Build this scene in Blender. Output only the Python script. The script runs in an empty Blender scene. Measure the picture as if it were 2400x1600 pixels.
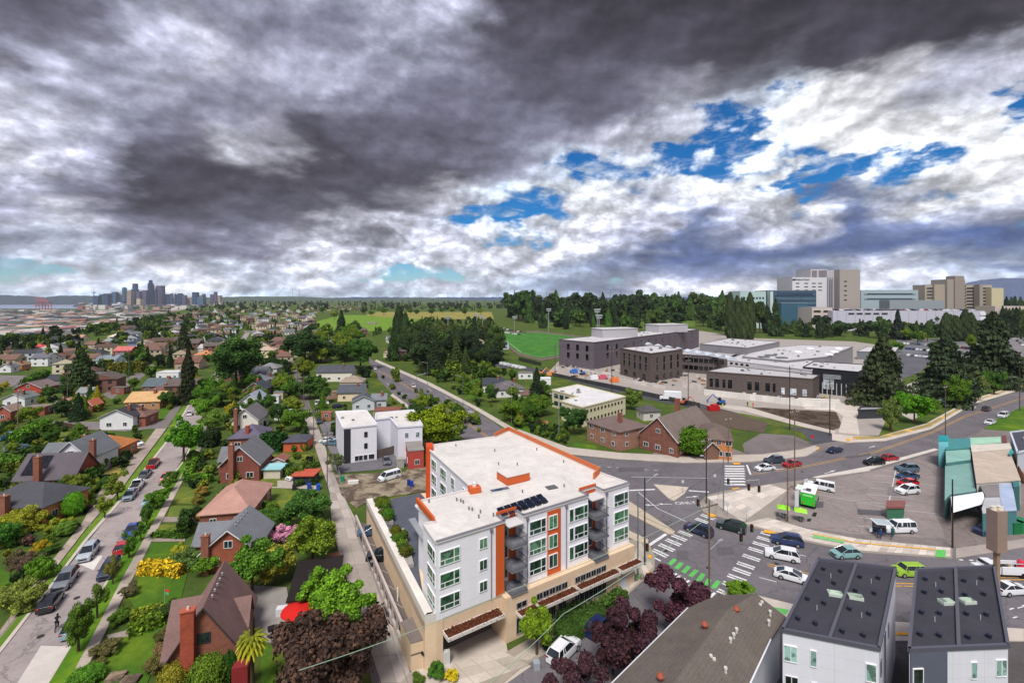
import bpy, math, random
import numpy as np
from mathutils import Vector, Matrix
R = random.Random(11)
S = bpy.context.scene
COL = S.collection
# ---------------------------------------------------------------- camera
F, HC, CX, HY = 1100.0, 40.0, 1200.0, 700.0
cd = bpy.data.cameras.new('camera'); cam = bpy.data.objects.new('camera', cd); COL.objects.link(cam)
cam.location = (0, 0, HC); cam.rotation_euler = (math.radians(90), 0, 0)
cd.sensor_width = 36; cd.lens = 36*F/2400; cd.shift_y = -100/2400; cd.clip_end = 60000; cd.clip_start = .5
S.camera = cam
S.view_settings.view_transform = 'Standard'; S.view_settings.look = 'None'
S.view_settings.gamma = 1; S.view_settings.exposure = .22; S.view_settings.use_curve_mapping = False
S.cycles.max_bounces = 6; S.cycles.diffuse_bounces = 2; S.cycles.glossy_bounces = 2; S.cycles.volume_bounces = 0
S.cycles.use_denoising = True

def lin(c):
    c = c/255.0
    return c/12.92 if c <= .04045 else ((c+.055)/1.055)**2.4
def C(r, g, b): return (lin(r), lin(g), lin(b), 1)

# ---------------------------------------------------------------- sky
W = bpy.data.worlds.new('World'); S.world = W; W.use_nodes = True
nt = W.node_tree; nt.nodes.clear()
def N(t, **k):
    n = nt.nodes.new(t)
    for a, b in k.items(): setattr(n, a, b)
    return n
def lk(a, b): nt.links.new(a, b)
def mth(op, a, b=None, c=None, clamp=False):
    n = N('ShaderNodeMath', operation=op, use_clamp=clamp)
    for i, v in enumerate((a, b, c)):
        if v is None: continue
        if isinstance(v, (int, float)): n.inputs[i].default_value = v
        else: lk(v, n.inputs[i])
    return n.outputs[0]
def vmth(op, a, b=None, scale=None):
    n = N('ShaderNodeVectorMath', operation=op)
    for i, v in enumerate((a, b)):
        if v is None: continue
        if isinstance(v, tuple): n.inputs[i].default_value = v
        else: lk(v, n.inputs[i])
    if scale is not None:
        if isinstance(scale, (int, float)): n.inputs['Scale'].default_value = scale
        else: lk(scale, n.inputs['Scale'])
    return n.outputs[0]
def mrange(v, a, b, c=0., d=1., smooth=True):
    n = N('ShaderNodeMapRange', interpolation_type='SMOOTHSTEP' if smooth else 'LINEAR'); lk(v, n.inputs[0])
    for i, x in zip((1, 2, 3, 4), (a, b, c, d)): n.inputs[i].default_value = x
    return n.outputs[0]
def mixc(f, a, b, blend='MIX'):
    n = N('ShaderNodeMix', data_type='RGBA', blend_type=blend)
    for s, v in ((n.inputs[0], f), (n.inputs[6], a), (n.inputs[7], b)):
        if isinstance(v, (int, float)): s.default_value = v
        elif isinstance(v, tuple): s.default_value = v
        else: lk(v, s)
    return n.outputs[2]
def mixf(f, a, b):
    n = N('ShaderNodeMix', data_type='FLOAT')
    for s, v in ((n.inputs[0], f), (n.inputs[2], a), (n.inputs[3], b)):
        if isinstance(v, (int, float)): s.default_value = v
        else: lk(v, s)
    return n.outputs[0]
def noise(vec, scale, det=6, rough=.55, dist=0., lac=2.):
    n = N('ShaderNodeTexNoise'); lk(vec, n.inputs['Vector'])
    n.inputs['Scale'].default_value = scale; n.inputs['Detail'].default_value = det
    n.inputs['Roughness'].default_value = rough; n.inputs['Distortion'].default_value = dist; n.inputs['Lacunarity'].default_value = lac
    return n.outputs['Fac'], n.outputs['Color']
SUN_EL, SUN_AZ = 56, 192          # azimuth clockwise from +Y (behind the camera, a little left)
PAL = {'D': (64, 61, 70, 1), 'd': (96, 94, 110, 1), 'p': (136, 136, 158, 1), 'l': (180, 182, 204, 1), 'L': (212, 213, 226, 1),
       'W': (250, 251, 255, 1), 'B': (190, 205, 225, .0), 'b': (84, 102, 148, 1), 'c': (190, 205, 220, .12), 'g': (172, 184, 204, .9), 'n': (66, 90, 145, 1),
       'h': (182, 200, 220, .95)}
ROWY = [0, 80, 160, 240, 320, 400, 460, 520, 580, 620, 660, 690]
ROWS = ['ddlplpllDDDDDDDDD', 'ddlppplldDdDDDDDl', 'dllLplpdddDdDddlL', 'LlpppdppddpLBWWWB', 'LlddLDddppLBBWWWW', 'lpDDDDDDpcBWWBBWW',
        'ldDDDDdLcWLbWbLWL', 'pLpdpdLlcLLbLbbbb', 'ggpdpLlLLLbbbbbnn', 'ccLLgLccLgnnbgLgb', 'LLgWgLgLgbLLLWLgg', 'hhhhhhhhhhhhhhhhh']
GRID = np.array([[[lin(PAL[ch][0]), lin(PAL[ch][1]), lin(PAL[ch][2]), PAL[ch][3]] for ch in row] for row in ROWS])
def grid(px, py):
    u = min(max(px/2400*16, 0), 15.999); ys = [y*1.0204 for y in ROWY]
    py = min(max(py, ys[0]), ys[-1]-1e-3); j = max(i for i in range(12) if ys[i] <= py); j = min(j, 10)
    v = (py-ys[j])/(ys[j+1]-ys[j]); i = int(u); u -= i
    return (GRID[j, i]*(1-u)+GRID[j, i+1]*u)*(1-v)+(GRID[j+1, i]*(1-u)+GRID[j+1, i+1]*u)*v
tc = N('ShaderNodeTexCoord'); D = tc.outputs['Generated']
sep = N('ShaderNodeSeparateXYZ'); lk(D, sep.inputs[0])
# cloud plane coordinates flatten towards the horizon, as a real cloud deck does
zz = mth('ADD', mth('MAXIMUM', sep.outputs[2], 0.0), .16)
cmb = N('ShaderNodeCombineXYZ'); lk(mth('DIVIDE', sep.outputs[0], zz), cmb.inputs[0]); lk(mth('DIVIDE', sep.outputs[1], zz), cmb.inputs[1])
PL = cmb.outputs[0]
sc3 = vmth('MULTIPLY', D, (1, 1, 2.4))
w1, w1c = noise(PL, 1.3, 4, .6); w2, w2c = noise(sc3, 8, 6, .55)
off1 = vmth('SUBTRACT', w1c, (.5, .5, .5)); off2 = vmth('SUBTRACT', w2c, (.5, .5, .5))
s1_ = N('ShaderNodeSeparateXYZ'); lk(off1, s1_.inputs[0]); s2_ = N('ShaderNodeSeparateXYZ'); lk(off2, s2_.inputs[0])
az = mth('ARCTAN2', sep.outputs[0], sep.outputs[1])
el = mth('DIVIDE', sep.outputs[2], mth('SQRT', mth('ADD', mth('MULTIPLY', sep.outputs[0], sep.outputs[0]), mth('MULTIPLY', sep.outputs[1], sep.outputs[1]))))
amp = mth('ADD', mth('MULTIPLY', mth('MAXIMUM', el, 0), .9), .05)
azw = mth('ADD', az, mth('ADD', mth('MULTIPLY', s1_.outputs[0], .30), mth('MULTIPLY', s2_.outputs[0], .22)))
elw = mth('ADD', el, mth('MULTIPLY', amp, mth('ADD', mth('MULTIPLY', s1_.outputs[1], .55), mth('MULTIPLY', s2_.outputs[1], .5))))
fac = mth('ADD', mth('DIVIDE', azw, 2*math.pi), .5)
TS = [0, .022, .05, .085, .125, .17, .225, .285, .35, .43, .52, .63]
azs = [math.radians(-47.5+95*i/22) for i in range(23)]
back = (lin(166), lin(166), lin(184), 1)  # cloud colour behind and overhead, out of view, brightened to lift the shadows
prev = None
for t in TS:
    rp = N('ShaderNodeValToRGB'); e = rp.color_ramp.elements; rp.color_ramp.interpolation = 'EASE'
    st = [(-math.pi, back), (-2.2, back), (-1.5, back)]
    for a in azs:
        c = grid(1200+1100*math.tan(a), 700-1100*t/math.cos(a)); st.append((a, tuple(c)))
    st += [(1.5, back), (2.2, back), (math.pi, back)]
    for k, (a, c) in enumerate(st):
        pos = a/(2*math.pi)+.5
        q = e[0] if k == 0 else (e[1] if k == 1 else e.new(pos))
        q.position = pos; q.color = c
    lk(fac, rp.inputs[0])
    if prev is None: colr, alp = rp.outputs[0], rp.outputs[1]
    else:
        f = mrange(elw, prev, t); colr = mixc(f, colr, rp.outputs[0]); alp = mixf(f, alp, rp.outputs[1])
    prev = t
top = mrange(elw, .65, 1.3); colr = mixc(top, colr, back); alp = mixf(top, alp, 1.0)
# fine structure of the clouds: billows lit from above, wisps, ragged edges
sc4 = vmth('MULTIPLY', D, (1, 1, 1.5))
n1, _ = noise(sc4, 8, 10, .56, .1); n1b, _ = noise(vmth('ADD', sc4, (-.008, 0, .02)), 8, 10, .56, .1)
rel = mth('SUBTRACT', n1, n1b)
n2, _ = noise(PL, 1.5, 8, .5, .15)
det = mth('ADD', mth('MULTIPLY', mth('SUBTRACT', n1, .5), .9), mth('MULTIPLY', mth('SUBTRACT', n2, .5), 1.1))
det = mth('ADD', det, mth('MULTIPLY', rel, 3.2))
wv = N('ShaderNodeVectorMath', operation='ADD'); lk(sc4, wv.inputs[0]); lk(vmth('SCALE', off2, scale=.10), wv.inputs[1])
def puff(off):
    v = N('ShaderNodeTexVoronoi', feature='F1'); lk(vmth('ADD', wv.outputs[0], off), v.inputs['Vector']); v.inputs['Scale'].default_value = 15; v.inputs['Detail'].default_value = 3; v.inputs['Roughness'].default_value = .55; v.normalize = True
    return v.outputs['Distance']
pf = puff((0, 0, 0)); pf2 = puff((-.004, 0, .022))
lowb = mrange(el, .42, .12)
det = mth('ADD', det, mth('MULTIPLY', mth('ADD', mth('MULTIPLY', mth('SUBTRACT', .42, pf), .7), mth('MULTIPLY', mth('SUBTRACT', pf2, pf), 2.4)), lowb))
rb = N('ShaderNodeRGBToBW'); lk(colr, rb.inputs[0]); gain = mth('POWER', 2.718, mth('MULTIPLY', det, mrange(rb.outputs[0], .06, .55, .62, 1.3)))
cl = vmth('SCALE', colr, scale=mth('MULTIPLY', gain, .92))
# light cloud saturates towards white, thin edges let the sun through
cov = mth('ADD', mth('SUBTRACT', alp, .56), mth('ADD', mth('MULTIPLY', mth('SUBTRACT', n2, .5), .9), mth('MULTIPLY', mth('SUBTRACT', n1, .5), 1.5)))
cov = mrange(mth('SUBTRACT', cov, mth('MULTIPLY', mth('SUBTRACT', pf, .42), .5)), -.09, .17)
nw, _ = noise(vmth('MULTIPLY', D, (1, 1, 3)), 16, 9, .62, .6)
cov = mth('MAXIMUM', cov, mth('MULTIPLY', mrange(nw, .47, .72), .75))
sky = N('ShaderNodeTexSky', sky_type='NISHITA', sun_disc=False); sky.sun_elevation = math.radians(SUN_EL); sky.sun_rotation = math.radians(SUN_AZ)
sky.air_density = 1.0; sky.dust_density = .3; sky.ozone_density = 2.5
skyc = mixc(1.0, sky.outputs[0], (.035, .44, .82, 1), 'MULTIPLY')
low = mrange(el, .0, .16)
skyc = mixc(low, mixc(1.0, sky.outputs[0], (.5, .82, 1.0, 1), 'MULTIPLY'), skyc)
BG = .1
clb = vmth('SCALE', cl, scale=1/BG)
fin = mixc(cov, skyc, clb)
bg = N('ShaderNodeBackground'); bg.inputs[1].default_value = BG; lk(fin, bg.inputs[0])
wo = N('ShaderNodeOutputWorld'); lk(bg.outputs[0], wo.inputs[0])
W.cycles.sampling_method = 'MANUAL'; W.cycles.sample_map_resolution = 256
# ---------------------------------------------------------------- sun through thin cloud
sd = bpy.data.lights.new('sun', 'SUN'); sd.energy = 3.6; sd.angle = math.radians(20); sd.color = (1, .96, .9)
so = bpy.data.objects.new('sun', sd); COL.objects.link(so)
sv = Vector((math.sin(math.radians(SUN_AZ))*math.cos(math.radians(SUN_EL)), math.cos(math.radians(SUN_AZ))*math.cos(math.radians(SUN_EL)), math.sin(math.radians(SUN_EL))))
so.rotation_euler = sv.to_track_quat('Z', 'Y').to_euler()

# ================================================================ helpers
def G(px, py, z=0.):
    d = (HC-z)*F/(py-HY); return Vector(((px-CX)/F*d, d, z))
def V(px, py, d): return Vector(((px-CX)/F*d, d, HC-(py-HY)*d/F))
ORG = {}
def tag(o, label=None, cat=None, group=None, kind=None):
    if label: o['label'] = label
    if cat: o['category'] = cat
    if group: o['group'] = group
    if kind: o['kind'] = kind
    return o
def thing(name, label, cat, loc=(0, 0, 0), rz=0, group=None):
    o = bpy.data.objects.new(name, None); COL.objects.link(o); o.location = loc; o.rotation_euler = (0, 0, rz)
    o.empty_display_size = .3
    ORG[o.name] = Vector(loc); return tag(o, label, cat, group)
class MB:
    def __init__(s): s.v = []; s.f = []
    def poly(s, pts):
        n = len(s.v); s.v += [tuple(p) for p in pts]; s.f.append(tuple(range(n, n+len(pts)))); return s
    def box(s, c, sz, rz=0, m=None):
        x, y, z = sz[0]/2, sz[1]/2, sz[2]/2; n = len(s.v); ca, sa = math.cos(rz), math.sin(rz)
        for dx, dy, dz in ((-x, -y, -z), (x, -y, -z), (x, y, -z), (-x, y, -z), (-x, -y, z), (x, -y, z), (x, y, z), (-x, y, z)):
            s.v.append((c[0]+dx*ca-dy*sa, c[1]+dx*sa+dy*ca, c[2]+dz))
        s.f += [(n, n+3, n+2, n+1), (n+4, n+5, n+6, n+7), (n, n+1, n+5, n+4), (n+1, n+2, n+6, n+5), (n+2, n+3, n+7, n+6), (n+3, n, n+4, n+7)]
        return s
    def prism(s, pts, z0, z1):
        pts = [(p[0], p[1]) for p in pts]
        a = sum(pts[i][0]*pts[(i+1) % len(pts)][1]-pts[(i+1) % len(pts)][0]*pts[i][1] for i in range(len(pts)))
        if a < 0: pts = pts[::-1]
        n = len(s.v); k = len(pts)
        s.v += [(p[0], p[1], z0) for p in pts]+[(p[0], p[1], z1) for p in pts]
        s.f.append(tuple(range(n+k-1, n-1, -1))); s.f.append(tuple(range(n+k, n+2*k)))
        for i in range(k): j = (i+1) % k; s.f.append((n+i, n+j, n+k+j, n+k+i))
        return s
    def tube(s, p, q, r, n=6, r2=None):
        p, q = Vector(p), Vector(q); d = (q-p)
        if d.length < 1e-6: return s
        d.normalize(); a = d.orthogonal().normalized(); b = d.cross(a); k = len(s.v); r2 = r if r2 is None else r2
        for c, rr in ((p, r), (q, r2)):
            for i in range(n):
                t = 2*math.pi*i/n; s.v.append(tuple(c+(a*math.cos(t)+b*math.sin(t))*rr))
        for i in range(n): j = (i+1) % n; s.f.append((k+i, k+j, k+n+j, k+n+i))
        s.f.append(tuple(range(k+n-1, k-1, -1))); s.f.append(tuple(range(k+n, k+2*n))); return s
    def lathe(s, c, prof, n=12):
        k = len(s.v)
        for r, z in prof:
            for i in range(n): t = 2*math.pi*i/n; s.v.append((c[0]+r*math.cos(t), c[1]+r*math.sin(t), c[2]+z))
        for m in range(len(prof)-1):
            for i in range(n): j = (i+1) % n; s.f.append((k+m*n+i, k+m*n+j, k+m*n+n+j, k+m*n+n+i))
        s.f.append(tuple(k+i for i in range(n))[::-1]); s.f.append(tuple(k+(len(prof)-1)*n+i for i in range(n))); return s
    def build(s, name, mat, parent=None, color=None, smooth=False, base=None):
        me = bpy.data.meshes.new(name); o_ = Vector((0, 0, 0))
        if parent is not None: o_ = ORG.get(parent.name, o_)
        if base is not None: o_ = Vector(base)
        me.from_pydata([(v[0]-o_[0], v[1]-o_[1], v[2]-o_[2]) for v in s.v], [], s.f)
        if smooth: me.polygons.foreach_set('use_smooth', [True]*len(me.polygons))
        me.materials.append(mat); o = bpy.data.objects.new(name, me); COL.objects.link(o)
        if color: o.color = color
        if parent is not None:
            o.parent = parent; ORG[o.name] = o_
        if base is not None: o.location = base; ORG[o.name] = o_
        return o
def inst(src, name=None, parent=None, loc=(0, 0, 0), rot=(0, 0, 0), scale=(1, 1, 1), color=None):
    o = src.copy()
    if name: o.name = name
    COL.objects.link(o); o.parent = parent; o.location = loc; o.rotation_euler = rot; o.scale = scale
    if color: o.color = color
    return o
KIDS = {}
def kids(o):
    if o.name not in KIDS: KIDS[o.name] = list(o.children)
    return KIDS[o.name]
def tree_copy(src, loc, rz, color=None, label=None, group=None, scale=None, recolor=('body',)):
    r = src.copy(); COL.objects.link(r); r.location = loc; r.rotation_euler = (0, 0, rz)
    if scale: r.scale = scale
    if label: r['label'] = label
    if group: r['group'] = group
    for ch in kids(src):
        c = ch.copy(); COL.objects.link(c); c.parent = r
        if color and any(c.name.startswith(x) for x in recolor): c.color = color
        for g in kids(ch):
            d = g.copy(); COL.objects.link(d); d.parent = c
    return r

# ---------------------------------------------------------------- materials
def mat(name, rough=.7, metal=0., spec=.3, build=None, coat=0.):
    m = bpy.data.materials.new(name); m.use_nodes = True; t = m.node_tree
    b = t.nodes['Principled BSDF']; b.inputs['Roughness'].default_value = rough; b.inputs['Metallic'].default_value = metal
    b.inputs['Specular IOR Level'].default_value = spec; b.inputs['Coat Weight'].default_value = coat
    global nt; nt = t
    oi = N('ShaderNodeObjectInfo'); col = oi.outputs['Color']; tc = N('ShaderNodeTexCoord')
    ge = N('ShaderNodeNewGeometry')
    if build: col = build(col, tc, ge, oi, b)
    lk(col, b.inputs['Base Color']); return m
def mul(col, f):
    return vmth('SCALE', col, scale=f)
def bump(b, h, st=.3, dist=.05):
    n = N('ShaderNodeBump'); n.inputs['Strength'].default_value = st; n.inputs['Distance'].default_value = dist
    lk(h, n.inputs['Height']); lk(n.outputs[0], b.inputs['Normal'])
def f_plain(a=.12, sc=.6, sc2=6):
    def f(col, tc, ge, oi, b):
        n, _ = noise(ge.outputs['Position'], sc, 5, .6); n2, _ = noise(ge.outputs['Position'], sc2, 4, .6)
        g = mth('ADD', mth('MULTIPLY', mth('SUBTRACT', n, .5), a*3), mth('ADD', mth('MULTIPLY', mth('SUBTRACT', n2, .5), a*1.6), 1.0))
        return mul(col, g)
    return f
def wallcoord(ge):
    sp = N('ShaderNodeSeparateXYZ'); lk(ge.outputs['Position'], sp.inputs[0])
    c = N('ShaderNodeCombineXYZ'); lk(mth('ADD', mth('MULTIPLY', sp.outputs[0], .8), mth('MULTIPLY', sp.outputs[1], .6)), c.inputs[0]); lk(sp.outputs[2], c.inputs[1])
    return c.outputs[0], sp
def f_brick(col, tc, ge, oi, b):
    wc, sp = wallcoord(ge); br = N('ShaderNodeTexBrick'); lk(wc, br.inputs['Vector'])
    br.inputs['Scale'].default_value = 1; br.inputs['Brick Width'].default_value = .26; br.inputs['Row Height'].default_value = .09; br.inputs['Mortar Size'].default_value = .012
    br.inputs['Color1'].default_value = (.75, .75, .75, 1); br.inputs['Color2'].default_value = (1.25, 1.2, 1.15, 1); br.inputs['Mortar'].default_value = (1.3, 1.4, 1.5, 1)
    n, _ = noise(ge.outputs['Position'], .9, 5, .6)
    return mul(mixc(1.0, col, br.outputs[0], 'MULTIPLY'), mth('ADD', mth('MULTIPLY', n, .7), .65))
def f_siding(col, tc, ge, oi, b):
    wc, sp = wallcoord(ge); fr = mth('FRACT', mth('MULTIPLY', sp.outputs[2], 4.5)); ln = mrange(fr, .0, .16, .8, 1.0)
    bump(b, mth('FRACT', mth('MULTIPLY', sp.outputs[2], 4.5)), .35, .02)
    n, _ = noise(ge.outputs['Position'], .7, 5, .65); return mul(mul(col, ln), mth('ADD', mth('MULTIPLY', n, .24), .88))
def f_panel(col, tc, ge, oi, b):
    # cladding boards: fine joints
    wc, sp = wallcoord(ge); fr = mth('FRACT', mth('MULTIPLY', sp.outputs[2], .83)); s2 = N('ShaderNodeSeparateXYZ'); lk(wc, s2.inputs[0]); fv = mth('FRACT', mth('MULTIPLY', s2.outputs[0], .42)); ln = mth('MULTIPLY', mrange(fr, .0, .03, .72, 1.0), mrange(fv, .0, .025, .78, 1.0))
    n, _ = noise(ge.outputs['Position'], .5, 6, .65)
    st = N('ShaderNodeVectorMath', operation='MULTIPLY'); lk(ge.outputs['Position'], st.inputs[0]); st.inputs[1].default_value = (2.5, 2.5, .15)
    n2, _ = noise(st.outputs[0], 1, 5, .6)
    return mul(mul(col, ln), mth('ADD', mth('ADD', mth('MULTIPLY', n, .16), mth('MULTIPLY', n2, .14)), .85))
def f_shingle(col, tc, ge, oi, b):
    p = ge.outputs['Position']; n, _ = noise(p, .45, 6, .7); n2, _ = noise(p, 5, 5, .75); n3, _ = noise(vmth('MULTIPLY', p, (1, 1, 9)), 2.2, 3, .6)
    g = mth('ADD', mth('ADD', mth('MULTIPLY', n, .7), mth('MULTIPLY', n2, .8)), mth('MULTIPLY', n3, .35))
    bump(b, n2, .25, .03)
    sp = N('ShaderNodeSeparateXYZ'); lk(p, sp.inputs[0]); fr = mrange(mth('FRACT', mth('MULTIPLY', sp.outputs[2], 5.5)), 0, .25, .82, 1.0)
    return mul(mul(col, mth('ADD', g, .05)), fr)
def f_flatroof(col, tc, ge, oi, b):
    p = ge.outputs['Position']; n, _ = noise(p, .16, 8, .72, 1.6); n2, _ = noise(p, 1.6, 6, .7); n3, _ = noise(p, 14, 3, .6)
    g = mth('ADD', mth('ADD', mth('MULTIPLY', n, .8), mth('MULTIPLY', n2, .35)), mth('ADD', mth('MULTIPLY', n3, .12), .34)); return mul(col, g)
def f_asphalt(col, tc, ge, oi, b):
    p = ge.outputs['Position']; n, _ = noise(p, .09, 8, .62, .8); n2, _ = noise(p, 1.3, 8, .75, .3); n3, _ = noise(p, 25, 3, .7)
    v = N('ShaderNodeTexVoronoi', feature='DISTANCE_TO_EDGE'); lk(vmth('ADD', p, vmth('SCALE', _, scale=.02)), v.inputs['Vector']); v.inputs['Scale'].default_value = .13
    v2 = N('ShaderNodeVectorMath', operation='ADD'); lk(p, v2.inputs[0]); nn, nc = noise(p, .7, 5, .7); lk(vmth('SCALE', nc, scale=1.6), v2.inputs[1]); nt.links.new(v2.outputs[0], v.inputs['Vector'])
    crack = mrange(v.outputs['Distance'], .0, .012, .62, 1.0)
    g = mth('ADD', mth('ADD', mth('MULTIPLY', n, 1.0), mth('MULTIPLY', n2, .8)), mth('ADD', mth('MULTIPLY', n3, .35), -.06)); return mul(mul(col, g), crack)
def f_concrete(col, tc, ge, oi, b):
    p = ge.outputs['Position']; n, _ = noise(p, .35, 8, .65, .6); n2, _ = noise(p, 3, 6, .7); rnd = oi.outputs['Random']
    g = mth('ADD', mth('ADD', mth('MULTIPLY', n, .55), mth('MULTIPLY', n2, .35)), mth('ADD', mth('MULTIPLY', rnd, .2), .45)); return mul(col, g)
def f_grass(col, tc, ge, oi, b):
    p = ge.outputs['Position']; n, _ = noise(p, .12, 6, .65, .5); n2, _ = noise(p, 1.1, 8, .75, .5); n3, _ = noise(p, 9, 4, .7)
    g = mth('ADD', mth('ADD', mth('MULTIPLY', n, .6), mth('MULTIPLY', n2, .9)), mth('MULTIPLY', n3, .7))
    bump(b, n3, .6, .12)
    return mixc(mrange(n, .48, .68), mul(col, g), mul(mixc(1.0, col, (1.9, 1.35, 1.0, 1), 'MULTIPLY'), g))
def f_bare(col, tc, ge, oi, b):
    p = ge.outputs['Position']; n, _ = noise(p, .25, 7, .7, .5); n2, _ = noise(p, 3, 7, .75, .5)
    bump(b, n2, .7, .25)
    return mul(mixc(mrange(n, .42, .58), col, C(92, 80, 70)), mth('ADD', mth('MULTIPLY', n2, 1.4), .3))
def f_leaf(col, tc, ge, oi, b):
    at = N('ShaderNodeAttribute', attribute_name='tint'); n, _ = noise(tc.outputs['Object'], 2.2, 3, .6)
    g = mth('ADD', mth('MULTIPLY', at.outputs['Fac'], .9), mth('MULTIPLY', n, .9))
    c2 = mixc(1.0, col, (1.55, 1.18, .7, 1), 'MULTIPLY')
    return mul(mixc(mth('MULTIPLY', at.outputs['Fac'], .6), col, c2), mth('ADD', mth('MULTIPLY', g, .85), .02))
def f_var(col, tc, ge, oi, b):
    n, _ = noise(ge.outputs['Position'], 1.1, 3, .6); wc, sp = wallcoord(ge); bl = mrange(n, .44, .5, .55, 1.35)
    return mul(col, mth('MULTIPLY', bl, mth('ADD', mth('MULTIPLY', oi.outputs['Random'], .5), .75)))
def f_mark(col, tc, ge, oi, b):
    p = ge.outputs['Position']; n, _ = noise(p, 3.5, 7, .75, .5); return mixc(mrange(n, .53, .64), mul(col, mth('ADD', mth('MULTIPLY', n, .5), .7)), C(95, 93, 96))
def f_tower(col, tc, ge, oi, b):
    wc, sp = wallcoord(ge); a = mrange(mth('FRACT', mth('MULTIPLY', sp.outputs[2], .055)), .45, .55, .62, 1.1); n, _ = noise(ge.outputs['Position'], .02, 4, .6)
    return mul(mul(col, a), mth('ADD', mth('MULTIPLY', n, .7), .65))
def f_far(col, tc, ge, oi, b):
    p = ge.outputs['Position']; n, _ = noise(p, .004, 8, .75, .5); n2, _ = noise(p, .03, 6, .8)
    return mixc(mrange(n2, .56, .66), mul(col, mth('ADD', n, .5)), C(150, 140, 135))
M = {}
M['paint'] = mat('painted_surface', .65, build=f_plain(.07))
M['stucco'] = mat('stucco', .85, build=f_plain(.12, .8, 9))
M['brick'] = mat('brickwork', .85, build=f_brick)
M['siding'] = mat('lap_siding', .6, build=f_siding)
M['panel'] = mat('cladding', .6, build=f_panel)
M['shingle'] = mat('roof_shingles', .9, spec=.15, build=f_shingle)
M['flatroof'] = mat('membrane_roof', .85, spec=.15, build=f_flatroof)
M['asphalt'] = mat('asphalt', .9, spec=.2, build=f_asphalt)
M['concrete'] = mat('concrete', .88, spec=.2, build=f_concrete)
M['grass'] = mat('grass', .95, spec=.1, build=f_grass)
M['bare'] = mat('planting_soil', .95, spec=.1, build=f_bare)
M['leaf'] = mat('foliage', .75, spec=.18, build=f_leaf)
M['bark'] = mat('bark', .95, spec=.1, build=f_plain(.25, 2, 12))
M['glass'] = mat('window_glass', .06, spec=.8, build=f_var)
M['metal'] = mat('bare_metal', .4, .7, .5, build=f_plain(.1))
M['plain'] = mat('plain_material', .6, build=f_plain(.06))
M['gloss'] = mat('car_paint', .22, .0, .5, coat=.8, build=f_plain(.03))
M['rubber'] = mat('rubber', .9)
M['mark'] = mat('road_paint', .7, build=f_mark)
M['tower'] = mat('tower_facade', .5, build=f_tower)
M['far'] = mat('far_city', .9, spec=.1, build=f_far)
M['water'] = mat('water', .25, spec=.5, build=f_plain(.1, .01, .1))
M['fabric'] = mat('fabric', .9, build=f_plain(.08))
# ================================================================ ground and streets
GREEN = C(62, 96, 26); LAWN = C(92, 138, 34)
RX = [(200, -430), (410, -445), (684, -560), (1185, -862), (1925, -1277), (3850, -2240), (9000, -5000)]
def ridge(y):
    if y <= RX[0][0]: return RX[0][1]
    for (a, b), (c, d) in zip(RX, RX[1:]):
        if y <= c: return b+(d-b)*(y-a)/(c-a)
    return RX[-1][1]
def height(x, y):
    t = min(max((ridge(y)-x)/(90+abs(y)*.12), 0), 1); return -60*t*t*(3-2*t)
me = bpy.data.meshes.new('ground')
xs = sorted(set([round(v) for v in np.concatenate([np.linspace(-9000, -700, 60), np.linspace(-700, 700, 15), np.linspace(700, 9000, 12), [-12500, 12500]])]))
ys = sorted(set([round(v) for v in np.concatenate([[-12000, -5000, -2000, -300], np.linspace(0, 2000, 41), np.linspace(2000, 9000, 36), [11000, 12500]])]))
vs = [(x, y, height(x, y)-.03) for y in ys for x in xs]; nx = len(xs)
fs = [(j*nx+i, j*nx+i+1, (j+1)*nx+i+1, (j+1)*nx+i) for j in range(len(ys)-1) for i in range(nx-1)]
me.from_pydata(vs, [], fs); me.materials.append(M['grass']); go = bpy.data.objects.new('ground', me); COL.objects.link(go); go.color = C(66, 84, 36); tag(go, kind='structure')
def struct(name, mb, m, color=None, parent=None):
    o = mb.build(name, M[m], parent, color)
    if parent is None: tag(o, kind='structure')
    return o
EPS = 0
def flat(name, pts, z, m, color, kind='structure', h=0):
    """ground polygon given by photo pixels, laid at height z in the place"""
    global EPS
    EPS = (EPS+1) % 40
    if m != 'mark': z += EPS*.0011
    mb = MB(); P = [G(x, y, z) for x, y in pts]
    if h: mb.prism(P, z-h, z)
    else:
        a = sum(P[i][0]*P[(i+1) % len(P)][1]-P[(i+1) % len(P)][0]*P[i][1] for i in range(len(P)))
        mb.poly(P if a > 0 else P[::-1])
    return tag(mb.build(name, M[m], None, color), kind=kind)
ASPH = C(104, 100, 104); ASPH2 = C(120, 112, 112); CONC = C(186, 176, 166); WALK = C(168, 156, 145)
def interp(line, t):
    # line: px points; parameter by world arc fraction
    P = [G(x, y) for x, y in line]; L = [0]
    for a, b in zip(P, P[1:]): L.append(L[-1]+(b-a).length)
    s = t*L[-1]
    for i in range(len(P)-1):
        if s <= L[i+1]+1e-9: return P[i].lerp(P[i+1], (s-L[i])/max(L[i+1]-L[i], 1e-9))
    return P[-1]
def ribbon(name, left, right, z, m, color, h=0):
    n = 24; mb = MB(); A = [interp(left, i/n) for i in range(n+1)]; B = [interp(right, i/n) for i in range(n+1)]
    if h: mb.prism(A+B[::-1], z-h, z)
    else: mb.prism(A+B[::-1], z-.05, z)
    return tag(mb.build(name, M[m], None, color), kind='structure')
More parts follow.
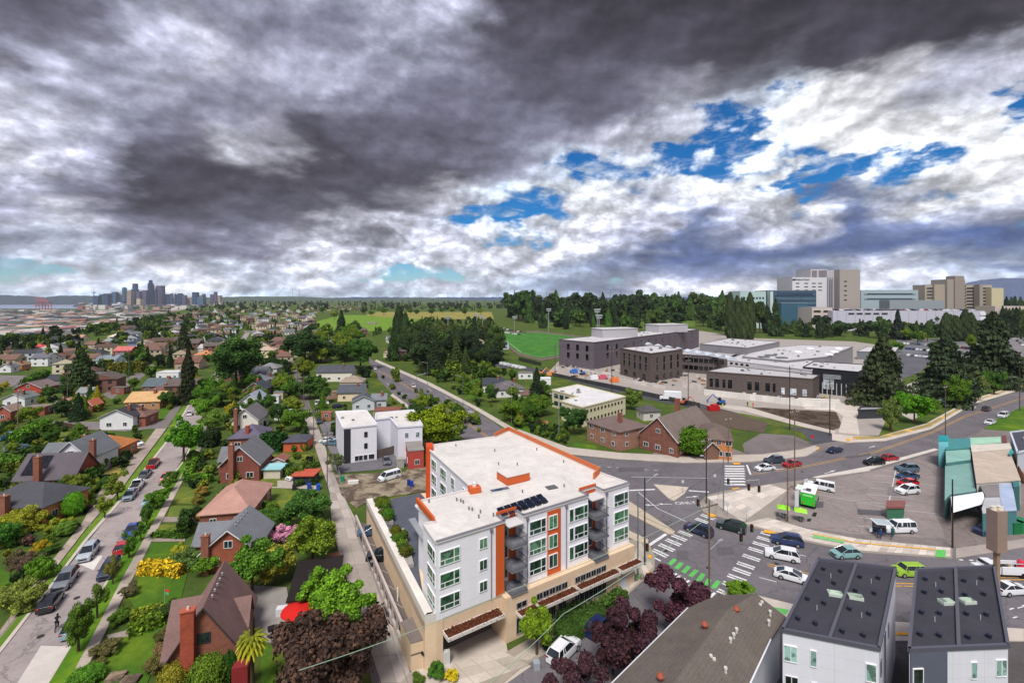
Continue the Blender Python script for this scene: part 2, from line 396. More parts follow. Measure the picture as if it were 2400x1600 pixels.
def slabs(parent, left, right, n, z, color, name='slab', m='concrete', cols=1, th=.05, gap=.03, jit=.0):
    """separate concrete slabs with recessed joints along a strip"""
    for i in range(n):
        a0, a1 = interp(left, i/n), interp(left, (i+1)/n); b0, b1 = interp(right, i/n), interp(right, (i+1)/n)
        for c in range(cols):
            p = [a0.lerp(b0, c/cols), a0.lerp(b0, (c+1)/cols), a1.lerp(b1, (c+1)/cols), a1.lerp(b1, c/cols)]
            ce = (p[0]+p[1]+p[2]+p[3])/4
            q = [ce+(v-ce)*(1-gap/max((v-ce).length, .2)) for v in p]
            k = R.uniform(.82, 1.12); zz_ = z+R.uniform(0, .008)
            MB().prism(q, z-th, zz_).build(name, M[m], parent, (color[0]*k, color[1]*k, color[2]*k, 1))
# --- residential street on the left
SL = [(-180, 1757), (0, 1532), (203, 1268), (287, 1172), (398, 1030), (450, 940), (480, 900), (540, 820), (575, 780)]
SR = [(60, 1680), (111, 1600), (164, 1513), (352, 1180), (432, 1076), (467, 990), (513, 893), (556, 826), (586, 780)]
ribbon('street', SL, SR, .02, 'asphalt', C(150, 140, 138))
flat('pavement_patch', [(180, 1319), (219, 1335), (241, 1301), (216, 1300)], .03, 'concrete', C(205, 200, 195))
flat('pavement_patch', [(40, 1600), (96, 1512), (168, 1514), (118, 1600)], .03, 'concrete', C(186, 178, 172))
KL = [(-180, 1745), (0, 1519), (130, 1355), (203, 1258), (287, 1163), (398, 1023), (447, 940)]
ribbon('kerb_strip', SL[:6], KL[:5]+[(398, 1023), (447, 938)], .12, 'concrete', CONC, .12)
ribbon('kerb_strip', SR[:6], [(64, 1680), (116, 1600), (169, 1513), (356, 1180), (436, 1076), (470, 990)], .12, 'concrete', CONC, .12)
ribbon('verge', [(64, 1680), (116, 1600), (169, 1513), (356, 1180), (436, 1076), (470, 990)], [(100, 1680), (159, 1600), (214, 1497), (359, 1226), (459, 1054), (480, 990)], .1, 'grass', C(74, 112, 30))
ribbon('verge', KL, [(-180, 1715), (0, 1497), (130, 1336), (203, 1240), (287, 1146), (390, 1010), (440, 935)], .1, 'grass', C(88, 118, 40))
wk = flat('sidewalk', [(159, 1600), (214, 1497), (283, 1363), (358, 1226), (417, 1126), (459, 1054), (480, 990), (487, 990), (469, 1057), (429, 1126), (379, 1222), (325, 1329), (249, 1478), (187, 1600)], .09, 'concrete', C(120, 112, 108), h=.09)
slabs(wk, [(159, 1600), (214, 1497), (283, 1363), (358, 1226), (417, 1126), (459, 1054)], [(187, 1600), (249, 1478), (325, 1329), (379, 1222), (429, 1126), (469, 1057)], 44, .14, WALK, cols=1)
wl = ribbon('sidewalk', [(-180, 1712), (0, 1494), (130, 1333), (203, 1238), (287, 1143), (390, 1005), (440, 930)], [(-180, 1690), (0, 1478), (110, 1330), (185, 1235), (262, 1143), (365, 1005), (426, 930)], .09, 'concrete', C(120, 112, 108), .09)
slabs(wl, [(0, 1494), (130, 1333), (203, 1238), (287, 1143), (390, 1005)], [(0, 1478), (110, 1330), (185, 1235), (262, 1143), (365, 1005)], 44, .14, C(160, 146, 136), cols=1)
# cross path
for a in ([(349, 1210), (470, 1211), (470, 1223), (343, 1221)], [(330, 1260), (434, 1261), (434, 1267), (338, 1268)], [(250, 1487), (300, 1475), (345, 1462), (360, 1470), (300, 1490), (255, 1497)],
          [(210, 1232), (262, 1150), (240, 1140), (186, 1235)], [(305, 1065), (345, 1062), (330, 1080), (290, 1078)], [(0, 1500), (0, 1478), (55, 1420), (62, 1430)], [(296, 1042), (345, 1040), (352, 1048), (300, 1052)]):
    flat('garden_path', a, .07, 'concrete', C(150, 138, 130), h=.07)
# --- lawns between street and alley, and on the left
LW = [([(380, 1375), (440, 1340), (408, 1465), (360, 1500), (345, 1462)], 0), ([(342, 1230), (434, 1228), (434, 1259), (332, 1259)], 1), ([(334, 1270), (430, 1270), (412, 1340), (320, 1338)], 0),
      ([(330, 1345), (408, 1345), (396, 1395), (372, 1420), (330, 1440), (300, 1400)], 0), ([(255, 1497), (345, 1480), (384, 1500), (345, 1600), (195, 1600)], 0), ([(397, 1140), (462, 1140), (452, 1180), (404, 1178)], 1), ([(400, 1184), (452, 1185), (446, 1210), (392, 1210)], 1),
      ([(598, 1140), (745, 1150), (760, 1200), (740, 1240), (600, 1235), (594, 1180)], 1), ([(250, 1045), (310, 1040), (330, 1075), (300, 1090), (246, 1080)], 1), ([(222, 1085), (280, 1085), (285, 1105), (262, 1125), (226, 1115)], 2),
      ([(0, 1330), (24, 1340), (22, 1375), (0, 1385)], 0), ([(100, 1010), (175, 1010), (170, 1030), (95, 1040)], 1), ([(110, 862), (148, 855), (148, 875), (105, 880)], 0), ([(372, 955), (425, 948), (412, 985), (360, 985)], 0),
      ([(612, 1490), (640, 1515), (680, 1515), (680, 1600), (612, 1600)], 0), ([(600, 1140), (650, 1140), (650, 1065), (608, 1060)], 1), ([(665, 1065), (725, 1065), (727, 1085), (668, 1085)], 1), ([(455, 1090), (500, 1090), (502, 1108), (452, 1108)], 2),
      ([(1088, 913), (1140, 907), (1140, 925), (1100, 935)], 0), ([(1205, 985), (1290, 1003), (1300, 1015), (1210, 1012)], 0), ([(1345, 1035), (1400, 1045), (1395, 1055), (1340, 1050)], 0), ([(2306, 1005), (2340, 980), (2400, 950), (2400, 1012)], 0), ([(2350, 1270), (2400, 1265), (2400, 1282), (2362, 1282)], 0)]
LC = [C(66, 98, 30), C(88, 104, 44), C(116, 112, 64)]
for pts, k in LW: flat('lawn', pts, .05+.001*k, 'grass', LC[k], h=.05)
# --- concrete paved back alley
AL = [(880, 1640), (893, 1600), (802, 1325), (777, 1229), (773, 1153), (756, 1103), (733, 1030), (712, 977), (696, 901), (682, 850), (664, 799), (655, 760), (650, 735)]
AR = [(990, 1640), (970, 1600), (936, 1478), (863, 1325), (832, 1214), (800, 1153), (779, 1103), (757, 1030), (736, 977), (711, 901), (691, 850), (669, 799), (658, 760), (652, 735)]
al = ribbon('alley', AL, AR, .02, 'concrete', C(112, 104, 100))
slabs(al, [(893, 1600), (802, 1325), (777, 1229), (773, 1153), (756, 1103), (733, 1030), (712, 977)], [(966, 1600), (936, 1478), (863, 1325), (832, 1214), (800, 1153), (779, 1103), (757, 1030), (736, 977)], 30, .075, C(164, 154, 146), cols=2, gap=.025)
flat('gravel_yard', [(785, 1112), (950, 1105), (965, 1080), (1010, 1100), (1000, 1150), (870, 1170), (835, 1190), (800, 1160)], .045, 'bare', C(150, 138, 118))
flat('parking_lot', [(790, 1108), (776, 1078), (855, 1068), (1000, 1045), (985, 1085), (890, 1100)], .04, 'asphalt', C(104, 101, 106))
flat('parking_lot', [(764, 1040), (748, 990), (785, 985), (800, 1060), (778, 1066)], .035, 'asphalt', C(110, 106, 110))
flat('patio', [(578, 1370), (672, 1375), (690, 1500), (675, 1520), (600, 1495), (570, 1460)], .04, 'concrete', C(136, 132, 128))
flat('patio', [(605, 1140), (610, 1125), (725, 1125), (752, 1135), (750, 1146), (620, 1142)], .03, 'concrete', C(170, 160, 150))
# --- big roads: one asphalt sheet for the two avenues and the junction
flat('road', [(858, 832), (878, 847), (940, 872), (998, 900), (1110, 959), (1200, 1018), (1330, 1065), (1450, 1077), (1603, 1086), (1756, 1084), (1890, 1070), (1935, 1052), (1990, 1038), (2075, 1034), (2183, 1007), (2280, 949), (2400, 913), (2700, 820),
              (2700, 870), (2400, 960), (2306, 1005), (2200, 1056), (2050, 1098), (1915, 1120), (1800, 1135), (1700, 1150), (1640, 1180), (1650, 1200), (1741, 1228), (1873, 1265), (2003, 1292), (2232, 1308), (2400, 1283), (2800, 1240),
              (2800, 1460), (2400, 1475), (2102, 1458), (1856, 1416), (1775, 1395), (1690, 1385), (1560, 1480), (1400, 1640), (1150, 1640), (1218, 1566), (1340, 1494), (1466, 1398), (1534, 1333), (1530, 1290), (1519, 1265), (1440, 1240), (1300, 1200), (1170, 1120), (1140, 1060), (1060, 1010), (977, 962), (919, 921), (888, 890), (866, 850)], 0.0, 'asphalt', ASPH)
flat('road', [(575, 780), (700, 776), (760, 770), (756, 766), (570, 774)], .0, 'asphalt', ASPH2)
flat('road', [(858, 832), (800, 800), (740, 772), (700, 740), (706, 738), (770, 776), (830, 806), (874, 830)], -.005, 'asphalt', ASPH2)
flat('road', [(-50, 878), (60, 880), (107, 870), (150, 845), (165, 858), (120, 890), (60, 905), (-50, 905)], .0, 'asphalt', ASPH2)
flat('road', [(100, 985), (300, 990), (310, 1000), (340, 985), (400, 980), (396, 1000), (290, 1010), (100, 1000)], .0, 'asphalt', ASPH2)
flat('road', [(240, 925), (300, 885), (350, 855), (378, 835), (388, 838), (350, 872), (262, 935)], .0, 'asphalt', ASPH2)
# school street and its works
flat('side_street', [(1935, 1050), (1905, 1040), (1880, 1012), (1790, 985), (1640, 960), (1450, 922), (1280, 876), (1200, 862), (1160, 862), (1160, 850), (1290, 868), (1460, 905), (1640, 945), (1800, 985), (1950, 1015), (2060, 1034)], .006, 'asphalt', C(74, 74, 80))
flat('works_ground', [(1290, 868), (1310, 850), (1500, 905), (1640, 915), (1800, 930), (1900, 945), (2050, 960), (2050, 1020), (1950, 1013), (1800, 982), (1640, 942), (1460, 902)], .0, 'concrete', C(188, 180, 172))
flat('soil_bank', [(1700, 952), (1790, 955), (1960, 965), (1975, 1000), (1940, 1012), (1820, 985)], .02, 'bare', C(64, 52, 44))
flat('path', [(1700, 948), (1760, 955), (1860, 985), (1960, 1010), (1955, 1016), (1850, 992), (1740, 962), (1690, 954)], .1, 'concrete', CONC, h=.1)
flat('forecourt', [(1925, 945), (2020, 945), (2008, 980), (2015, 1018), (1965, 1012), (1976, 975)], .12, 'concrete', C(196, 186, 176), h=.12)
flat('grass_bank', [(1690, 965), (1740, 968), (1940, 1008), (1850, 1000), (1720, 985)], .03, 'grass', C(84, 96, 48))
flat('sidewalk', [(1603, 1083), (1756, 1081), (1890, 1068), (1921, 1050), (1910, 1043), (1880, 1052), (1786, 1064), (1603, 1068), (1450, 1060), (1330, 1047), (1215, 1005), (1205, 1012), (1330, 1063), (1450, 1075)], .13, 'concrete', CONC, h=.13)
flat('sidewalk', [(1110, 957), (998, 899), (878, 846), (882, 842), (1010, 897), (1125, 957), (1210, 1006), (1202, 1014)], .12, 'concrete', CONC, h=.12)
flat('sidewalk', [(920, 922), (977, 963), (968, 965), (915, 926)], .12, 'concrete', CONC, h=.12)
flat('sidewalk', [(1950, 1030), (1990, 1036), (2075, 1032), (2183, 1005), (2280, 947), (2400, 911), (2400, 897), (2270, 938), (2170, 992), (2060, 1022), (1985, 1020), (1950, 1015)], .13, 'concrete', CONC, h=.13)
flat('verge', [(2000, 1030), (2075, 1026), (2180, 999), (2280, 941), (2400, 904), (2400, 899), (2275, 940), (2172, 994), (2062, 1022), (1998, 1022)], .15, 'grass', C(150, 134, 88))
flat('parking_lot', [(1784, 1015), (1860, 1020), (1905, 1040), (1870, 1050), (1786, 1063), (1745, 1060), (1740, 1040)], .012, 'asphalt', C(112, 104, 104))
flat('parking_lot', [(1800, 1180), (1860, 1140), (1920, 1130), (2040, 1105), (2198, 1060), (2190, 1200), (2232, 1285), (2215, 1262), (1990, 1250), (1830, 1225)], .012, 'asphalt', C(134, 124, 122))
flat('parking_lot', [(2105, 830), (2200, 825), (2160, 870), (2110, 890)], .012, 'asphalt', C(90, 90, 96))
flat('parking_lot', [(2220, 812), (2400, 780), (2400, 850), (2280, 880)], .012, 'asphalt', C(120, 116, 118))
# plaza and front sidewalk on the junction corner
pz = flat('plaza', [(1640, 1178), (1648, 1199), (1741, 1226), (1820, 1238), (1818, 1205), (1850, 1140), (1915, 1120), (1800, 1134), (1700, 1149), (1655, 1160)], .13, 'concrete', C(140, 132, 124), h=.13)
slabs(pz, [(1655, 1166), (1741, 1225)], [(1805, 1136), (1845, 1150)], 7, .165, C(196, 186, 176), cols=7, gap=.03)
fs_ = flat('sidewalk', [(1741, 1228), (1873, 1265), (2003, 1292), (2232, 1308), (2232, 1284), (2000, 1262), (1830, 1226), (1790, 1212)], .12, 'concrete', C(140, 132, 124), h=.12)
slabs(fs_, [(1746, 1227), (1873, 1263), (2003, 1290), (2228, 1306)], [(1800, 1214), (1900, 1243), (2010, 1264), (2228, 1285)], 26, .165, C(194, 184, 174), cols=3, gap=.03)
flat('sidewalk', [(2240, 1307), (2400, 1281), (2400, 1262), (2240, 1284)], .12, 'concrete', C(150, 140, 134), h=.12)
flat('sidewalk', [(1915, 1119), (2040, 1102), (2036, 1100), (2200, 1053), (2190, 1050), (2036, 1092), (1905, 1117)], .12, 'concrete', C(196, 188, 180), h=.12)
flat('yard', [(2200, 1200), (2400, 1180), (2400, 1262), (2240, 1284), (2215, 1262)], .02, 'asphalt', C(120, 110, 106))
flat('front_yard', [(1560, 1480), (1690, 1385), (1775, 1395), (1856, 1416), (2102, 1458), (2400, 1475), (2700, 1500), (2700, 1700), (1400, 1700)], .02, 'asphalt', C(84, 80, 80))
flat('sidewalk', [(1690, 1385), (1775, 1394), (1856, 1414), (2102, 1456), (2400, 1472), (2400, 1500), (2102, 1500), (1850, 1450), (1765, 1405), (1700, 1400)], .13, 'concrete', CONC, h=.13)
# traffic islands
flat('traffic_island', [(1532, 1134), (1614, 1141), (1604, 1156), (1580, 1172), (1568, 1168)], .16, 'concrete', C(192, 180, 166), h=.16)
flat('traffic_island', [(1440, 1150), (1480, 1177), (1583, 1244), (1578, 1250), (1565, 1249), (1477, 1203), (1440, 1190)], .16, 'concrete', C(186, 172, 152), h=.16)
flat('traffic_island', [(1470, 1240), (1520, 1264), (1519, 1272), (1490, 1266), (1470, 1256)], .16, 'concrete', C(186, 172, 152), h=.16)
# sidewalk before the apartment building
ap = flat('sidewalk', [(1470, 1262), (1519, 1270), (1535, 1300), (1534, 1333), (1466, 1398), (1340, 1494), (1218, 1566), (1130, 1640), (850, 1700), (960, 1575), (1180, 1530), (1440, 1380)], .13, 'concrete', C(150, 140, 128), h=.13)
slabs(ap, [(1200, 1545), (1445, 1385), (1500, 1270)], [(1240, 1550), (1466, 1396), (1531, 1330)], 18, .17, C(188, 178, 166), cols=2, gap=.03)
slabs(ap, [(980, 1572), (1180, 1528)], [(1020, 1640), (1240, 1560)], 5, .168, C(186, 176, 164), cols=3, gap=.035)
flat('paved_ground', [(1600, 1010), (1750, 1062), (1990, 1030), (2190, 1010), (2500, 960), (2600, 1320), (2200, 1340), (1800, 1280), (1640, 1200), (1560, 1130), (1480, 1100)], -.018, 'asphalt', C(120, 112, 110))
flat('works_ground', [(1285, 872), (1310, 845), (1400, 800), (1640, 775), (1760, 792), (2000, 800), (2110, 815), (2115, 900), (2060, 1020), (1980, 1020), (1800, 985), (1640, 945), (1460, 905)], -.016, 'concrete', C(150, 142, 136))
flat('soil_bank', [(1640, 958), (1700, 962), (1800, 990), (1790, 1014), (1720, 1004), (1650, 985)], .03, 'bare', C(96, 84, 74))
flat('parking_lot', [(2100, 796), (2330, 790), (2330, 850), (2215, 850), (2110, 840)], -.01, 'asphalt', C(104, 104, 108))
flat('driveway', [(1000, 1500), (1170, 1420), (1190, 1525), (1245, 1560), (1130, 1640), (900, 1660), (965, 1575)], .04, 'concrete', C(176, 166, 156))
flat('drive', [(2112, 905), (2090, 960), (2140, 985), (2200, 940), (2190, 880)], .01, 'concrete', C(180, 172, 164))
# --- painted markings
WH, YE, GN, OR = C(225, 225, 225), C(214, 160, 60), C(96, 190, 92), C(240, 170, 40)
def mk(name, pts, c, z=.012): return flat(name, pts, z+.05, 'mark', c)
def bar(p, q, w, c, z=.012, name='road_marking'):
    z += .05; a, b = G(*p, z), G(*q, z); d = (b-a).normalized(); n = Vector((-d.y, d.x, 0))*w/2
    return tag(MB().poly([a-n, b-n, b+n, a+n]).build(name, M['mark'], None, c), kind='structure')
def zebra(name, cells, pair=True):
    for (p, q, w) in cells:
        if pair:
            a, b = G(*p), G(*q); d = (b-a).normalized(); n = Vector((-d.y, d.x, 0))
            for s in (-.32, .32):
                mb = MB(); aa, bb = a+n*s, b+n*s; k = n*w/2; zz_ = Vector((0, 0, .066))
                tag(mb.poly([aa-k+zz_, bb-k+zz_, bb+k+zz_, aa+k+zz_]).build(name, M['mark'], None, WH), kind='structure')
        else: bar(p, q, w, WH, name=name)
Z4 = lambda x, y: (1450+x*.38265, 1000+y*.38265)
zebra('crosswalk_bar', [(Z4(505, 538), Z4(590, 568), .34), (Z4(472, 562), Z4(548, 590), .34)] + [(Z4(a, b), Z4(c, d), .34) for a, b, c, d in ((365, 640, 448, 672), (328, 664, 415, 698), (290, 690, 380, 727), (248, 720, 340, 760), (207, 752, 298, 796))])
zebra('crosswalk_bar', [(Z4(a, b), Z4(c, d), .34) for a, b, c, d in ((870, 645, 960, 672), (848, 675, 940, 703), (822, 708, 920, 736), (795, 742, 892, 772), (760, 785, 865, 820), (726, 832, 832, 868), (700, 868, 808, 906), (668, 908, 780, 948), (636, 952, 745, 995), (605, 1000, 700, 1040))])
zebra('crosswalk_bar', [(Z4(a, b), Z4(c, d), .34) for a, b, c, d in ((205, 935, 285, 868), (268, 945, 322, 890), (345, 985, 420, 935), (400, 1020, 480, 958), (455, 1050, 530, 985), (508, 1078, 575, 1010), (330, 930, 368, 905))])
zebra('crosswalk_bar', [(Z4(650, y), Z4(755+y*.06, y), .8) for y in (240, 256, 270, 285, 300, 316, 334, 352)], False)
zebra('crosswalk_bar', [(Z4(215, 798), Z4(258, 820), .3)], False)
for x0, y0, x1, y1 in ((305, 845, 350, 805), (345, 870, 392, 828), (388, 895, 436, 850), (432, 918, 482, 872), (480, 945, 525, 895), (526, 975, 560, 928), (572, 990, 618, 938)):
    bar(Z4(x0+6, y0-3), Z4(x1-4, y1+3), .62, GN, .014, 'bike_lane_block')
bar(Z4(65, 388), Z4(222, 382), .5, WH); bar(Z4(430, 390), Z4(552, 398), .5, WH); bar(Z4(120, 398), Z4(240, 500), .14, WH); bar(Z4(240, 500), Z4(412, 578), .14, WH)
bar(Z4(180, 728), Z4(290, 655), .55, WH); bar(Z4(785, 232), Z4(808, 292), .4, WH); bar(Z4(1085, 778), Z4(1145, 790), .14, WH); bar(Z4(862, 920), Z4(968, 948), .14, WH)
for o_ in (0, 12): bar(Z4(910, 835+o_), Z4(1300, 928+o_), .16, YE); bar((2095, 1372-o_/2), (2142, 1373-o_/2), .2, YE); bar((2345, 1358-o_/2), (2420, 1357-o_/2), .2, YE)
bar(Z4(780, 328), Z4(862, 322), .12, WH)
cl_ = [Z4(810, 285), Z4(1130, 240), Z4(1568, 150), (2183, 1012), (2260, 974), (2400, 930), (2500, 900)]
for a, b in zip(cl_, cl_[1:]): bar(a, b, .14, YE); bar((a[0], a[1]+3.4), (b[0], b[1]+3.4), .14, YE)
cm = [(884, 868), (930, 893), (1010, 940), (1085, 985), (1150, 1030), (1250, 1090)]
for a, b in zip(cm, cm[1:]): bar(a, b, .14, YE); bar((a[0]+5, a[1]), (b[0]+6, b[1]), .14, YE)
for x, y in ((905, 882), (935, 897), (975, 915), (1015, 934), (1060, 955), (1105, 975), (1145, 998)): bar((x+28, y-4), (x+38, y+1), .14, WH)
for x, y in ((905, 897), (935, 918), (975, 945), (1015, 970), (1060, 1000)): bar((x, y), (x+10, y+6), .14, WH)
for k in range(7): bar((1400+k*22, 1092+k*1.5), (1410+k*22, 1093+k*1.5), .14, WH)
bar((1480, 1117), (1660, 1120), .12, WH)
def arrow(px, py, ang, L=2.6, side=0, c=WH):
    o = G(px, py, .066); ca, sa = math.cos(ang), math.sin(ang); T = lambda x, y: (o.x+x*ca-y*sa, o.y+x*sa+y*ca, .066)
    mb = MB(); mb.poly([T(-L/2, -.09), T(L*.2, -.09), T(L*.2, .09), T(-L/2, .09)]); mb.poly([T(L*.2, -.32), T(L*.62, side*.2), T(L*.2, .32)])
    tag(mb.build('lane_arrow', M['mark'], None, c), kind='structure')
arrow(*Z4(445, 428), .25); arrow(*Z4(285, 472), 3.05); arrow(*Z4(205, 478), 3.05); arrow(*Z4(1292, 276), .5, 4); arrow(*Z4(985, 258), 3.3, 2.5); arrow((1983+60), 1047, .5, 3)
def roadtext(s, px, py, size, rz):
    cu = bpy.data.curves.new('t', 'FONT'); cu.body = s; cu.size = size; cu.align_x = 'CENTER'; o = bpy.data.objects.new('t', cu); COL.objects.link(o)
    dg = bpy.context.evaluated_depsgraph_get(); me_ = bpy.data.meshes.new_from_object(o.evaluated_get(dg)); bpy.data.objects.remove(o)
    m_ = bpy.data.objects.new('lane_lettering', me_); me_.materials.clear(); me_.materials.append(M['mark']); COL.objects.link(m_); m_.location = G(px, py, .066); m_.rotation_euler = (0, 0, rz); m_.color = WH
    return tag(m_, kind='structure')
roadtext('ONLY', *Z4(418, 472), 1.6, .12)
# bike lane on the far sidewalk, tactile pads
mk('bike_lane_surface', [Z4(1200, 655), Z4(1385, 686), Z4(1378, 712), Z4(1182, 676)], C(120, 186, 120), .185); mk('bike_lane_surface', [(2194, 1287), (2217, 1288), (2216, 1306), (2193, 1304)], GN, .185)
mk('bike_lane_surface', [(1812, 1421), (1850, 1428), (1840, 1440)], GN, .14)
for a, b in (((1905, 1250), (1975, 1264)), ((1975, 1264), (2002, 1270)), ((2002, 1270), (2192, 1287))): bar(a, b, .42, C(226, 170, 74), .187, 'tactile_strip')
for q in ([(893, 628), (962, 640), (958, 656), (888, 645)], [(690, 376), (735, 371), (740, 376), (700, 383)], [(540, 522), (598, 540), (590, 553), (548, 545)], [(178, 888), (207, 884), (200, 916), (172, 918)], [(178, 780), (200, 783), (198, 805), (180, 800)], [(700, 220), (745, 219), (745, 229), (705, 230)], [(1393, 72), (1418, 72), (1418, 85), (1398, 88)], [(1222, 120), (1230, 122), (1225, 140), (1216, 138)]):
    mk('tactile_pad', [Z4(*p) for p in q], OR, .187)
for o_ in (0,): mk('kerb_paint', [(2097, 1480), (2133, 1481), (2133, 1487), (2096, 1486)], OR, .187)
# parking bays
Z5 = lambda x, y: (1800+x*.38265, 1000+y*.38265)
for x0, y0, x1, y1 in ((690, 262, 785, 275), (645, 297, 925, 308), (635, 333, 780, 343), (620, 374, 785, 383), (608, 412, 888, 436), (596, 460, 878, 482), (580, 506, 728, 522), (556, 553, 715, 571), (542, 603, 650, 615), (305, 412, 560, 462), (560, 462, 725, 492), (835, 510, 1085, 535), (800, 232, 925, 242), (915, 348, 1040, 360)):
    bar(Z5(x0, y0), Z5(x1, y1), .12, C(205, 205, 205), .02, 'parking_line')
bar(Z5(790, 235), Z5(742, 455), .18, C(205, 205, 205), .02, 'parking_line')
for k in range(8): bar((1868+k*3+0, 1195+k*3), (1868+k*3+2, 1195+k*3+1), .02, WH, .02, 'parking_line') if 0 else None
for x0 in range(6): bar((2385-x0*0+0, 1424), (2400, 1420), .14, WH) if x0 == 0 else None
for x, y in ((2248, 1308), (2272, 1309), (2300, 1306)): bar((x, y+3), (x+9, y+3), .3, WH)
for x, y in ((2366, 1427), (2374, 1447), (2396, 1419), (2300, 1410)): bar((x, y), (x+10, y-3), .16, WH)
flat('drain_grate', [Z5(278, 522), Z5(302, 524), Z5(292, 550), Z5(266, 546)], .022, 'plain', C(30, 34, 36)); flat('drain_grate', [Z5(243, 560), Z5(267, 562), Z5(260, 580), Z5(236, 578)], .022, 'plain', C(30, 34, 36))
# --- meadow, sports field, golf greens
MD = C(132, 150, 48)
flat('meadow', [(742, 753), (800, 738), (905, 738), (985, 732), (985, 745), (960, 765), (900, 775), (845, 776), (760, 780)], .3, 'grass', C(92, 124, 42), h=.3)
flat('meadow', [(860, 731), (1152, 731), (1158, 748), (980, 747), (860, 740)], .35, 'grass', C(124, 122, 66), h=.3)
flat('soil_bank', [(740, 762), (765, 779), (850, 777), (840, 768), (780, 770)], .4, 'grass', C(80, 120, 36), h=.4)
flat('sports_field', [(1156, 784), (1170, 781), (1262, 779), (1375, 792), (1360, 812), (1312, 832), (1265, 839), (1222, 828)], .3, 'grass', C(58, 108, 44), h=.3)
flat('running_track', [(1150, 781), (1168, 778), (1262, 775), (1400, 792), (1390, 815), (1312, 838), (1268, 845), (1215, 832)], .2, 'concrete', C(106, 92, 84), h=.2)
for a, b in (((1170, 784), (1222, 826)), ((1222, 826), (1265, 836)), ((1265, 836), (1310, 829)), ((1200, 800), (1330, 800)), ((1175, 784), (1340, 792))): bar(a, b, .3, C(180, 220, 180), .32, 'field_line')
for q in ([(1250, 752), (1300, 746), (1360, 755), (1330, 770), (1270, 768)], [(1440, 742), (1540, 735), (1620, 738), (1600, 770), (1480, 772), (1430, 765)], [(1560, 742), (1625, 736), (1630, 765), (1560, 768)]):
    flat('golf_green', q, .3, 'grass', C(78, 102, 44), h=.3)
# --- harbour water, far hills
wtr = MB().poly([G(-700, 723, -59), G(175, 723, -59), G(330, 716, -59), G(400, 709, -59), G(150, 706, -59), G(-900, 705.5, -59)][::1])
ow = wtr.build('water', M['water'], None, C(120, 132, 165)); tag(ow, kind='structure')
def hills(name, D, pts, color, depth=1500, seed=1, rough=.18):
    rr = random.Random(seed); mb = MB(); n = 0; row = []
    xs_ = np.arange(pts[0][0], pts[-1][0]+1, 8)
    for x in xs_:
        y = np.interp(x, [p[0] for p in pts], [p[1] for p in pts])+rr.uniform(-1, 1)*rough*3
        p = V(x, y, D); row.append(p)
    nv = len(row); base = -70
    for p in row: mb.v.append((p.x, D-depth*.7, base))
    for p in row: mb.v.append((p.x, D-depth*.3, base+(p.z-base)*.72))
    for p in row: mb.v.append((p.x, D, p.z))
    for p in row: mb.v.append((p.x, D+depth, base))
    for r_ in range(3):
        for i in range(nv-1): mb.f.append((r_*nv+i, r_*nv+i+1, (r_+1)*nv+i+1, (r_+1)*nv+i))
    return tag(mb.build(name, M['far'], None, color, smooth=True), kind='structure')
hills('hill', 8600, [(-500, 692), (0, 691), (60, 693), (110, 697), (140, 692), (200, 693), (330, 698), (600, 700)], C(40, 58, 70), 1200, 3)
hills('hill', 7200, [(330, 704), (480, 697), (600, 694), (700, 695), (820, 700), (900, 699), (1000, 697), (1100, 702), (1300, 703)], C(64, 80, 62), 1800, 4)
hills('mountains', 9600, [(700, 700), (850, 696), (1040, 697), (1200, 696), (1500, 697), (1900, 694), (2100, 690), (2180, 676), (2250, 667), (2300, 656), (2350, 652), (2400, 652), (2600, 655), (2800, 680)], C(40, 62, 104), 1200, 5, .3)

# patches, tar repairs and manholes on the roads
rp_ = random.Random(8)
for k, (x, y, w, h_, a) in enumerate(((1480, 1100, 60, 10, 0), (1700, 1290, 40, 16, 0), (1600, 1300, 26, 20, 0), (1950, 1330, 90, 10, 0), (2250, 1345, 60, 14, 0), (1790, 1105, 60, 6, -6), (2010, 1068, 60, 5, -8), (1250, 1050, 60, 8, 22), (1000, 935, 40, 4, 16), (1900, 1180, 60, 14, 4), (2100, 1150, 40, 20, 0), (2040, 1200, 60, 12, 4), (1560, 1230, 30, 12, 0))):
    c = rp_.choice((C(88, 86, 90), C(94, 91, 94), C(118, 114, 115)))
    flat('road_patch', [(x-w/2, y-h_/2-a*.5), (x+w/2, y-h_/2+a*.5), (x+w/2, y+h_/2+a*.5), (x-w/2, y+h_/2-a*.5)], .048, 'asphalt', c)
for x, y in ((1560, 1290), (1660, 1330), (1500, 1200), (1820, 1320), (2010, 1340), (1720, 1240), (1350, 1085), (1880, 1105), (300, 1240), (180, 1400), (95, 1490), (840, 1400), (900, 1520), (1180, 1534), (2240, 1330)):
    p = G(x, y, .05); tag(MB().lathe((p.x, p.y, .03+(.1 if x == 1180 else 0)), ((.36, 0), (.36, .03), (.3, .035)), 14).build('manhole_cover', M['plain'], None, C(52, 48, 48)), kind='structure')
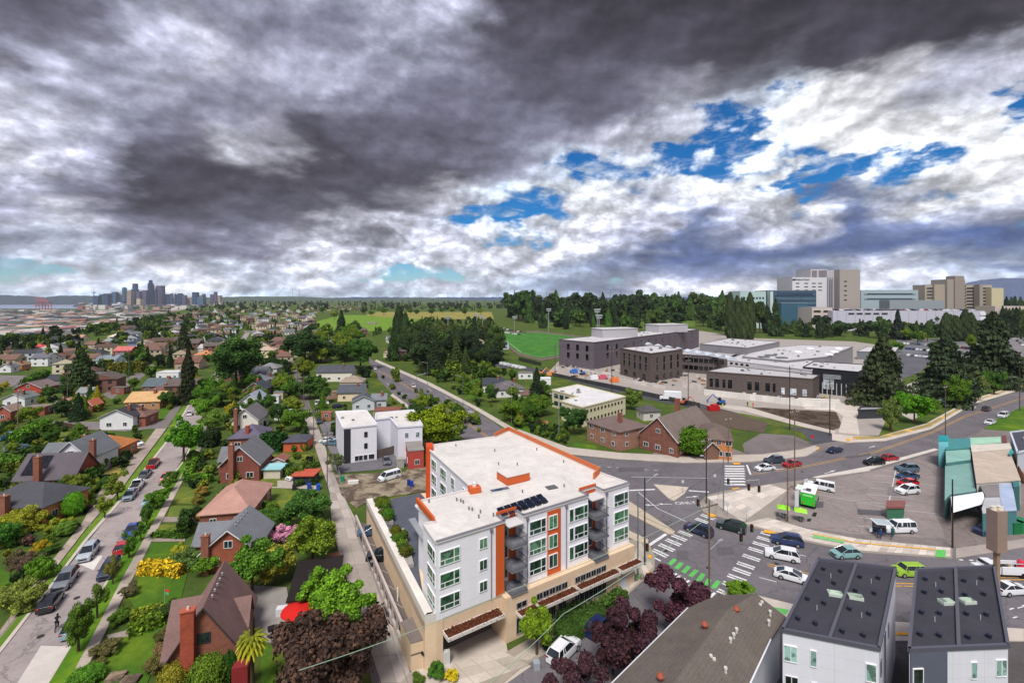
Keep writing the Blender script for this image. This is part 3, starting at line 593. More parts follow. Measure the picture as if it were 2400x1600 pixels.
# ================================================================ builders: cars, trees, houses
ORDW = 'first second third fourth fifth sixth seventh eighth ninth tenth eleventh twelfth thirteenth fourteenth fifteenth sixteenth seventeenth eighteenth nineteenth'.split()
TENS = {20: 'twent', 30: 'thirt', 40: 'fort', 50: 'fift', 60: 'sixt', 70: 'sevent', 80: 'eight', 90: 'ninet'}
def ordw(i):
    i += 1
    if i < 20: return ORDW[i-1]
    if i < 100: return TENS[i//10*10]+('ieth' if i % 10 == 0 else 'y-'+ORDW[i % 10-1])
    return ('hundred' if i < 200 else 'two hundred')+('th' if i % 100 == 0 else ' and '+ordw(i % 100-1))
SEEN = {}
def uniq(o):
    l = o.get('label'); SEEN.setdefault(l, []).append(o.name)
BLACKG, CHROME, TYRE = C(22, 28, 34), C(190, 190, 195), C(24, 24, 26)
def bevel(o, w):
    m = o.modifiers.new('bevel', 'BEVEL'); m.width = w; m.segments = 2; m.limit_method = 'ANGLE'; m.angle_limit = math.radians(30); m.harden_normals = True
def car_proto(kind):
    L, Wd, H = {'sedan': (4.7, 1.82, 1.43), 'hatchback': (4.15, 1.78, 1.52), 'suv': (4.7, 1.9, 1.72), 'boxcar': (4.1, 1.8, 1.62), 'pickup': (5.6, 1.98, 1.82), 'van': (5.0, 1.96, 1.86), 'canopy': (5.5, 1.98, 1.9)}[kind]
    low = {'sedan': [(-1, .55), (-.985, .86), (-.7, .98), (.42, .93), (.86, .78), (.97, .66), (1, .45)], 'hatchback': [(-1, .6), (-.98, .98), (-.6, 1.02), (.5, .98), (.9, .84), (1, .5)],
           'suv': [(-1, .6), (-.985, 1.06), (-.6, 1.1), (.42, 1.08), (.9, .98), (.985, .85), (1, .5)], 'boxcar': [(-1, .6), (-.985, 1.04), (-.6, 1.06), (.5, 1.04), (.92, .98), (1, .5)],
           'pickup': [(-1, .6), (-.99, 1.12), (-.1, 1.14), (.4, 1.14), (.9, 1.06), (.985, .95), (1, .55)], 'van': [(-1, .6), (-.985, 1.1), (0, 1.1), (.6, 1.08), (.92, .9), (1, .5)],
           'canopy': [(-1, .6), (-.99, 1.12), (-.1, 1.14), (.4, 1.14), (.9, 1.06), (.985, .95), (1, .55)]}[kind]
    gh = {'sedan': (-.84, -.40, .0, .50), 'hatchback': (-.97, -.62, .05, .58), 'suv': (-.98, -.78, .05, .50), 'boxcar': (-.98, -.9, .3, .5), 'pickup': (-.12, -.06, .2, .42), 'van': (-.98, -.93, .42, .7), 'canopy': (-.98, -.94, .2, .42)}[kind]
    belt = np.interp(gh[1], [p[0] for p in low], [p[1] for p in low])-.02
    e = thing('car' if kind not in ('pickup', 'van', 'canopy') else ('pickup_truck' if kind != 'van' else 'van'), 'parked car', 'car' if kind not in ('pickup', 'van', 'canopy') else ('pickup truck' if kind != 'van' else 'van'))
    hL, w = L/2, Wd/2
    b = MB(); n = 6
    for x, zt in low:
        k = 1-.10*abs(x)**6
        b.v += [(x*hL, -w*k*.94, .24), (x*hL, -w*k, .5), (x*hL, -w*k*.93, zt), (x*hL, w*k*.93, zt), (x*hL, w*k, .5), (x*hL, w*k*.94, .24)]
    # first and last stations closed
    for i in range(len(low)-1):
        for j in range(n): jj = (j+1) % n; b.f.append((i*n+j, i*n+jj, (i+1)*n+jj, (i+1)*n+j)[::-1])
    b.f.append(tuple(range(n))); m_ = (len(low)-1)*n; b.f.append(tuple(range(m_+n-1, m_-1, -1)))
    body = b.build('body', M['gloss'], e, smooth=True); bevel(body, .09)
    if kind == 'pickup':   # open bed, dark inside
        MB().box((-.56*hL, 0, 1.15), (.8*hL, Wd*.76, .02)).build('bed_liner', M['plain'], e, C(40, 40, 42))
    zb, zt = belt, H; r0, r1, f1, f0 = [q*hL for q in gh]; wb, wt = w*.9, w*.68
    g = MB(); g.v = [(r0, -wb, zb), (f0, -wb, zb), (f0, wb, zb), (r0, wb, zb), (r1, -wt, zt-.03), (f1, -wt, zt-.03), (f1, wt, zt-.03), (r1, wt, zt-.03)]
    g.f = [(0, 3, 2, 1), (4, 5, 6, 7), (0, 1, 5, 4), (1, 2, 6, 5), (2, 3, 7, 6), (3, 0, 4, 7)]
    gl = g.build('window', M['glass'], e, BLACKG)
    rf = MB(); rf.v = [(r1-.05, -wt-.02, zt-.04), (f1+.03, -wt-.02, zt-.04), (f1+.03, wt+.02, zt-.04), (r1-.05, wt+.02, zt-.04), (r1+.1, -wt+.1, zt+.02), (f1-.1, -wt+.1, zt+.02), (f1-.1, wt-.1, zt+.02), (r1+.1, wt-.1, zt+.02)]
    rf.f = list(g.f)
    for s in (-1, 1):
        rf.tube((f0, s*wb, zb), (f1, s*wt, zt-.03), .035, 5); rf.tube((r0, s*wb, zb), (r1, s*wt, zt-.03), .045, 5)
        xm = (f1+r1)/2+.05; rf.tube((xm, s*(wb+.005), zb), (xm-.05, s*(wt+.005), zt-.03), .03, 5)
        if kind in ('suv', 'van', 'canopy', 'boxcar'): rf.tube((r0*.55, s*wb, zb), (r1*.6, s*wt, zt-.03), .05, 5)
    if kind == 'canopy':
        for s in (-1, 1): rf.box((-.02*hL, s*(wb+wt)/2, (zb+zt)/2), (.25, .1, zt-zb-.06))
    if kind == 'suv':
        for s in (-1, 1): rf.tube((r1+.1, s*(wt-.06), zt+.06), (f1-.1, s*(wt-.06), zt+.06), .025, 5)
    ro_ = rf.build('roof', M['gloss'], e)
    for s in (-1, 1):
        for fx in (-.60, .62):
            cx = fx*hL; t = MB().tube((cx, s*(w-.2), .34), (cx, s*(w+.015), .34), .34, 14); ty = t.build('wheel', M['rubber'], e, TYRE)
            MB().tube((cx, s*(w+.01), .34), (cx, s*(w+.03), .34), .2, 10).build('rim', M['metal'], ty, CHROME)
        MB().box((hL*.955, s*w*.66, .72), (.10, .30, .10)).build('headlight', M['glass'], e, C(150, 156, 160))
        MB().box((-hL*.975, s*w*.72, .86), (.12, .3, .2)).build('tail_light', M['gloss'], e, C(150, 18, 16))
        MB().box((f0-.25, s*(w+.06), zb+.08), (.16, .18, .12)).build('body_mirror', M['gloss'], e)
    MB().box((hL*.985, 0, .55), (.08, Wd*.55, .2)).build('grille', M['plain'], e, C(25, 25, 28))
    MB().box((0, 0, .22), (L*.8, Wd*.86, .12)).build('underside', M['rubber'], e, C(15, 15, 15))
    return e
CARS = {}
CARN = {'sedan': 'car', 'hatchback': 'car', 'suv': 'car', 'boxcar': 'car', 'pickup': 'pickup_truck', 'van': 'van', 'canopy': 'pickup_truck'}
USED = set()
def car(kind, px, py, toward, color, label, group=None, z=.05, scale=None):
    """px,py = ground point under the car's middle; toward = photo pixel its nose points to"""
    if kind not in CARS: CARS[kind] = car_proto(kind)
    src = CARS[kind]; o = G(px, py, z); t = G(*toward, z) if isinstance(toward, tuple) else None
    rz = math.atan2(t.y-o.y, t.x-o.x) if t else toward
    if kind not in USED:
        USED.add(kind); kids(src)
        for ch in kids(src): kids(ch)
        r = src; PROTO_FIRST.append((src, o, rz, color, label, group, scale)); return
    r = tree_copy(src, o, rz, color, label, group, scale, ('body', 'roof', 'body_mirror'))
    return r
PROTO_FIRST = []
def settle_cars():
    for src, o, rz, color, label, group, scale in PROTO_FIRST:
        src.location = o; src.rotation_euler = (0, 0, rz); src['label'] = label
        if scale: src.scale = scale
        if group: src['group'] = group
        for ch in src.children:
            if ch.name.startswith(('body', 'roof')): ch.color = color

# ---------------------------------------------------------------- foliage
rng = np.random.default_rng(5)
def leafmesh(name, pos, nrm, size, core=None, aspect=1.0):
    n = len(pos); t = rng.normal(size=(n, 3)); nrm = nrm+rng.normal(size=(n, 3))*.55; nrm /= np.linalg.norm(nrm, axis=1, keepdims=True)
    a = np.cross(nrm, t); a /= np.linalg.norm(a, axis=1, keepdims=True); b = np.cross(nrm, a)
    s = (size*rng.uniform(.6, 1.3, n))[:, None]; a = a*s; b = b*s*aspect
    v = np.stack([pos-a-b*.6, pos+a-b, pos+a*.7+b, pos-a+b*.9], 1).reshape(-1, 3); f = np.arange(4*n).reshape(-1, 4)
    tint = np.repeat(rng.uniform(0, 1, n)**1.3, 4)
    V_ = v; F_ = [tuple(x) for x in f.tolist()]
    if core is not None:
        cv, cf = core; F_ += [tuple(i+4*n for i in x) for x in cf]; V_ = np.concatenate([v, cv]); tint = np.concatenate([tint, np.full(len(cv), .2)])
    me = bpy.data.meshes.new(name); me.from_pydata(V_.tolist(), [], F_); me.materials.append(M['leaf'])
    at = me.attributes.new('tint', 'FLOAT', 'POINT'); at.data.foreach_set('value', tint.astype(np.float32)); return me
import bmesh
def ico(c, r, sub=1):
    bm = bmesh.new(); bmesh.ops.create_icosphere(bm, subdivisions=sub, radius=1); v = np.array([q.co[:] for q in bm.verts]); f = [tuple(x.index for x in q.verts) for q in bm.faces]; bm.free()
    v = v*(1+rng.uniform(-.15, .15, (len(v), 1))); return v*np.array(r)+np.array(c), f
def merge(parts):
    vs_, fs_2, k = [], [], 0
    for v, f in parts: vs_.append(v); fs_2 += [tuple(i+k for i in x) for x in f]; k += len(v)
    return np.concatenate(vs_), fs_2
def unit(n): d = rng.normal(size=(n, 3)); return d/np.linalg.norm(d, axis=1, keepdims=True)
def broad(n, K, leaf, gap=.0, flatb=.75):
    # crown of unit half-width, from z=0 to z=1.7
    cs = unit(K); rad = rng.uniform(.3, .92, (K, 1)); cs = cs*rad*(1+.22*np.sin(cs[:, :1]*4+rng.uniform(0, 6))); cs[:, 2] = np.abs(cs[:, 2])*1.25*flatb+.2-.35*(rad[:, 0] < .5)+rng.uniform(-.08, .12, K); cr = rng.uniform(.13, .38, K)*(1.15-.35*rad[:, 0])
    which = rng.integers(0, K, n); d = unit(n); d[:, 2] = np.where(d[:, 2] < -.3, -d[:, 2], d[:, 2]); r = (rng.uniform(.7, 1.05, (n, 1))+.3*rng.uniform(0, 1, (n, 1))**6)*cr[which][:, None]
    pos = cs[which]+d*r+np.array([0, 0, .35]); core = merge([ico(cs[i]+np.array([0, 0, .35]), (cr[i]*.62,)*3) for i in range(K)])
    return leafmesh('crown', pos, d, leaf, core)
def conif(n, leaf, droop=.35, slim=1.0):
    # unit half-width, height 1 -> scaled
    h = rng.uniform(0, 1, n)**1.35; W_ = 26; lev = np.floor(h*W_)/W_; nb = 9; az_ = rng.integers(0, nb, n)*2*np.pi/nb+lev*40+rng.normal(size=n)*.16
    reach = (1-lev)**.85*(.74+.2*np.sin(lev*91+np.floor(az_*3))+.22*np.sin(az_*2+lev*13+rng.uniform(0, 6)))*slim+.03; r = reach*rng.uniform(.25, 1, n)**.6
    pos = np.stack([np.cos(az_)*r, np.sin(az_)*r, .06+lev*.94-droop*r*.14+rng.normal(size=n)*.006], 1)
    d = np.stack([np.cos(az_)*.5, np.sin(az_)*.5, np.full(n, 1.)], 1)
    K = 9; core = merge([ico((0, 0, .1+.86*i/K), ((1-i/K)*.5*slim+.02, (1-i/K)*.5*slim+.02, .09)) for i in range(K)])
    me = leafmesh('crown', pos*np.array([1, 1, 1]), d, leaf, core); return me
def column(n, leaf):
    u = rng.uniform(0, 1, n); rr = np.sin(np.clip(u, .02, .98)*np.pi)**.45*(1-u*.35); a = rng.uniform(0, 2*np.pi, n); rr = rr*(1+.13*np.sin(a*5+u*20))*rng.uniform(.85, 1.05, n)
    pos = np.stack([np.cos(a)*rr, np.sin(a)*rr, u], 1); d = np.stack([np.cos(a), np.sin(a), np.full(n, .4)], 1)
    core = merge([ico((0, 0, .1+.8*i/6), (.72*(np.sin((.1+.8*i/6)*np.pi)**.45)*(1-.3*i/6),)*2+(.13,)) for i in range(7)])
    return leafmesh('crown', pos, d, leaf, core)
def ballm(n, leaf):
    d = unit(n); d[:, 2] = np.where(d[:, 2] < -.4, -d[:, 2], d[:, 2]); pos = d*(rng.uniform(.84, 1.03, (n, 1))+.2*rng.uniform(0, 1, (n, 1))**7)*(1+.09*np.sin(d[:, :1]*7+d[:, 1:2]*5)+.07*np.sin(d[:, 2:3]*11+d[:, :1]*9)); pos[:, 2] = pos[:, 2]*.9+.8
    return leafmesh('crown', pos, d, leaf, ico((0, 0, .8), (.86, .86, .78), 2))
def hedgem(n, leaf, dims=(1, 1, 1)):
    # box of leaves resting on z=0, lumpy along its length
    dims = np.array(dims); ar = np.array([dims[1]*dims[2]]*2+[dims[0]*dims[2]]*2+[dims[0]*dims[1]]); f = rng.choice(5, n, p=ar/ar.sum()); p = rng.uniform(-.5, .5, (n, 3)); d = np.zeros((n, 3))
    for k, (ax, sg) in enumerate(((0, -1), (0, 1), (1, -1), (1, 1), (2, 1))):
        m_ = f == k; p[m_, ax] = sg*.5; d[m_, ax] = sg
    p = p*dims; lump = np.sin(p[:, 0]*2.3+1)*.08+np.sin(p[:, 0]*5.1)*.05; p += d*lump[:, None]*min(dims[1], dims[2])+rng.normal(size=(n, 3))*leaf*.9; p[:, 2] += .5*dims[2]
    bx = MB().box((0, 0, .45*dims[2]), (dims[0]*.94, dims[1]*.86, dims[2]*.9)); return leafmesh('crown', p, d, leaf, (np.array(bx.v), bx.f))
def palm_mesh():
    V_, F_, T_ = [], [], []
    for k in range(64):
        a = k*2.4; up = .9-k/64*1.6; L = 1.0; prev = None
        for s in range(7):
            r = s/6; x = r*L*(math.cos(max(min(up, 1), -1)*.9)); z = math.sin(up*.95)*r*L-.55*r*r; w = .09*(1-r)+.012
            c = Vector((math.cos(a)*x, math.sin(a)*x, z)); sd_ = Vector((-math.sin(a), math.cos(a), 0))*w*2.6
            n = len(V_); V_ += [tuple(c-sd_+Vector((0, 0, -.05))), tuple(c+Vector((0, 0, .02))), tuple(c+sd_+Vector((0, 0, -.05)))]; T_ += [k/64]*3
            if s: F_ += [(n-3, n-2, n+1, n), (n-2, n-1, n+2, n+1)]
    me = bpy.data.meshes.new('fronds'); me.from_pydata(V_, [], F_); me.materials.append(M['leaf'])
    at = me.attributes.new('tint', 'FLOAT', 'POINT'); at.data.foreach_set('value', T_); return me
CR = {'broad': [broad(15000, 46, .030), broad(15000, 36, .031), broad(15000, 54, .030)], 'airy': [broad(4200, 20, .034), broad(3800, 17, .036)], 'plum': [broad(9000, 22, .036), broad(9000, 18, .036)], 'mid': [broad(2600, 26, .072), broad(2600, 22, .072), broad(2400, 30, .075)],
      'low': [broad(260, 12, .24), broad(240, 10, .25)], 'conifer': [conif(14000, .027), conif(14000, .028, .6)], 'cmid': [conif(2600, .06), conif(2600, .062, .5), conif(2400, .062, .3)], 'clow': [conif(240, .2), conif(220, .2)],
      'column': [column(5000, .05)], 'colmid': [column(1500, .1)], 'ball': [ballm(9000, .034)], 'ballmid': [ballm(1600, .08)], 'hedge': [hedgem(7000, .024)], 'hedgemid': [hedgem(700, .08)], 'palm': [palm_mesh()]}
CONK = ('conifer', 'cmid', 'clow', 'column', 'colmid')
trunk_me = MB().tube((0, 0, 0), (0, 0, 1), 1.0, 8, .55).tube((0, 0, .6), (.9, .4, 1.15), .5, 6, .2).tube((0, 0, .65), (-.9, .3, 1.2), .5, 6, .2).tube((0, 0, .7), (.2, -.9, 1.2), .45, 6, .2)
_t = trunk_me.build('trunk', M['bark']); TRUNK = _t.data; bpy.data.objects.remove(_t)
def meshobj(name, me, parent, loc, scale, rz=0, color=None):
    o = bpy.data.objects.new(name, me); COL.objects.link(o); o.parent = parent; o.location = loc; o.scale = scale; o.rotation_euler = (0, 0, rz)
    if color: o.color = color
    return o
BK = C(86, 72, 60)
def tree_at(p, kind, r, h, color, label, cat='tree', name=None, group=None, trunk=None):
    """p: foot of the trunk; r crown half width; h total height"""
    if kind == 'mid' and p[1] < 420: kind = 'broad'
    if kind == 'cmid' and p[1] < 300: kind = 'conifer'
    if kind == 'colmid' and p[1] < 460: kind = 'column'
    me = R.choice(CR[kind]); rz = R.uniform(0, 6.28); k = R.uniform(.86, 1.14)*(1.4 if color[1] < lin(98) and color[1] > color[0] else (1.12 if color[1] < lin(125) and color[1] > color[0] else 1)); color = (color[0]*k, color[1]*k, color[2]*k, 1)
    nm = name or ('conifer_tree' if kind in ('conifer', 'cmid', 'clow') else 'poplar_tree' if kind in ('column', 'colmid') else 'plum_tree' if kind == 'plum' else 'street_tree' if 'street tree' in label else 'garden_tree' if group and ('garden' in group or 'alley' in group or 'blocks' in group) else 'tree')
    if kind in ('low', 'clow'):
        z0 = h*.1; o = meshobj(nm, me, None, (p[0], p[1], p[2]), (r, r, h/1.5 if kind == 'low' else h), rz, color); tag(o, label, cat, group); uniq(o); return o
    e = thing(nm, label, cat, (p[0], p[1], p[2]), rz, group); uniq(e)
    if kind in ('broad', 'mid', 'airy', 'plum'):
        t = h*.28 if trunk is None else trunk; meshobj('trunk', TRUNK, e, (0, 0, 0), (max(.12, h*.028),)*2+(t+.25*(h-t),), 0, BK)
        meshobj('crown', me, e, (0, 0, t*.72), (r, r, (h-t*.72)/1.62), 0, color)
    elif kind in CONK:
        meshobj('trunk', TRUNK, e, (0, 0, 0), (h*.02, h*.02, h*.22), 0, BK); meshobj('crown', me, e, (0, 0, h*.03), (r, r, h*.97), 0, color)
    elif kind == 'palm':
        meshobj('trunk', TRUNK, e, (0, 0, 0), (.22, .22, h*.86), 0, C(70, 56, 44)); meshobj('fronds', me, e, (0, 0, h*.82), (r, r, r*1.1), 0, color)
    return e
def tree(px, py, kind, r, h, color, label, **k): return tree_at(G(px, py), kind, r, h, color, label, **k)
def bush(px, py, r, h, color, label, kind='ball', name='shrub', cat='shrub', group=None, p=None):
    p = p or G(px, py); k = R.uniform(.88, 1.12); o = meshobj(name, R.choice(CR[kind]), None, p, (r, r*R.uniform(.85, 1.1), h/1.7), R.uniform(0, 6), (color[0]*k, color[1]*k, color[2]*k, 1)); tag(o, label, cat, group); uniq(o); return o
def hedge(p, q, w, h, color, label, kind='hedge'):
    a, b = G(*p), G(*q); c = (a+b)/2; d = b-a
    L = d.length; lf = .085+.0009*c.y; n = int(min(9000, (L*(w+2*h)+2*w*h)/(lf*lf)*.9)); o = meshobj('hedge', hedgem(n, lf, (L, w, h)), None, c, (1, 1, 1), math.atan2(d.y, d.x), color); tag(o, label, 'hedge'); uniq(o); return o

# ---------------------------------------------------------------- windows and houses
_w = MB(); [_w.box(c, s) for c, s in (((0, 0, .47), (1, 1, .06)), ((0, 0, -.47), (1, 1, .06)), ((-.47, 0, 0), (.06, 1, .88)), ((.47, 0, 0), (.06, 1, .88)), ((0, 0, 0), (.05, .8, .88)))]
_o = _w.build('window', M['plain']); WF = _o.data; bpy.data.objects.remove(_o)
_o = MB().box((0, 0, 0), (.94, 1, .94)).build('pane', M['glass']); WP = _o.data; bpy.data.objects.remove(_o)
_w = MB(); [_w.box(c, s) for c, s in (((0, 0, .475), (1, 1, .05)), ((0, 0, -.475), (1, 1, .05)), ((-.48, 0, 0), (.04, 1, .9)), ((.48, 0, 0), (.04, 1, .9)), ((0, 0, -.14), (.92, .9, .045)), ((.2, 0, 0), (.04, .8, .9)), ((-.25, 0, -.3), (.035, .8, .3)))]
_o = _w.build('window', M['plain']); WF2 = _o.data; bpy.data.objects.remove(_o)
_w = MB(); [_w.box(c, s) for c, s in (((0, 0, .475), (1, 1, .05)), ((0, 0, -.475), (1, 1, .05)), ((-.47, 0, 0), (.06, 1, .9)), ((.47, 0, 0), (.06, 1, .9)))]
_o = _w.build('window', M['plain']); WF3 = _o.data; bpy.data.objects.remove(_o)
def window(parent, a, b, s, z, w, h, frame=C(225, 225, 220), pane=C(36, 48, 52), fm=None, name='window', org=None, deep=.10):
    """window on the vertical wall from a to b (seen from outside with a on the left), centre s metres along, z up"""
    a, b = Vector((a[0], a[1], 0)), Vector((b[0], b[1], 0)); d = (b-a).normalized(); n = Vector((d.y, -d.x, 0)); org = org if org is not None else ORG.get(parent.name, Vector((0, 0, 0)))
    p = a+d*s+n*(deep*.5-.01)+Vector((0, 0, z))-org; rz = math.atan2(d.y, d.x)
    f = meshobj(name, fm or WF, parent, p, (w, deep, h), rz, frame); g = meshobj('pane', WP, f, (0, 0, 0), (.98, .5, .98), 0, pane); return f
BRICK, WHT, CREAM = C(130, 82, 66), C(222, 222, 224), C(206, 196, 170)
DKG, GRY, BRN, TAN = C(66, 66, 72), C(112, 112, 118), C(92, 74, 68), C(168, 122, 84)
def house(p, rz, w, d, h, rh, wall, roof, label, kind='gable', wm='stucco', chim=None, cross=None, win=True, name='house', cat='house', ov=.4, group=None, vents=False, trim=WHT, nwin=None, door=False, base=.0):
    """w along local x (the side seen by the camera at rz=0), d away from it; ridge runs along local y for gable, along x for side"""
    e = thing(name, label, cat, (p[0], p[1], p[2] if len(p) > 2 else 0), rz, group); uniq(e)
    hx, hy = w/2, d/2
    wl_ = MB(); z1 = h
    L0 = Vector((0, 0, 0)); ORG[e.name] = L0
    if kind == 'gable':
        wl_.v = [(-hx, -hy, 0), (hx, -hy, 0), (hx, hy, 0), (-hx, hy, 0), (-hx, -hy, h), (hx, -hy, h), (hx, hy, h), (-hx, hy, h), (0, -hy, h+rh), (0, hy, h+rh)]
        wl_.f = [(0, 1, 5, 8, 4), (1, 2, 6, 5), (2, 3, 7, 9, 6), (3, 0, 4, 7)]
        prof = 'y'
    elif kind == 'side':
        wl_.v = [(-hx, -hy, 0), (hx, -hy, 0), (hx, hy, 0), (-hx, hy, 0), (-hx, -hy, h), (hx, -hy, h), (hx, hy, h), (-hx, hy, h), (-hx, 0, h+rh), (hx, 0, h+rh)]
        wl_.f = [(0, 1, 5, 4), (1, 2, 6, 9, 5), (2, 3, 7, 6), (3, 0, 4, 8, 7)]
    else:
        wl_.box((0, 0, h/2), (w, d, h))
    wall_o = wl_.build('wall', M[wm], e, wall)
    rf = MB(); t = .16
    def slope(a, b, c, d_):
        # roof slab with thickness, corners given on its top face anticlockwise from outside
        n = len(rf.v); q = [Vector(x) for x in (a, b, c, d_)]; rf.v += [tuple(x) for x in q]+[(x.x, x.y, x.z-t) for x in q]
        rf.f += [(n, n+1, n+2, n+3), (n+7, n+6, n+5, n+4), (n, n+4, n+5, n+1), (n+1, n+5, n+6, n+2), (n+2, n+6, n+7, n+3), (n+3, n+7, n+4, n)]
    if kind == 'gable':
        k = rh/hx; zo = h-ov*k+t; zr = h+rh+t
        slope((-hx-ov, -hy-ov, zo), (0, -hy-ov, zr), (0, hy+ov, zr), (-hx-ov, hy+ov, zo)); slope((0, -hy-ov, zr), (hx+ov, -hy-ov, zo), (hx+ov, hy+ov, zo), (0, hy+ov, zr))
    elif kind == 'side':
        k = rh/hy; zo = h-ov*k+t; zr = h+rh+t
        slope((-hx-ov, -hy-ov, zo), (hx+ov, -hy-ov, zo), (hx+ov, 0, zr), (-hx-ov, 0, zr)); slope((-hx-ov, 0, zr), (hx+ov, 0, zr), (hx+ov, hy+ov, zo), (-hx-ov, hy+ov, zo))
    elif kind == 'hip':
        X, Y = hx+ov, hy+ov; m_ = min(X, Y); rx, ry = X-m_, Y-m_; z0, zr = h, h+rh
        rf.v = [(-X, -Y, z0), (X, -Y, z0), (X, Y, z0), (-X, Y, z0), (-rx, -ry, zr), (rx, ry, zr)]
        if rx > ry: rf.v[4], rf.v[5] = (-rx, 0, zr), (rx, 0, zr); rf.f = [(0, 1, 5, 4), (1, 2, 5), (2, 3, 4, 5), (3, 0, 4)]
        else: rf.v[4], rf.v[5] = (0, -ry, zr), (0, ry, zr); rf.f = [(0, 1, 4), (1, 2, 5, 4), (2, 3, 5), (3, 0, 4, 5)]
        rf.v += [(-X, -Y, z0-.14), (X, -Y, z0-.14), (X, Y, z0-.14), (-X, Y, z0-.14)]; rf.f += [(0, 6, 7, 1), (1, 7, 8, 2), (2, 8, 9, 3), (3, 9, 6, 0), (9, 8, 7, 6)]
    elif kind == 'flat':
        rf.box((0, 0, h+.1), (w+2*ov, d+2*ov, .2))
    rm = 'flatroof' if kind == 'flat' else 'shingle'
    ro = rf.build('roof', M[rm], e, roof)
    if kind in ('gable',) and win is not None:   # pale bargeboards
        bb = MB(); k = rh/hx; zo = h-ov*k+.1; zr = h+rh+.1; y = -hy-ov-.03
        bb.tube((-hx-ov, y, zo), (0, y, zr), .07, 4).tube((0, y, zr), (hx+ov, y, zo), .07, 4); bb.build('bargeboard', M['plain'], ro, trim)
    if win:
        n = nwin or max(1, int(w/3.4)); fl = 2 if h > 4.6 else 1
        for f_ in range(fl):
            zc = 1.55+f_*2.7
            for i in range(n): window(e, (-hx, -hy), (hx, -hy), w*(i+.5)/n+R.uniform(-.3, .3), zc, R.choice((1.1, 1.5)), 1.2, trim, org=L0)
            m2 = max(1, int(d/4))
            for i in range(m2):
                window(e, (hx, -hy), (hx, hy), d*(i+.5)/m2, zc, 1.1, 1.2, trim, org=L0); window(e, (-hx, hy), (-hx, -hy), d*(i+.5)/m2, zc, 1.1, 1.2, trim, org=L0)
        if kind == 'gable' and rh > 2.2: window(e, (-hx, -hy), (hx, -hy), hx, h+rh*.32, 1.2, 1.1, trim, org=L0)
    if door: meshobj('door', WP, e, (-hx*.4, -hy-.03, 1.0), (.9, .08, 2.0), 0, C(120, 60, 40))
    if chim:
        for (x, y, zt, cw, cdp) in chim:
            c_ = MB().box((x, y, zt/2), (cw, cdp, zt)).box((x, y, zt+.06), (cw+.14, cdp+.14, .12)); co = c_.build('chimney', M['brick'], e, BRICK if wall is not BRICK else C(150, 72, 52))
            MB().lathe((x, y, zt+.12), ((.14, 0), (.11, .3)), 8).build('flue', M['plain'], co, C(200, 196, 188))
    if vents and kind == 'gable':
        for i in range(5): MB().lathe((.35, -hy*.6+i*1.1, h+rh-.15), ((.12, 0), (.12, .28), (.03, .34)), 8).build('vent', M['metal'], ro, C(200, 200, 205))
    if cross:   # (side, y centre, width, projection, rise)
        for (sd_, y, cw, pr, ch) in cross:
            X = hx*sd_; m3 = MB(); r3 = MB(); x1 = X+pr*sd_
            m3.prism([(X-sd_*.3, y-cw/2), (x1, y-cw/2), (x1, y+cw/2), (X-sd_*.3, y+cw/2)], 0, h); m3.poly([(x1, y-cw/2, h), (x1, y+cw/2, h), (x1, y, h+ch)])
            xi = X*(1-ch/rh) if kind == 'gable' else X*.3
            for s in (-1, 1):
                q = [(x1+sd_*.3, y+s*(cw/2+.3), h-.3*ch/(cw/2)+.14), (x1+sd_*.3, y, h+ch+.14), (xi, y, h+ch+.14), (X, y+s*(cw/2+.3), h-.3*ch/(cw/2)+.14)]
                n = len(r3.v); r3.v += q+[(a, b, c-.14) for a, b, c in q]; r3.f += [(n, n+1, n+2, n+3), (n+7, n+6, n+5, n+4), (n, n+4, n+5, n+1), (n+1, n+5, n+6, n+2), (n+2, n+6, n+7, n+3), (n+3, n+7, n+4, n)]
            wg = m3.build('wing', M[wm], e, wall); r3.build('wing_roof', M['shingle'], wg, roof)
    return e
def angle_to(px, py, vpx=669):
    return -math.atan2((vpx-1200)/1100., 1.) * 1.0
GA = math.atan2(531, 1100)     # street grid is turned this far anticlockwise
# ================================================================ the white and orange apartment building
ORG_ = C(198, 92, 44); WHB = C(230, 229, 234); BEIGE = C(214, 188, 158); ROOFW = C(206, 201, 196); GLG = C(52, 92, 66)
ZT, ZP = 13.6, 5.27
P3 = lambda x, y, z=0.: G(900+x*.38265, 1000+y*.38265, z)
A_, B_ = P3(320, 715, ZT), P3(1500, 350, ZT); e1 = (B_-A_); e1.z = 0; e1.normalize(); nO = Vector((e1.y, -e1.x, 0))
def sx(xz):
    # distance along the street front for a photo column
    k = (900+xz*.38265-CX)/F; return (k*A_.y-A_.x)/(e1.x-k*e1.y)
def FP(s, off=0., z=0.): v = A_+e1*s+nO*off; return Vector((v.x, v.y, z))
LAB = (B_-A_).length
ap_b = thing('apartment_building', 'white and orange four storey apartment building with flat white roof and balconies', 'apartment building', (0, 0, 0))
n1a, n1b, n3a, n3b = sx(737), sx(852), sx(1250), sx(1345)
ring = [FP(0), FP(n1a), FP(n1a, -1.7), FP(n1b, -1.7), FP(n1b), FP(n3a), FP(n3a, -1.7), FP(n3b, -1.7), FP(n3b), FP(LAB)]
back_ = [P3(1320, 285, ZT), P3(762, 28, ZT), P3(680, 65, ZT), P3(280, 118, ZT), P3(283, 150, ZT), P3(545, 385, ZT), P3(212, 462, ZT), P3(312, 588, ZT), P3(240, 600, ZT)]
plan = ring+back_
MB().prism(plan, ZP, ZT-.02).build('wall', M['panel'], ap_b, WHB)
cc = sum(plan, Vector())/len(plan)
MB().prism([cc+(p-cc)*.995 for p in plan], ZT-.015, ZT+.03).build('roof', M['flatroof'], ap_b, ROOFW)
rim = MB()
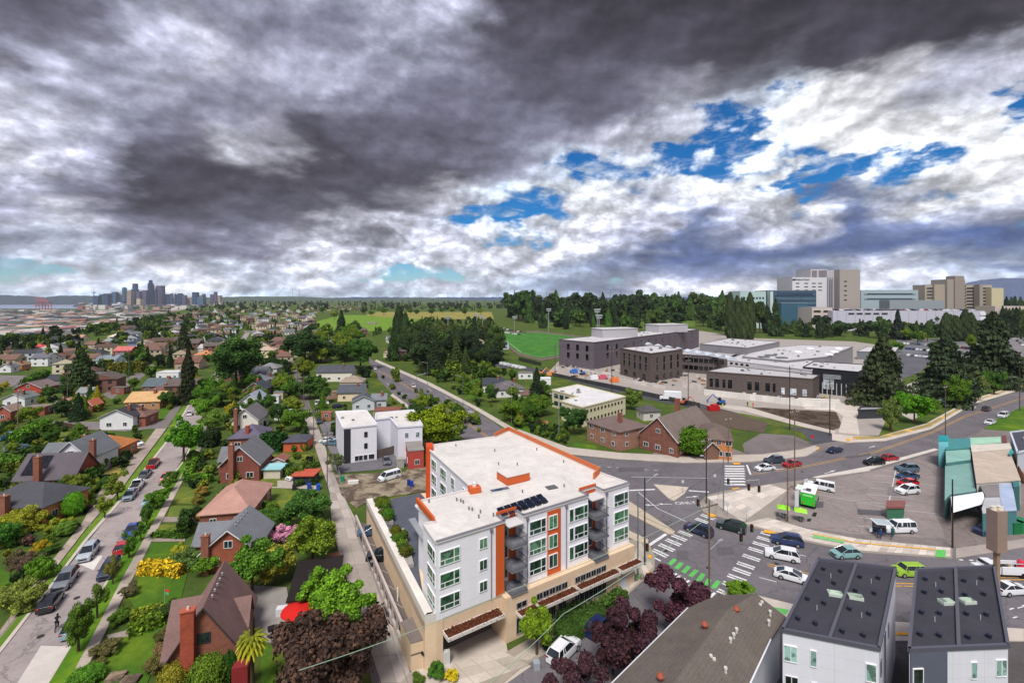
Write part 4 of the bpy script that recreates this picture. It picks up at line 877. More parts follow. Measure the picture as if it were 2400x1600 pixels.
for a, b in zip(plan, plan[1:]+plan[:1]):
    d = (b-a); d.z = 0; L = d.length; c = (a+b)/2; rim.box((c.x, c.y, ZT+.12), (L, .26, .26), math.atan2(d.y, d.x))
rimo = rim.build('parapet', M['plain'], ap_b, C(206, 202, 200))
cap = MB()
for a, b in zip(ring, ring[1:]): c = (a+b)/2; d = b-a; cap.box((c.x, c.y, ZT+.27), (d.length+.1, .34, .05), math.atan2(d.y, d.x))
cap.build('metal_coping', M['plain'], rimo, C(120, 118, 126))
op = MB()
for a, b in ((back_[0], back_[1]), (back_[1], back_[2]), (P3(1320, 285, ZT), P3(1285, 322, ZT))):
    d = b-a; c = (a+b)/2; op.box((c.x, c.y, ZT+.45), (d.length, .24, .95), math.atan2(d.y, d.x))
op.build('orange_parapet', M['panel'], ap_b, C(196, 106, 62))
# lower storey
PL_ = P3(250, 1200, ZP); PB_ = G(859, 1180, ZP)
pod = [PL_, FP(0, .0), FP(.8, .0), FP(.8, -2.2), FP(n1a-.4, -2.2), FP(n1a-.4, .9), FP(LAB+.2, .9), FP(LAB+.2, -.3), back_[0]+nO*.3, back_[1], back_[3], G(985, 1155, ZP), PB_]
MB().prism(pod, 0, ZP-.03).build('podium', M['stucco'], ap_b, BEIGE)
MB().prism([FP(.8, -.1), FP(.8, -2.3), FP(n1a-.4, -2.3), FP(n1a-.4, -.1)][::1], 3.3, ZP-.04).build('podium_lintel', M['stucco'], ap_b, BEIGE)
gd = MB(); [gd.box((*FP((n1a+.4)/2, -2.12)[:2], .35+i*.5), (n1a-1.4, .08, .46), math.atan2(e1.y, e1.x)) for i in range(6)]
gd.build('garage_door', M['plain'], ap_b, C(92, 84, 82))
tr = MB().prism([PL_+Vector((.1, .2, 0)), PB_+Vector((.2, -.2, 0)), G(985, 1155, ZP), back_[5], back_[6], back_[8], FP(0)+Vector((-.1, .1, 0))], ZP-.02, ZP+.03)
tr.build('terrace', M['flatroof'], ap_b, C(84, 87, 98))
beam = MB(); d = PB_-PL_; beam.prism([PL_, PB_, PB_+Vector((.85, .35, 0)), PL_+Vector((.85, .35, 0))], ZP-.9, ZP+.85)
beam.build('terrace_parapet', M['concrete'], ap_b, C(206, 200, 192))
pe = MB().prism([PL_, FP(0), FP(0)+Vector((-.2, .3, 0)), PL_+Vector((.2, .4, 0))], ZP-.05, ZP+.85).build('terrace_parapet', M['concrete'], ap_b, C(196, 190, 184))
rz1 = math.atan2(e1.y, e1.x)
def fbox(name, s0, s1, off, dep, z0, z1, m, c, parent=ap_b):
    q = FP((s0+s1)/2, off-dep/2, (z0+z1)/2); return MB().box(q, (s1-s0, dep, z1-z0), rz1).build(name, M[m], parent, c)
ORGA = Vector((0, 0, 0)); a2, b2 = FP(0), FP(LAB)
def fwin(x0, x1, zc, h, off=0., fm=WF2, pane=None, frame=C(232, 234, 236)):
    s0, s1 = sx(x0), sx(x1); o = nO*off
    window(ap_b, a2+o, b2+o, (s0+s1)/2, zc, s1-s0, h, frame, pane or R.choice([GLG, C(70, 118, 84), C(44, 70, 56), C(90, 130, 100)]), fm, org=ORGA)
FZ = (11.85, 9.4, 6.95)
for z in FZ:
    fwin(340, 465, z-.05, 1.6); fwin(583, 632, z+.15, 1.2, 0, WF); fwin(888, 992, z, 1.75); fwin(1134, 1160, z, 1.75, 0, WF3); fwin(1164, 1248, z, 1.75); fwin(1407, 1495, z, 1.75)
    fwin(1006, 1060, z, 1.75, .06, WF)
    fwin(738, 806, z-.1, 2.1, -1.7, WF, C(60, 90, 88)); fwin(1258, 1295, z-.1, 2.1, -1.7, WF, C(50, 70, 66)); fwin(1300, 1325, z-.1, 2.1, -1.7, WF, C(40, 44, 48))
fbox('orange_cladding', sx(1000), sx(1082), .05, .05, ZP, ZT-.3, 'panel', ORG_)
fbox('orange_cladding', sx(684), n1a-.01, .05, .06, ZP, ZT-.05, 'panel', ORG_); fbox('orange_cladding', sx(808), n1b-.02, -1.6, .08, ZP, ZT, 'panel', ORG_)
fbox('orange_cladding', n3a+.02, n3b-.02, -1.66, .03, ZP, ZT, 'panel', ORG_)
for s0, s1 in ((n1a, n1b), (n3a, n3b)):
    MB().box(FP((s0+s1)/2, -1.66, ZT+.38), (s1-s0+.2, .12, .5), rz1).build('orange_parapet', M['panel'], ap_b, ORG_)
    MB().box(FP((s0+s1)/2+.1, -.5, ZT-.5), (s1-s0-.5, 2.0, .12), rz1).build('balcony_canopy', M['plain'], ap_b, C(200, 196, 196))
    for z in (ZP+.02, ZP+2.75, ZP+5.5):
        sl = MB().box(FP((s0+s1)/2+.15, -.3, z+.02), (s1-s0-.4, 2.8, .16), rz1).build('balcony', M['concrete'], ap_b, C(120, 122, 130))
        rl = MB(); w_ = s1-s0-.4
        for k in range(int(w_/.16)): q = FP(s0+.35+k*.16, 1.06, 0); rl.box((q.x, q.y, z+.6), (.03, .03, 1.0), rz1)
        for zz_ in (.14, 1.12): q = FP((s0+s1)/2+.15, 1.06, z+zz_); rl.box(q, (w_, .05, .05), rz1)
        for ss in (s0+.35, s1-.05):
            for zz_ in (.14, 1.12): rl.box(FP(ss, .1, z+zz_), (.05, 1.9, .05), rz1)
            for k in range(9): rl.box(FP(ss, -.7+k*.2, z+.6), (.03, .03, 1.0), rz1)
        rl.build('balcony_railing', M['metal'], sl, C(110, 112, 116))
for xz in (655, 876, 1115, 1362):
    MB().tube(FP(sx(xz), .09, .3 if xz > 700 else ZP), FP(sx(xz), .09, ZT-.35), .06, 6).box(FP(sx(xz), .1, ZT-.3), (.34, .28, .3), rz1).build('downspout', M['plain'], ap_b, C(128, 122, 130))
# podium windows and planted canopies
def podwin(x0, x1, z0, z1, n=1, off=.9):
    s0, s1 = sx(x0), sx(x1)
    for k in range(n):
        window(ap_b, a2+nO*off, b2+nO*off, s0+(s1-s0)*(k+.5)/n, (z0+z1)/2, (s1-s0)/n*.94, z1-z0, C(150, 148, 150), C(24, 34, 36), WF, org=ORGA)
podwin(782, 850, .5, 2.5, 2); podwin(782, 850, 3.5, 4.2); podwin(905, 1095, 3.5, 4.3, 5); podwin(962, 1022, .2, 2.5, 2); podwin(1040, 1085, .9, 2.5, 2); podwin(1140, 1330, .5, 2.3, 7); podwin(1140, 1330, 3.5, 4.3, 6)
SED = C(104, 60, 42)
def sedum(s0, s1, off, dep, z, par):
    tray = MB(); c = FP((s0+s1)/2, off+dep/2, z)
    tray.box(c, (s1-s0, dep, .16), rz1)
    for sg in (-1, 1): tray.box(FP((s0+s1)/2, off+dep/2+sg*(dep/2-.04), z+.18), (s1-s0, .08, .3), rz1); tray.box(FP((s0+s1)/2+sg*((s1-s0)/2-.04), off+dep/2, z+.18), (.08, dep-.16, .3), rz1)
    t = tray.build('canopy_planter', M['plain'], par, C(214, 206, 200))
    m = meshobj('sedum', hedgem(int((s1-s0)*dep*260), .055, (s1-s0-.2, dep-.2, .26)), t, FP((s0+s1)/2, off+dep/2, z+.03), (1, 1, 1), rz1, SED)
    return t
sedum(sx(365)-.2, sx(695), .1, 1.5, 3.75, ap_b)
for x0, x1 in ((782, 892), (900, 1130), (1140, 1382), (1392, 1520)): sedum(sx(x0), sx(x1), .92, 1.2, 3.0, ap_b)
# left end wall, courtyard wall
def facewin(a, b, px0, px1, zc, h, fm=WF2):
    a, b = Vector((a.x, a.y, 0)), Vector((b.x, b.y, 0))
    def s_(xz):
        k = (900+xz*.38265-CX)/F; d = (b-a).normalized(); return (k*a.y-a.x)/(d.x-k*d.y)
    s0, s1 = s_(px0), s_(px1); window(ap_b, a, b, (s0+s1)/2, zc, abs(s1-s0), h, C(232, 234, 236), R.choice([GLG, C(62, 100, 76)]), fm, org=ORGA)
for z in FZ:
    facewin(plan[-1], plan[0], 268, 316, z, 1.6)
    for x0, x1 in ((292, 322), (346, 382), (412, 434), (484, 520)): facewin(back_[4], back_[5], x0, x1, z, 1.7)
MB().box((back_[4]+back_[3])/2*1+Vector((-.1, 0, -4.0+0)), (1.2, 2.6, 9.4), .2).build('orange_stair_tower', M['panel'], ap_b, C(200, 74, 30))
wn = MB().prism([P3(212, 462, ZT), P3(312, 588, ZT), P3(300, 592, ZT), P3(196, 468, ZT)], ZT, ZT+.7).build('orange_parapet', M['panel'], ap_b, ORG_)
MB().prism([P3(188, 492, ZT-1), P3(282, 590, ZT-1), P3(312, 588, ZT-1), P3(212, 462, ZT-1)], ZT-.9, ZT-.75).build('side_canopy', M['plain'], ap_b, C(210, 206, 206))
for z in (ZP+2.7, ZP+5.4):
    bl = MB().prism([P3(150, 570, z), P3(235, 700, z), P3(262, 690, z), P3(190, 560, z)], z, z+.15).build('balcony', M['concrete'], ap_b, C(140, 142, 148))
# roof furniture
def rbox(name, quad, z0, z1, m, c): return MB().prism([P3(x, y, ZT) for x, y in quad], z0, z1).build(name, M[m], ap_b, c)
h_ = P3(800, 345, ZT); MB().box((h_.x-.2, h_.y+1.2, ZT+.65), (3.8, 3.0, 1.1), .55).build('stair_head', M['panel'], ap_b, ORG_)
MB().box((h_.x-.2, h_.y+1.2, ZT+1.24), (3.95, 3.15, .1), .55).build('stair_head_roof', M['flatroof'], ap_b, ROOFW)
h_ = P3(553, 405, ZT); MB().box((h_.x, h_.y+.3, ZT+.4), (1.5, 1.3, .8), .4).build('vent_box', M['panel'], ap_b, ORG_); MB().lathe((h_.x, h_.y+.3, ZT+.8), ((.3, 0), (.3, .5), (.42, .55), (.1, .75)), 10).build('vent_cowl', M['metal'], ap_b)
h_ = P3(710, 398, ZT); MB().box((h_.x, h_.y, ZT+.18), (2.8, .9, .3), .45).build('skylight_kerb', M['plain'], ap_b, C(210, 208, 204)); MB().box((h_.x, h_.y, ZT+.36), (2.6, .75, .06), .45).build('skylight', M['glass'], ap_b, C(70, 84, 104))
h_ = P3(1027, 374, ZT); MB().box((h_.x, h_.y, ZT+.1), (1.5, 1.1, .14), .45).build('roof_hatch', M['plain'], ap_b, C(92, 92, 92))
q0, q1, q2, q3 = P3(685, 515, ZT), P3(962, 422, ZT), P3(1010, 468, ZT), P3(722, 562, ZT)
sol = MB(); rk = MB()
for r_ in range(2):
    for k in range(7):
        u0, u1, v0, v1 = k/7+.008, (k+1)/7-.008, r_/2+.02, (r_+1)/2-.02
        pt = lambda u, v: q0.lerp(q1, u).lerp(q3.lerp(q2, u), v)
        za, zb = ZT+.36, ZT+.26
        pp = [pt(u0, v1), pt(u1, v1), pt(u1, v0), pt(u0, v0)]; tp = [(p.x, p.y, (zb if i < 2 else za)) for i, p in enumerate(pp)]
        s = MB(); n = 0; s.v = tp+[(x, y, z-.05) for x, y, z in tp]; s.f = [(0, 1, 2, 3), (7, 6, 5, 4), (0, 4, 5, 1), (1, 5, 6, 2), (2, 6, 7, 3), (3, 7, 4, 0)]; s.build('solar_panel', M['glass'], ap_b, C(18, 26, 44))
        for i in range(4): rk.tube((tp[i][0], tp[i][1], ZT), (tp[i][0], tp[i][1], tp[i][2]-.05), .03, 4)
rk.build('solar_rack', M['metal'], ap_b)
for x, y in ((445, 455), (470, 462), (485, 470), (520, 510), (540, 515), (590, 530), (670, 550), (580, 560), (702, 235), (816, 236), (678, 152), (1103, 370), (848, 405), (440, 120), (935, 145), (1100, 220), (750, 395), (275, 465)):
    p = P3(x, y, ZT); MB().lathe((p.x, p.y, ZT), ((.09, 0), (.09, .35), (.13, .36), (.13, .45)), 7).build('roof_vent', M['plain'], ap_b, C(120, 116, 116))
MB().box(P3(330, 1238, 3.4)+Vector((0, -.1, .6)), (1.8, .5, .45), rz1).build('wall_light', M['plain'], ap_b, C(120, 130, 134))
MB().box(P3(248, 1420)+Vector((.1, -.35, 1.1)), (1.9, .1, 2.2), .3).build('service_door', M['plain'], ap_b, C(186, 192, 202))
uniq(ap_b)
# --- carport range beside the alley
OA, OB = G(834, 1206, 3.0), G(948, 1470, 3.0); q = PL_
cp_ = thing('carport', 'long low concrete parking shed with open deck between the alley and the apartments', 'carport'); uniq(cp_)
dA = (OB-OA)
MB().prism([OA, OB, P3(165, 1330, 3.0), P3(250, 1305, 3.0)+Vector((0, 0, 0)), PL_+Vector((-.1, 0, 0)), PB_+Vector((-.1, 0, 0))], 1.7, 1.9).build('deck', M['concrete'], cp_, C(104, 96, 94))
wl_ = MB(); d = dA.normalized(); nn = Vector((-d.y, d.x, 0))
for z0, z1 in ((0, .9), (2.5, 3.0)):
    c = (OA+OB)/2; wl_.box((c.x, c.y, (z0+z1)/2), (dA.length, .3, z1-z0), math.atan2(d.y, d.x))
wl_.build('outer_wall', M['concrete'], cp_, C(176, 164, 158))
for k in range(15):
    c = OA.lerp(OB, (k+.02)/14.5); MB().box((c.x, c.y, 1.7), (.35, .28, 1.62), math.atan2(d.y, d.x)).build('pillar', M['concrete'], cp_, C(170, 162, 158))
for k in range(1, 8):
    a, b = OA.lerp(OB, k/8), PB_.lerp(PL_, k/8); c = (a+b)/2; dd = b-a; dd.z = 0; MB().box((c.x, c.y, 1.94), (dd.length-.6, .12, .07), math.atan2(dd.y, dd.x)).build('deck_joint', M['concrete'], cp_, C(150, 142, 136))
MB().prism([G(939, 1459, 3.0), P3(165, 1330, 3.0), P3(250, 1305, 3.0), G(980, 1440, 3.0)], 0, 3.02).build('end_block', M['stucco'], cp_, BEIGE)
MB().prism([G(939, 1459, 3.0), P3(165, 1330, 3.0), P3(250, 1305, 3.0), G(980, 1440, 3.0)], 3.03, 3.12).build('end_block_roof', M['flatroof'], cp_, C(118, 108, 104))
for x, y in ((1390, 1065), (1437, 1110), (1458, 1110)): p = G(400+x*.38265, 1000+y*.38265, 1.9); MB().tube((p.x, p.y, 1.9), (p.x, p.y, 3.6), .08, 7).build('white_pipe', M['plain'], cp_, C(225, 225, 225))
# terrace planters
for k, (pts, lb) in enumerate((([(1235, 470), (1335, 462), (1340, 520), (1262, 540)], 'green planted bed at the far end of the terrace parapet'), ([(1268, 545), (1345, 545), (1365, 598), (1300, 598)], 'square planted bed halfway along the blue terrace'), ([(1325, 640), (1430, 640), (1490, 860), (1440, 870)], 'long bed of green shrubs on the terrace nearest the balconies'))):
    P = [G(400+x*.38265, 1000+y*.38265, ZP) for x, y in pts]; pb = thing('planter_bed', lb, 'planter bed'); uniq(pb)
    MB().prism(P, ZP+.035, ZP+.5).build('planter', M['concrete'], pb, C(150, 146, 140)); c = sum(P, Vector())/4
    for j in range(7 if k < 2 else 14):
        u, v = R.uniform(.15, .85), R.uniform(.1, .9); q = P[0].lerp(P[1], u).lerp(P[3].lerp(P[2], u), v); meshobj('shrub', R.choice(CR['ballmid']), pb, (q.x, q.y, ZP+.45), (R.uniform(.5, .8),)*2+(R.uniform(.4, .8),), R.uniform(0, 6), C(R.randint(58, 100), R.randint(96, 130), 34))
# ================================================================ near buildings, lower right
def facade_pts(parent, a, b, items, org=Vector((0, 0, 0))):
    for s, z, w, h, fm, fr, pn in items: window(parent, a, b, s, z, w, h, fr, pn, fm, org=org)
def town(quad, lab, left_dark=False, dets=None):
    z = 10.0; P = [G(x, y, z) for x, y in quad]      # near-left, near-right, far-right, far-left
    e = thing('townhouse', lab, 'townhouse'); uniq(e)
    MB().prism(P, 0, z-.3).build('wall', M['panel'], e, C(212, 212, 222)); c = sum(P, Vector())/4
    MB().prism([c+(p-c)*.985 for p in P], z-.3, z-.24).build('roof', M['flatroof'], e, C(62, 62, 70))
    cp = MB()
    for a, b in zip(P, P[1:]+P[:1]):
        d = b-a; m = (a+b)/2; cp.box((m.x, m.y, z-.1), (d.length+.15, .24, .34), math.atan2(d.y, d.x))
    pr = cp.build('parapet', M['plain'], e, C(84, 84, 96))
    a, b = P[0].lerp(P[1], .5), P[3].lerp(P[2], .5); d = b-a; m = (a+b)/2; MB().box((m.x, m.y, z-.08), (d.length-.3, .26, .26), math.atan2(d.y, d.x)).build('party_wall_cap', M['plain'], e, C(84, 84, 94))
    pt = lambda u, v: P[0].lerp(P[1], u).lerp(P[3].lerp(P[2], u), v)
    ang = math.atan2((P[1]-P[0]).y, (P[1]-P[0]).x)
    for u, v in ((.1, .15), (.3, .13), (.6, .1), (.82, .1), (.1, .4), (.3, .38), (.6, .36), (.82, .34), (.12, .66), (.32, .66), (.6, .6), (.82, .6), (.12, .85), (.34, .85), (.6, .8), (.82, .82)):
        p = pt(u, v); MB().lathe((p.x, p.y, z-.24), ((.17, 0), (.17, .26), (.22, .27), (.22, .38), (.1, .42)), 9).build('roof_vent', M['metal'], e, C(70, 74, 92))
    for u in (.38, .62):
        p = pt(u, .52); k = MB().box((p.x, p.y, z-.1), (1.25, .75, .3), ang).build('skylight', M['plain'], e, C(190, 200, 190)); MB().box((p.x, p.y, z+.07), (1.1, .62, .05), ang).build('skylight_glass', M['glass'], k, C(150, 168, 150))
    for v in (.3, .75):
        for u in (.25, .75): p = pt(u, v); MB().tube((p.x, p.y, z-.24), (p.x, p.y, z+.25), .04, 5).build('vent_pipe', M['plain'], e, C(170, 170, 176))
    return e, P, ang
t1, P, ang = town([(1834.4, 1472.6), (2060, 1516.6), (2098.5, 1329), (1918.6, 1308)], 'white townhouse pair with black flat roof, nearer the grey gabled roof')
Lf = (P[1]-P[0]).length
LTG = C(126, 158, 152)
facade_pts(t1, P[0], P[1], [(Lf*.05, 7.9, .55, 1.5, WF3, C(235, 235, 240), LTG), (Lf*.12, 7.9, .5, 1.5, WF3, C(235, 235, 240), LTG), (Lf*.33, 7.9, .5, 1.5, WF3, C(235, 235, 240), LTG), (Lf*.92, 7.7, .8, 1.6, WF3, C(235, 235, 240), LTG), (Lf*.06, 5.4, .5, 1.0, WF3, C(210, 210, 215), C(20, 22, 28)), (Lf*.13, 5.4, .5, 1.0, WF3, C(210, 210, 215), C(20, 22, 28)), (Lf*.34, 5.1, .5, 1.4, WF3, C(210, 210, 215), C(20, 22, 28)),
    (Lf*.25, 2.5, 1.2, 1.2, WF, WHT, C(30, 36, 44)), (Lf*.75, 2.5, 1.2, 1.2, WF, WHT, C(30, 36, 44)), (Lf*.75, 5.2, 1.2, 1.2, WF, WHT, C(30, 36, 44))])
facade_pts(t1, P[1], P[2], [(1.2, 7.6, .6, 1.3, WF3, C(90, 90, 100), C(20, 22, 28)), (8, 7.4, .6, 1.3, WF3, C(90, 90, 100), C(20, 22, 28))])
for s in (.45, .55): q = P[1].lerp(P[2], s*.4+.0); MB().tube((q.x+.12, q.y-.1, .2), (q.x+.12, q.y-.1, 9.6), .05, 6).build('downspout', M['plain'], t1, C(70, 70, 80))
t2, P, ang = town([(2131, 1518.5), (2362.5, 1509), (2330, 1325), (2148, 1333)], 'white and slate townhouse pair with black flat roof, at the right edge')
Lf = (P[1]-P[0]).length; d = (P[1]-P[0]).normalized(); n = Vector((d.y, -d.x, 0)); c = P[0]+d*Lf*.19+n*.04
MB().box((c.x, c.y, 4.85), (Lf*.37, .1, 9.5), ang).build('slate_cladding', M['siding'], t2, C(92, 96, 112))
facade_pts(t2, P[0]+n*.09, P[1]+n*.09, [(Lf*.075, 7.6, .95, 1.55, WF3, C(238, 238, 240), C(40, 48, 52))])
facade_pts(t2, P[0], P[1], [(Lf*.65, 7.9, .55, 1.5, WF3, C(235, 235, 240), LTG), (Lf*.9, 8.0, .5, 1.5, WF3, C(235, 235, 240), LTG), (Lf*.955, 8.0, .45, 1.5, WF3, C(235, 235, 240), LTG), (Lf*.6, 5, 1.2, 1.2, WF, WHT, C(30, 36, 44)), (Lf*.85, 5, 1.2, 1.2, WF, WHT, C(30, 36, 44))])
# grey gabled apartment roof
gh = thing('gabled_building', 'broad weathered grey shingle roof with rust capped vents beside the purple trees', 'building'); uniq(gh)
g = lambda x, y, z: G(x, y, z)
eL1, eL2, r1_, r2_, eR1, eR2 = g(1612.6, 1422.8, 6.5), g(1405, 1628, 6.5), g(1704.5, 1426.7, 8.6), g(1540, 1650, 8.6), g(1806, 1497.5, 6.3), g(1735, 1650, 6.3)
bk1, bk2, bk3 = g(1679.6, 1394, 6.6), g(1771.4, 1390, 8.2), g(1842, 1444, 6.3)
rr = MB()
for poly in ([eL1, eL2, r2_, r1_], [r1_, r2_, eR2, eR1], [r1_, eR1, bk3, bk2], [eL1, r1_, bk2, bk1]):
    P = poly; nrm = (P[1]-P[0]).cross(P[2]-P[0]);
    if nrm.z < 0: P = P[::-1]
    n0 = len(rr.v); k = len(P); rr.v += [tuple(p) for p in P]+[(p.x, p.y, p.z-.25) for p in P]; rr.f.append(tuple(range(n0, n0+k))); rr.f.append(tuple(range(n0+2*k-1, n0+k-1, -1)))
    for i in range(k): j = (i+1) % k; rr.f.append((n0+i, n0+k+i, n0+k+j, n0+j))
gr = rr.build('roof', M['shingle'], gh, C(104, 96, 90))
c = (eL1+eR1+eL2+eR2)/4; ins = lambda p: Vector((c.x+(p.x-c.x)*.93, c.y+(p.y-c.y)*.96, 0))
MB().prism([ins(eL1), ins(eL2), ins(eR2), ins(eR1), ins(bk3), ins(bk2), ins(bk1)], 0, 6.2).build('wall', M['siding'], gh, C(206, 208, 216))
gt = MB(); gt.tube(eL1+Vector((0, 0, -.05)), eL2+Vector((0, 0, -.05)), .09, 6); gt.tube(g(1806, 1497.5, 6.25), eR2, .09, 6); gt.build('gutter', M['plain'], gr, C(214, 216, 222))
def onroof(x, y, z): p = G(1450+x*.38265, 1000+y*.38265, z); return p
for x, y, z, big in ((722, 1130, 8.1, 1), (527, 1225, 8.4, 1), (255, 1545, 8.2, 1), (722, 1240, 8.0, 0), (705, 1272, 8.0, 0), (685, 1300, 8.0, 0), (565, 1405, 8.0, 0), (440, 1480, 8.0, 0), (585, 1425, 7.9, 0), (878, 1075, 7.6, 0), (868, 1090, 7.6, 0), (928, 1132, 7.3, 0), (920, 1190, 7.2, 0), (655, 1480, 7.6, 0)):
    p = onroof(x, y, z)
    if big: MB().lathe((p.x, p.y, z-.5), ((.13, 0), (.13, .6), (.28, .62), (.34, .8), (.2, 1.0), (.04, 1.05)), 12).build('rusty_vent', M['plain'], gr, C(150, 78, 58))
    else: MB().lathe((p.x, p.y, z-.45), ((.12, 0), (.12, .45), (.17, .46), (.15, .62)), 8).build('roof_vent', M['plain'], gr, C(200, 196, 190))
# shed roof between
MB
# ================================================================ detailed houses
def hp(px, py, w, d, rz, *a, **k):
    p = G(px, py); dv = Vector((-math.sin(rz), math.cos(rz), 0)); c = p+dv*d/2; return house((c.x, c.y, 0), rz, w, d, *a, **k)
TB = C(112, 88, 84)
hp(478, 1590, 6.4, 8.8, .34, 2.8, 4.8, BRICK, C(128, 102, 98), 'brown steep roofed brick house with twin chimney pots, nearest the street corner', 'gable', 'brick', [(-1.3, -4.9, 7.8, 1.2, .8)], cross=[(-1, 1.8, 4.4, 1.2, 2.6), (-1, -2.6, 2.4, .5, 1.6), (1, .6, 3.0, .15, 2.2)], vents=True, trim=C(60, 56, 60), nwin=1)
hp(535, 1338, 7.2, 8, .18, 3.0, 3.0, C(140, 78, 58), C(120, 122, 128), 'red brick house with slate grey gable roof behind the brown roofed house', 'gable', 'brick', [(-2.9, -4.3, 5.6, 1.0, .7)], cross=[(-1, 1.0, 4.6, 2.2, 2.2)], vents=True)
hp(528, 1241, 8.0, 12, .2, 3.0, 2.8, BRICK, C(176, 136, 124), 'brick house under a faded pink hipped roof', 'hip', 'brick')
hp(562, 1130, 7.8, 9, .18, 3.9, 3.8, C(122, 70, 60), C(116, 116, 120), 'dark red brick house with tall grey gable roof and white trim', 'gable', 'brick', [(-1.4, -5.3, 8.4, 1.0, .8)], cross=[(-1, 1, 4.4, 1.6, 2.4)])
hp(576, 1054, 8.2, 8.5, .18, 3.2, 2.6, BRICK, C(98, 92, 110), 'brick house with violet grey hipped roof in the row by the alley', 'hip', 'brick', [(0, -3, 6, .8, .8)])
hp(574, 1012, 7.4, 9, .16, 3.6, 3.3, C(218, 214, 204), C(112, 108, 110), 'cream gabled house with a brick chimney in the row by the alley', 'gable', 'stucco', [(-2, -5.9, 7.2, .9, .8)])
for i, (x, y, w, c1, rc, kd, lb) in enumerate(((586, 962, 8.5, WHT, C(150, 160, 172), 'gable', 'white house with a pale blue grey gable roof in the alley row'), (596, 932, 9, BRICK, C(70, 74, 82), 'gable', 'brick house with dark slate gable roof in the alley row'),
      (600, 910, 9, C(200, 200, 205), C(126, 130, 138), 'hip', 'light grey house with hipped grey roof in the alley row'), (604, 890, 9, WHT, C(92, 96, 104), 'side', 'white house with long dark roof, sixth up the alley row'))):
    hp(x, y, w*.84, 8.6, .15, 3.2, 2.8, c1, rc, lb, kd, 'brick' if c1 is BRICK else 'stucco', [(-1, 2, 6.6, .8, .7)])
hp(690, 1058, 5.6, 6, .1, 2.6, 1.2, C(186, 92, 58), C(82, 80, 92), 'orange brick garage with dark hipped roof beside the clipped hedge', 'hip', 'brick', win=False, name='garage', cat='garage')
hp(651, 1101, 2.7, 3, .1, 2.2, .6, C(220, 216, 208), C(140, 92, 80), 'small white shed with reddish roof near the red car', 'gable', 'stucco', win=False, name='shed', cat='shed')
hp(637, 1122, 3.6, 3.2, .05, 2.1, .3, C(200, 190, 172), C(150, 200, 206), 'pale shed with turquoise roof beside the patio', 'flat', 'stucco', win=False, name='shed', cat='shed')
hp(710, 1137, 4.2, 3.6, .03, 2.0, .3, C(40, 50, 70), C(178, 84, 66), 'carport with flat red roof beside the alley', 'flat', 'stucco', win=False, name='shed', cat='shed')
hp(733, 1450, 5.8, 9.0, .28, 2.6, .3, C(196, 130, 106), C(42, 36, 36), 'long garage with black flat roof beside the patio', 'flat', 'stucco', win=False, name='garage', cat='garage', ov=.15)
hp(778, 1352, 1.6, 3.0, .3, 1.8, .3, C(130, 84, 62), C(150, 100, 76), 'small brown fenced lean-to at the alley edge', 'flat', 'siding', win=False, name='shed', cat='shed', ov=.1)
hp(20, 1232, 12.5, 8.5, -.05, 3.4, 2.8, C(196, 122, 76), C(78, 78, 84), 'orange brick bungalow with charcoal hipped roof at the left edge', 'hip', 'brick', [(0.2, -5.1, 5.6, 1.3, .9)])
hp(104, 1154, 11, 7, .12, 3.0, 4.0, C(138, 66, 52), C(96, 90, 96), 'brick house with black solar panels on its grey roof', 'side', 'brick', [(-.6, -4.3, 7.6, 1.1, .9)], cross=None)
hp(166, 1120, 7.8, 9, .14, 4.4, 3.6, WHT, C(112, 116, 120), 'white two storey house with grey gable roof above the front garden', 'gable', 'siding', [(4.2, -4.2, 8.2, 1.0, .8)], cross=[(-1, .5, 5, 4.0, 2.2)])
hp(212, 1084, 11.4, 8, .15, 3.0, 2.6, C(176, 96, 64), C(184, 120, 74), 'bungalow with bright orange hipped roof beyond the white house', 'hip', 'brick', [(-4, 0, 5.6, .8, .8)])
sp = bpy.data.objects.get('house'); 
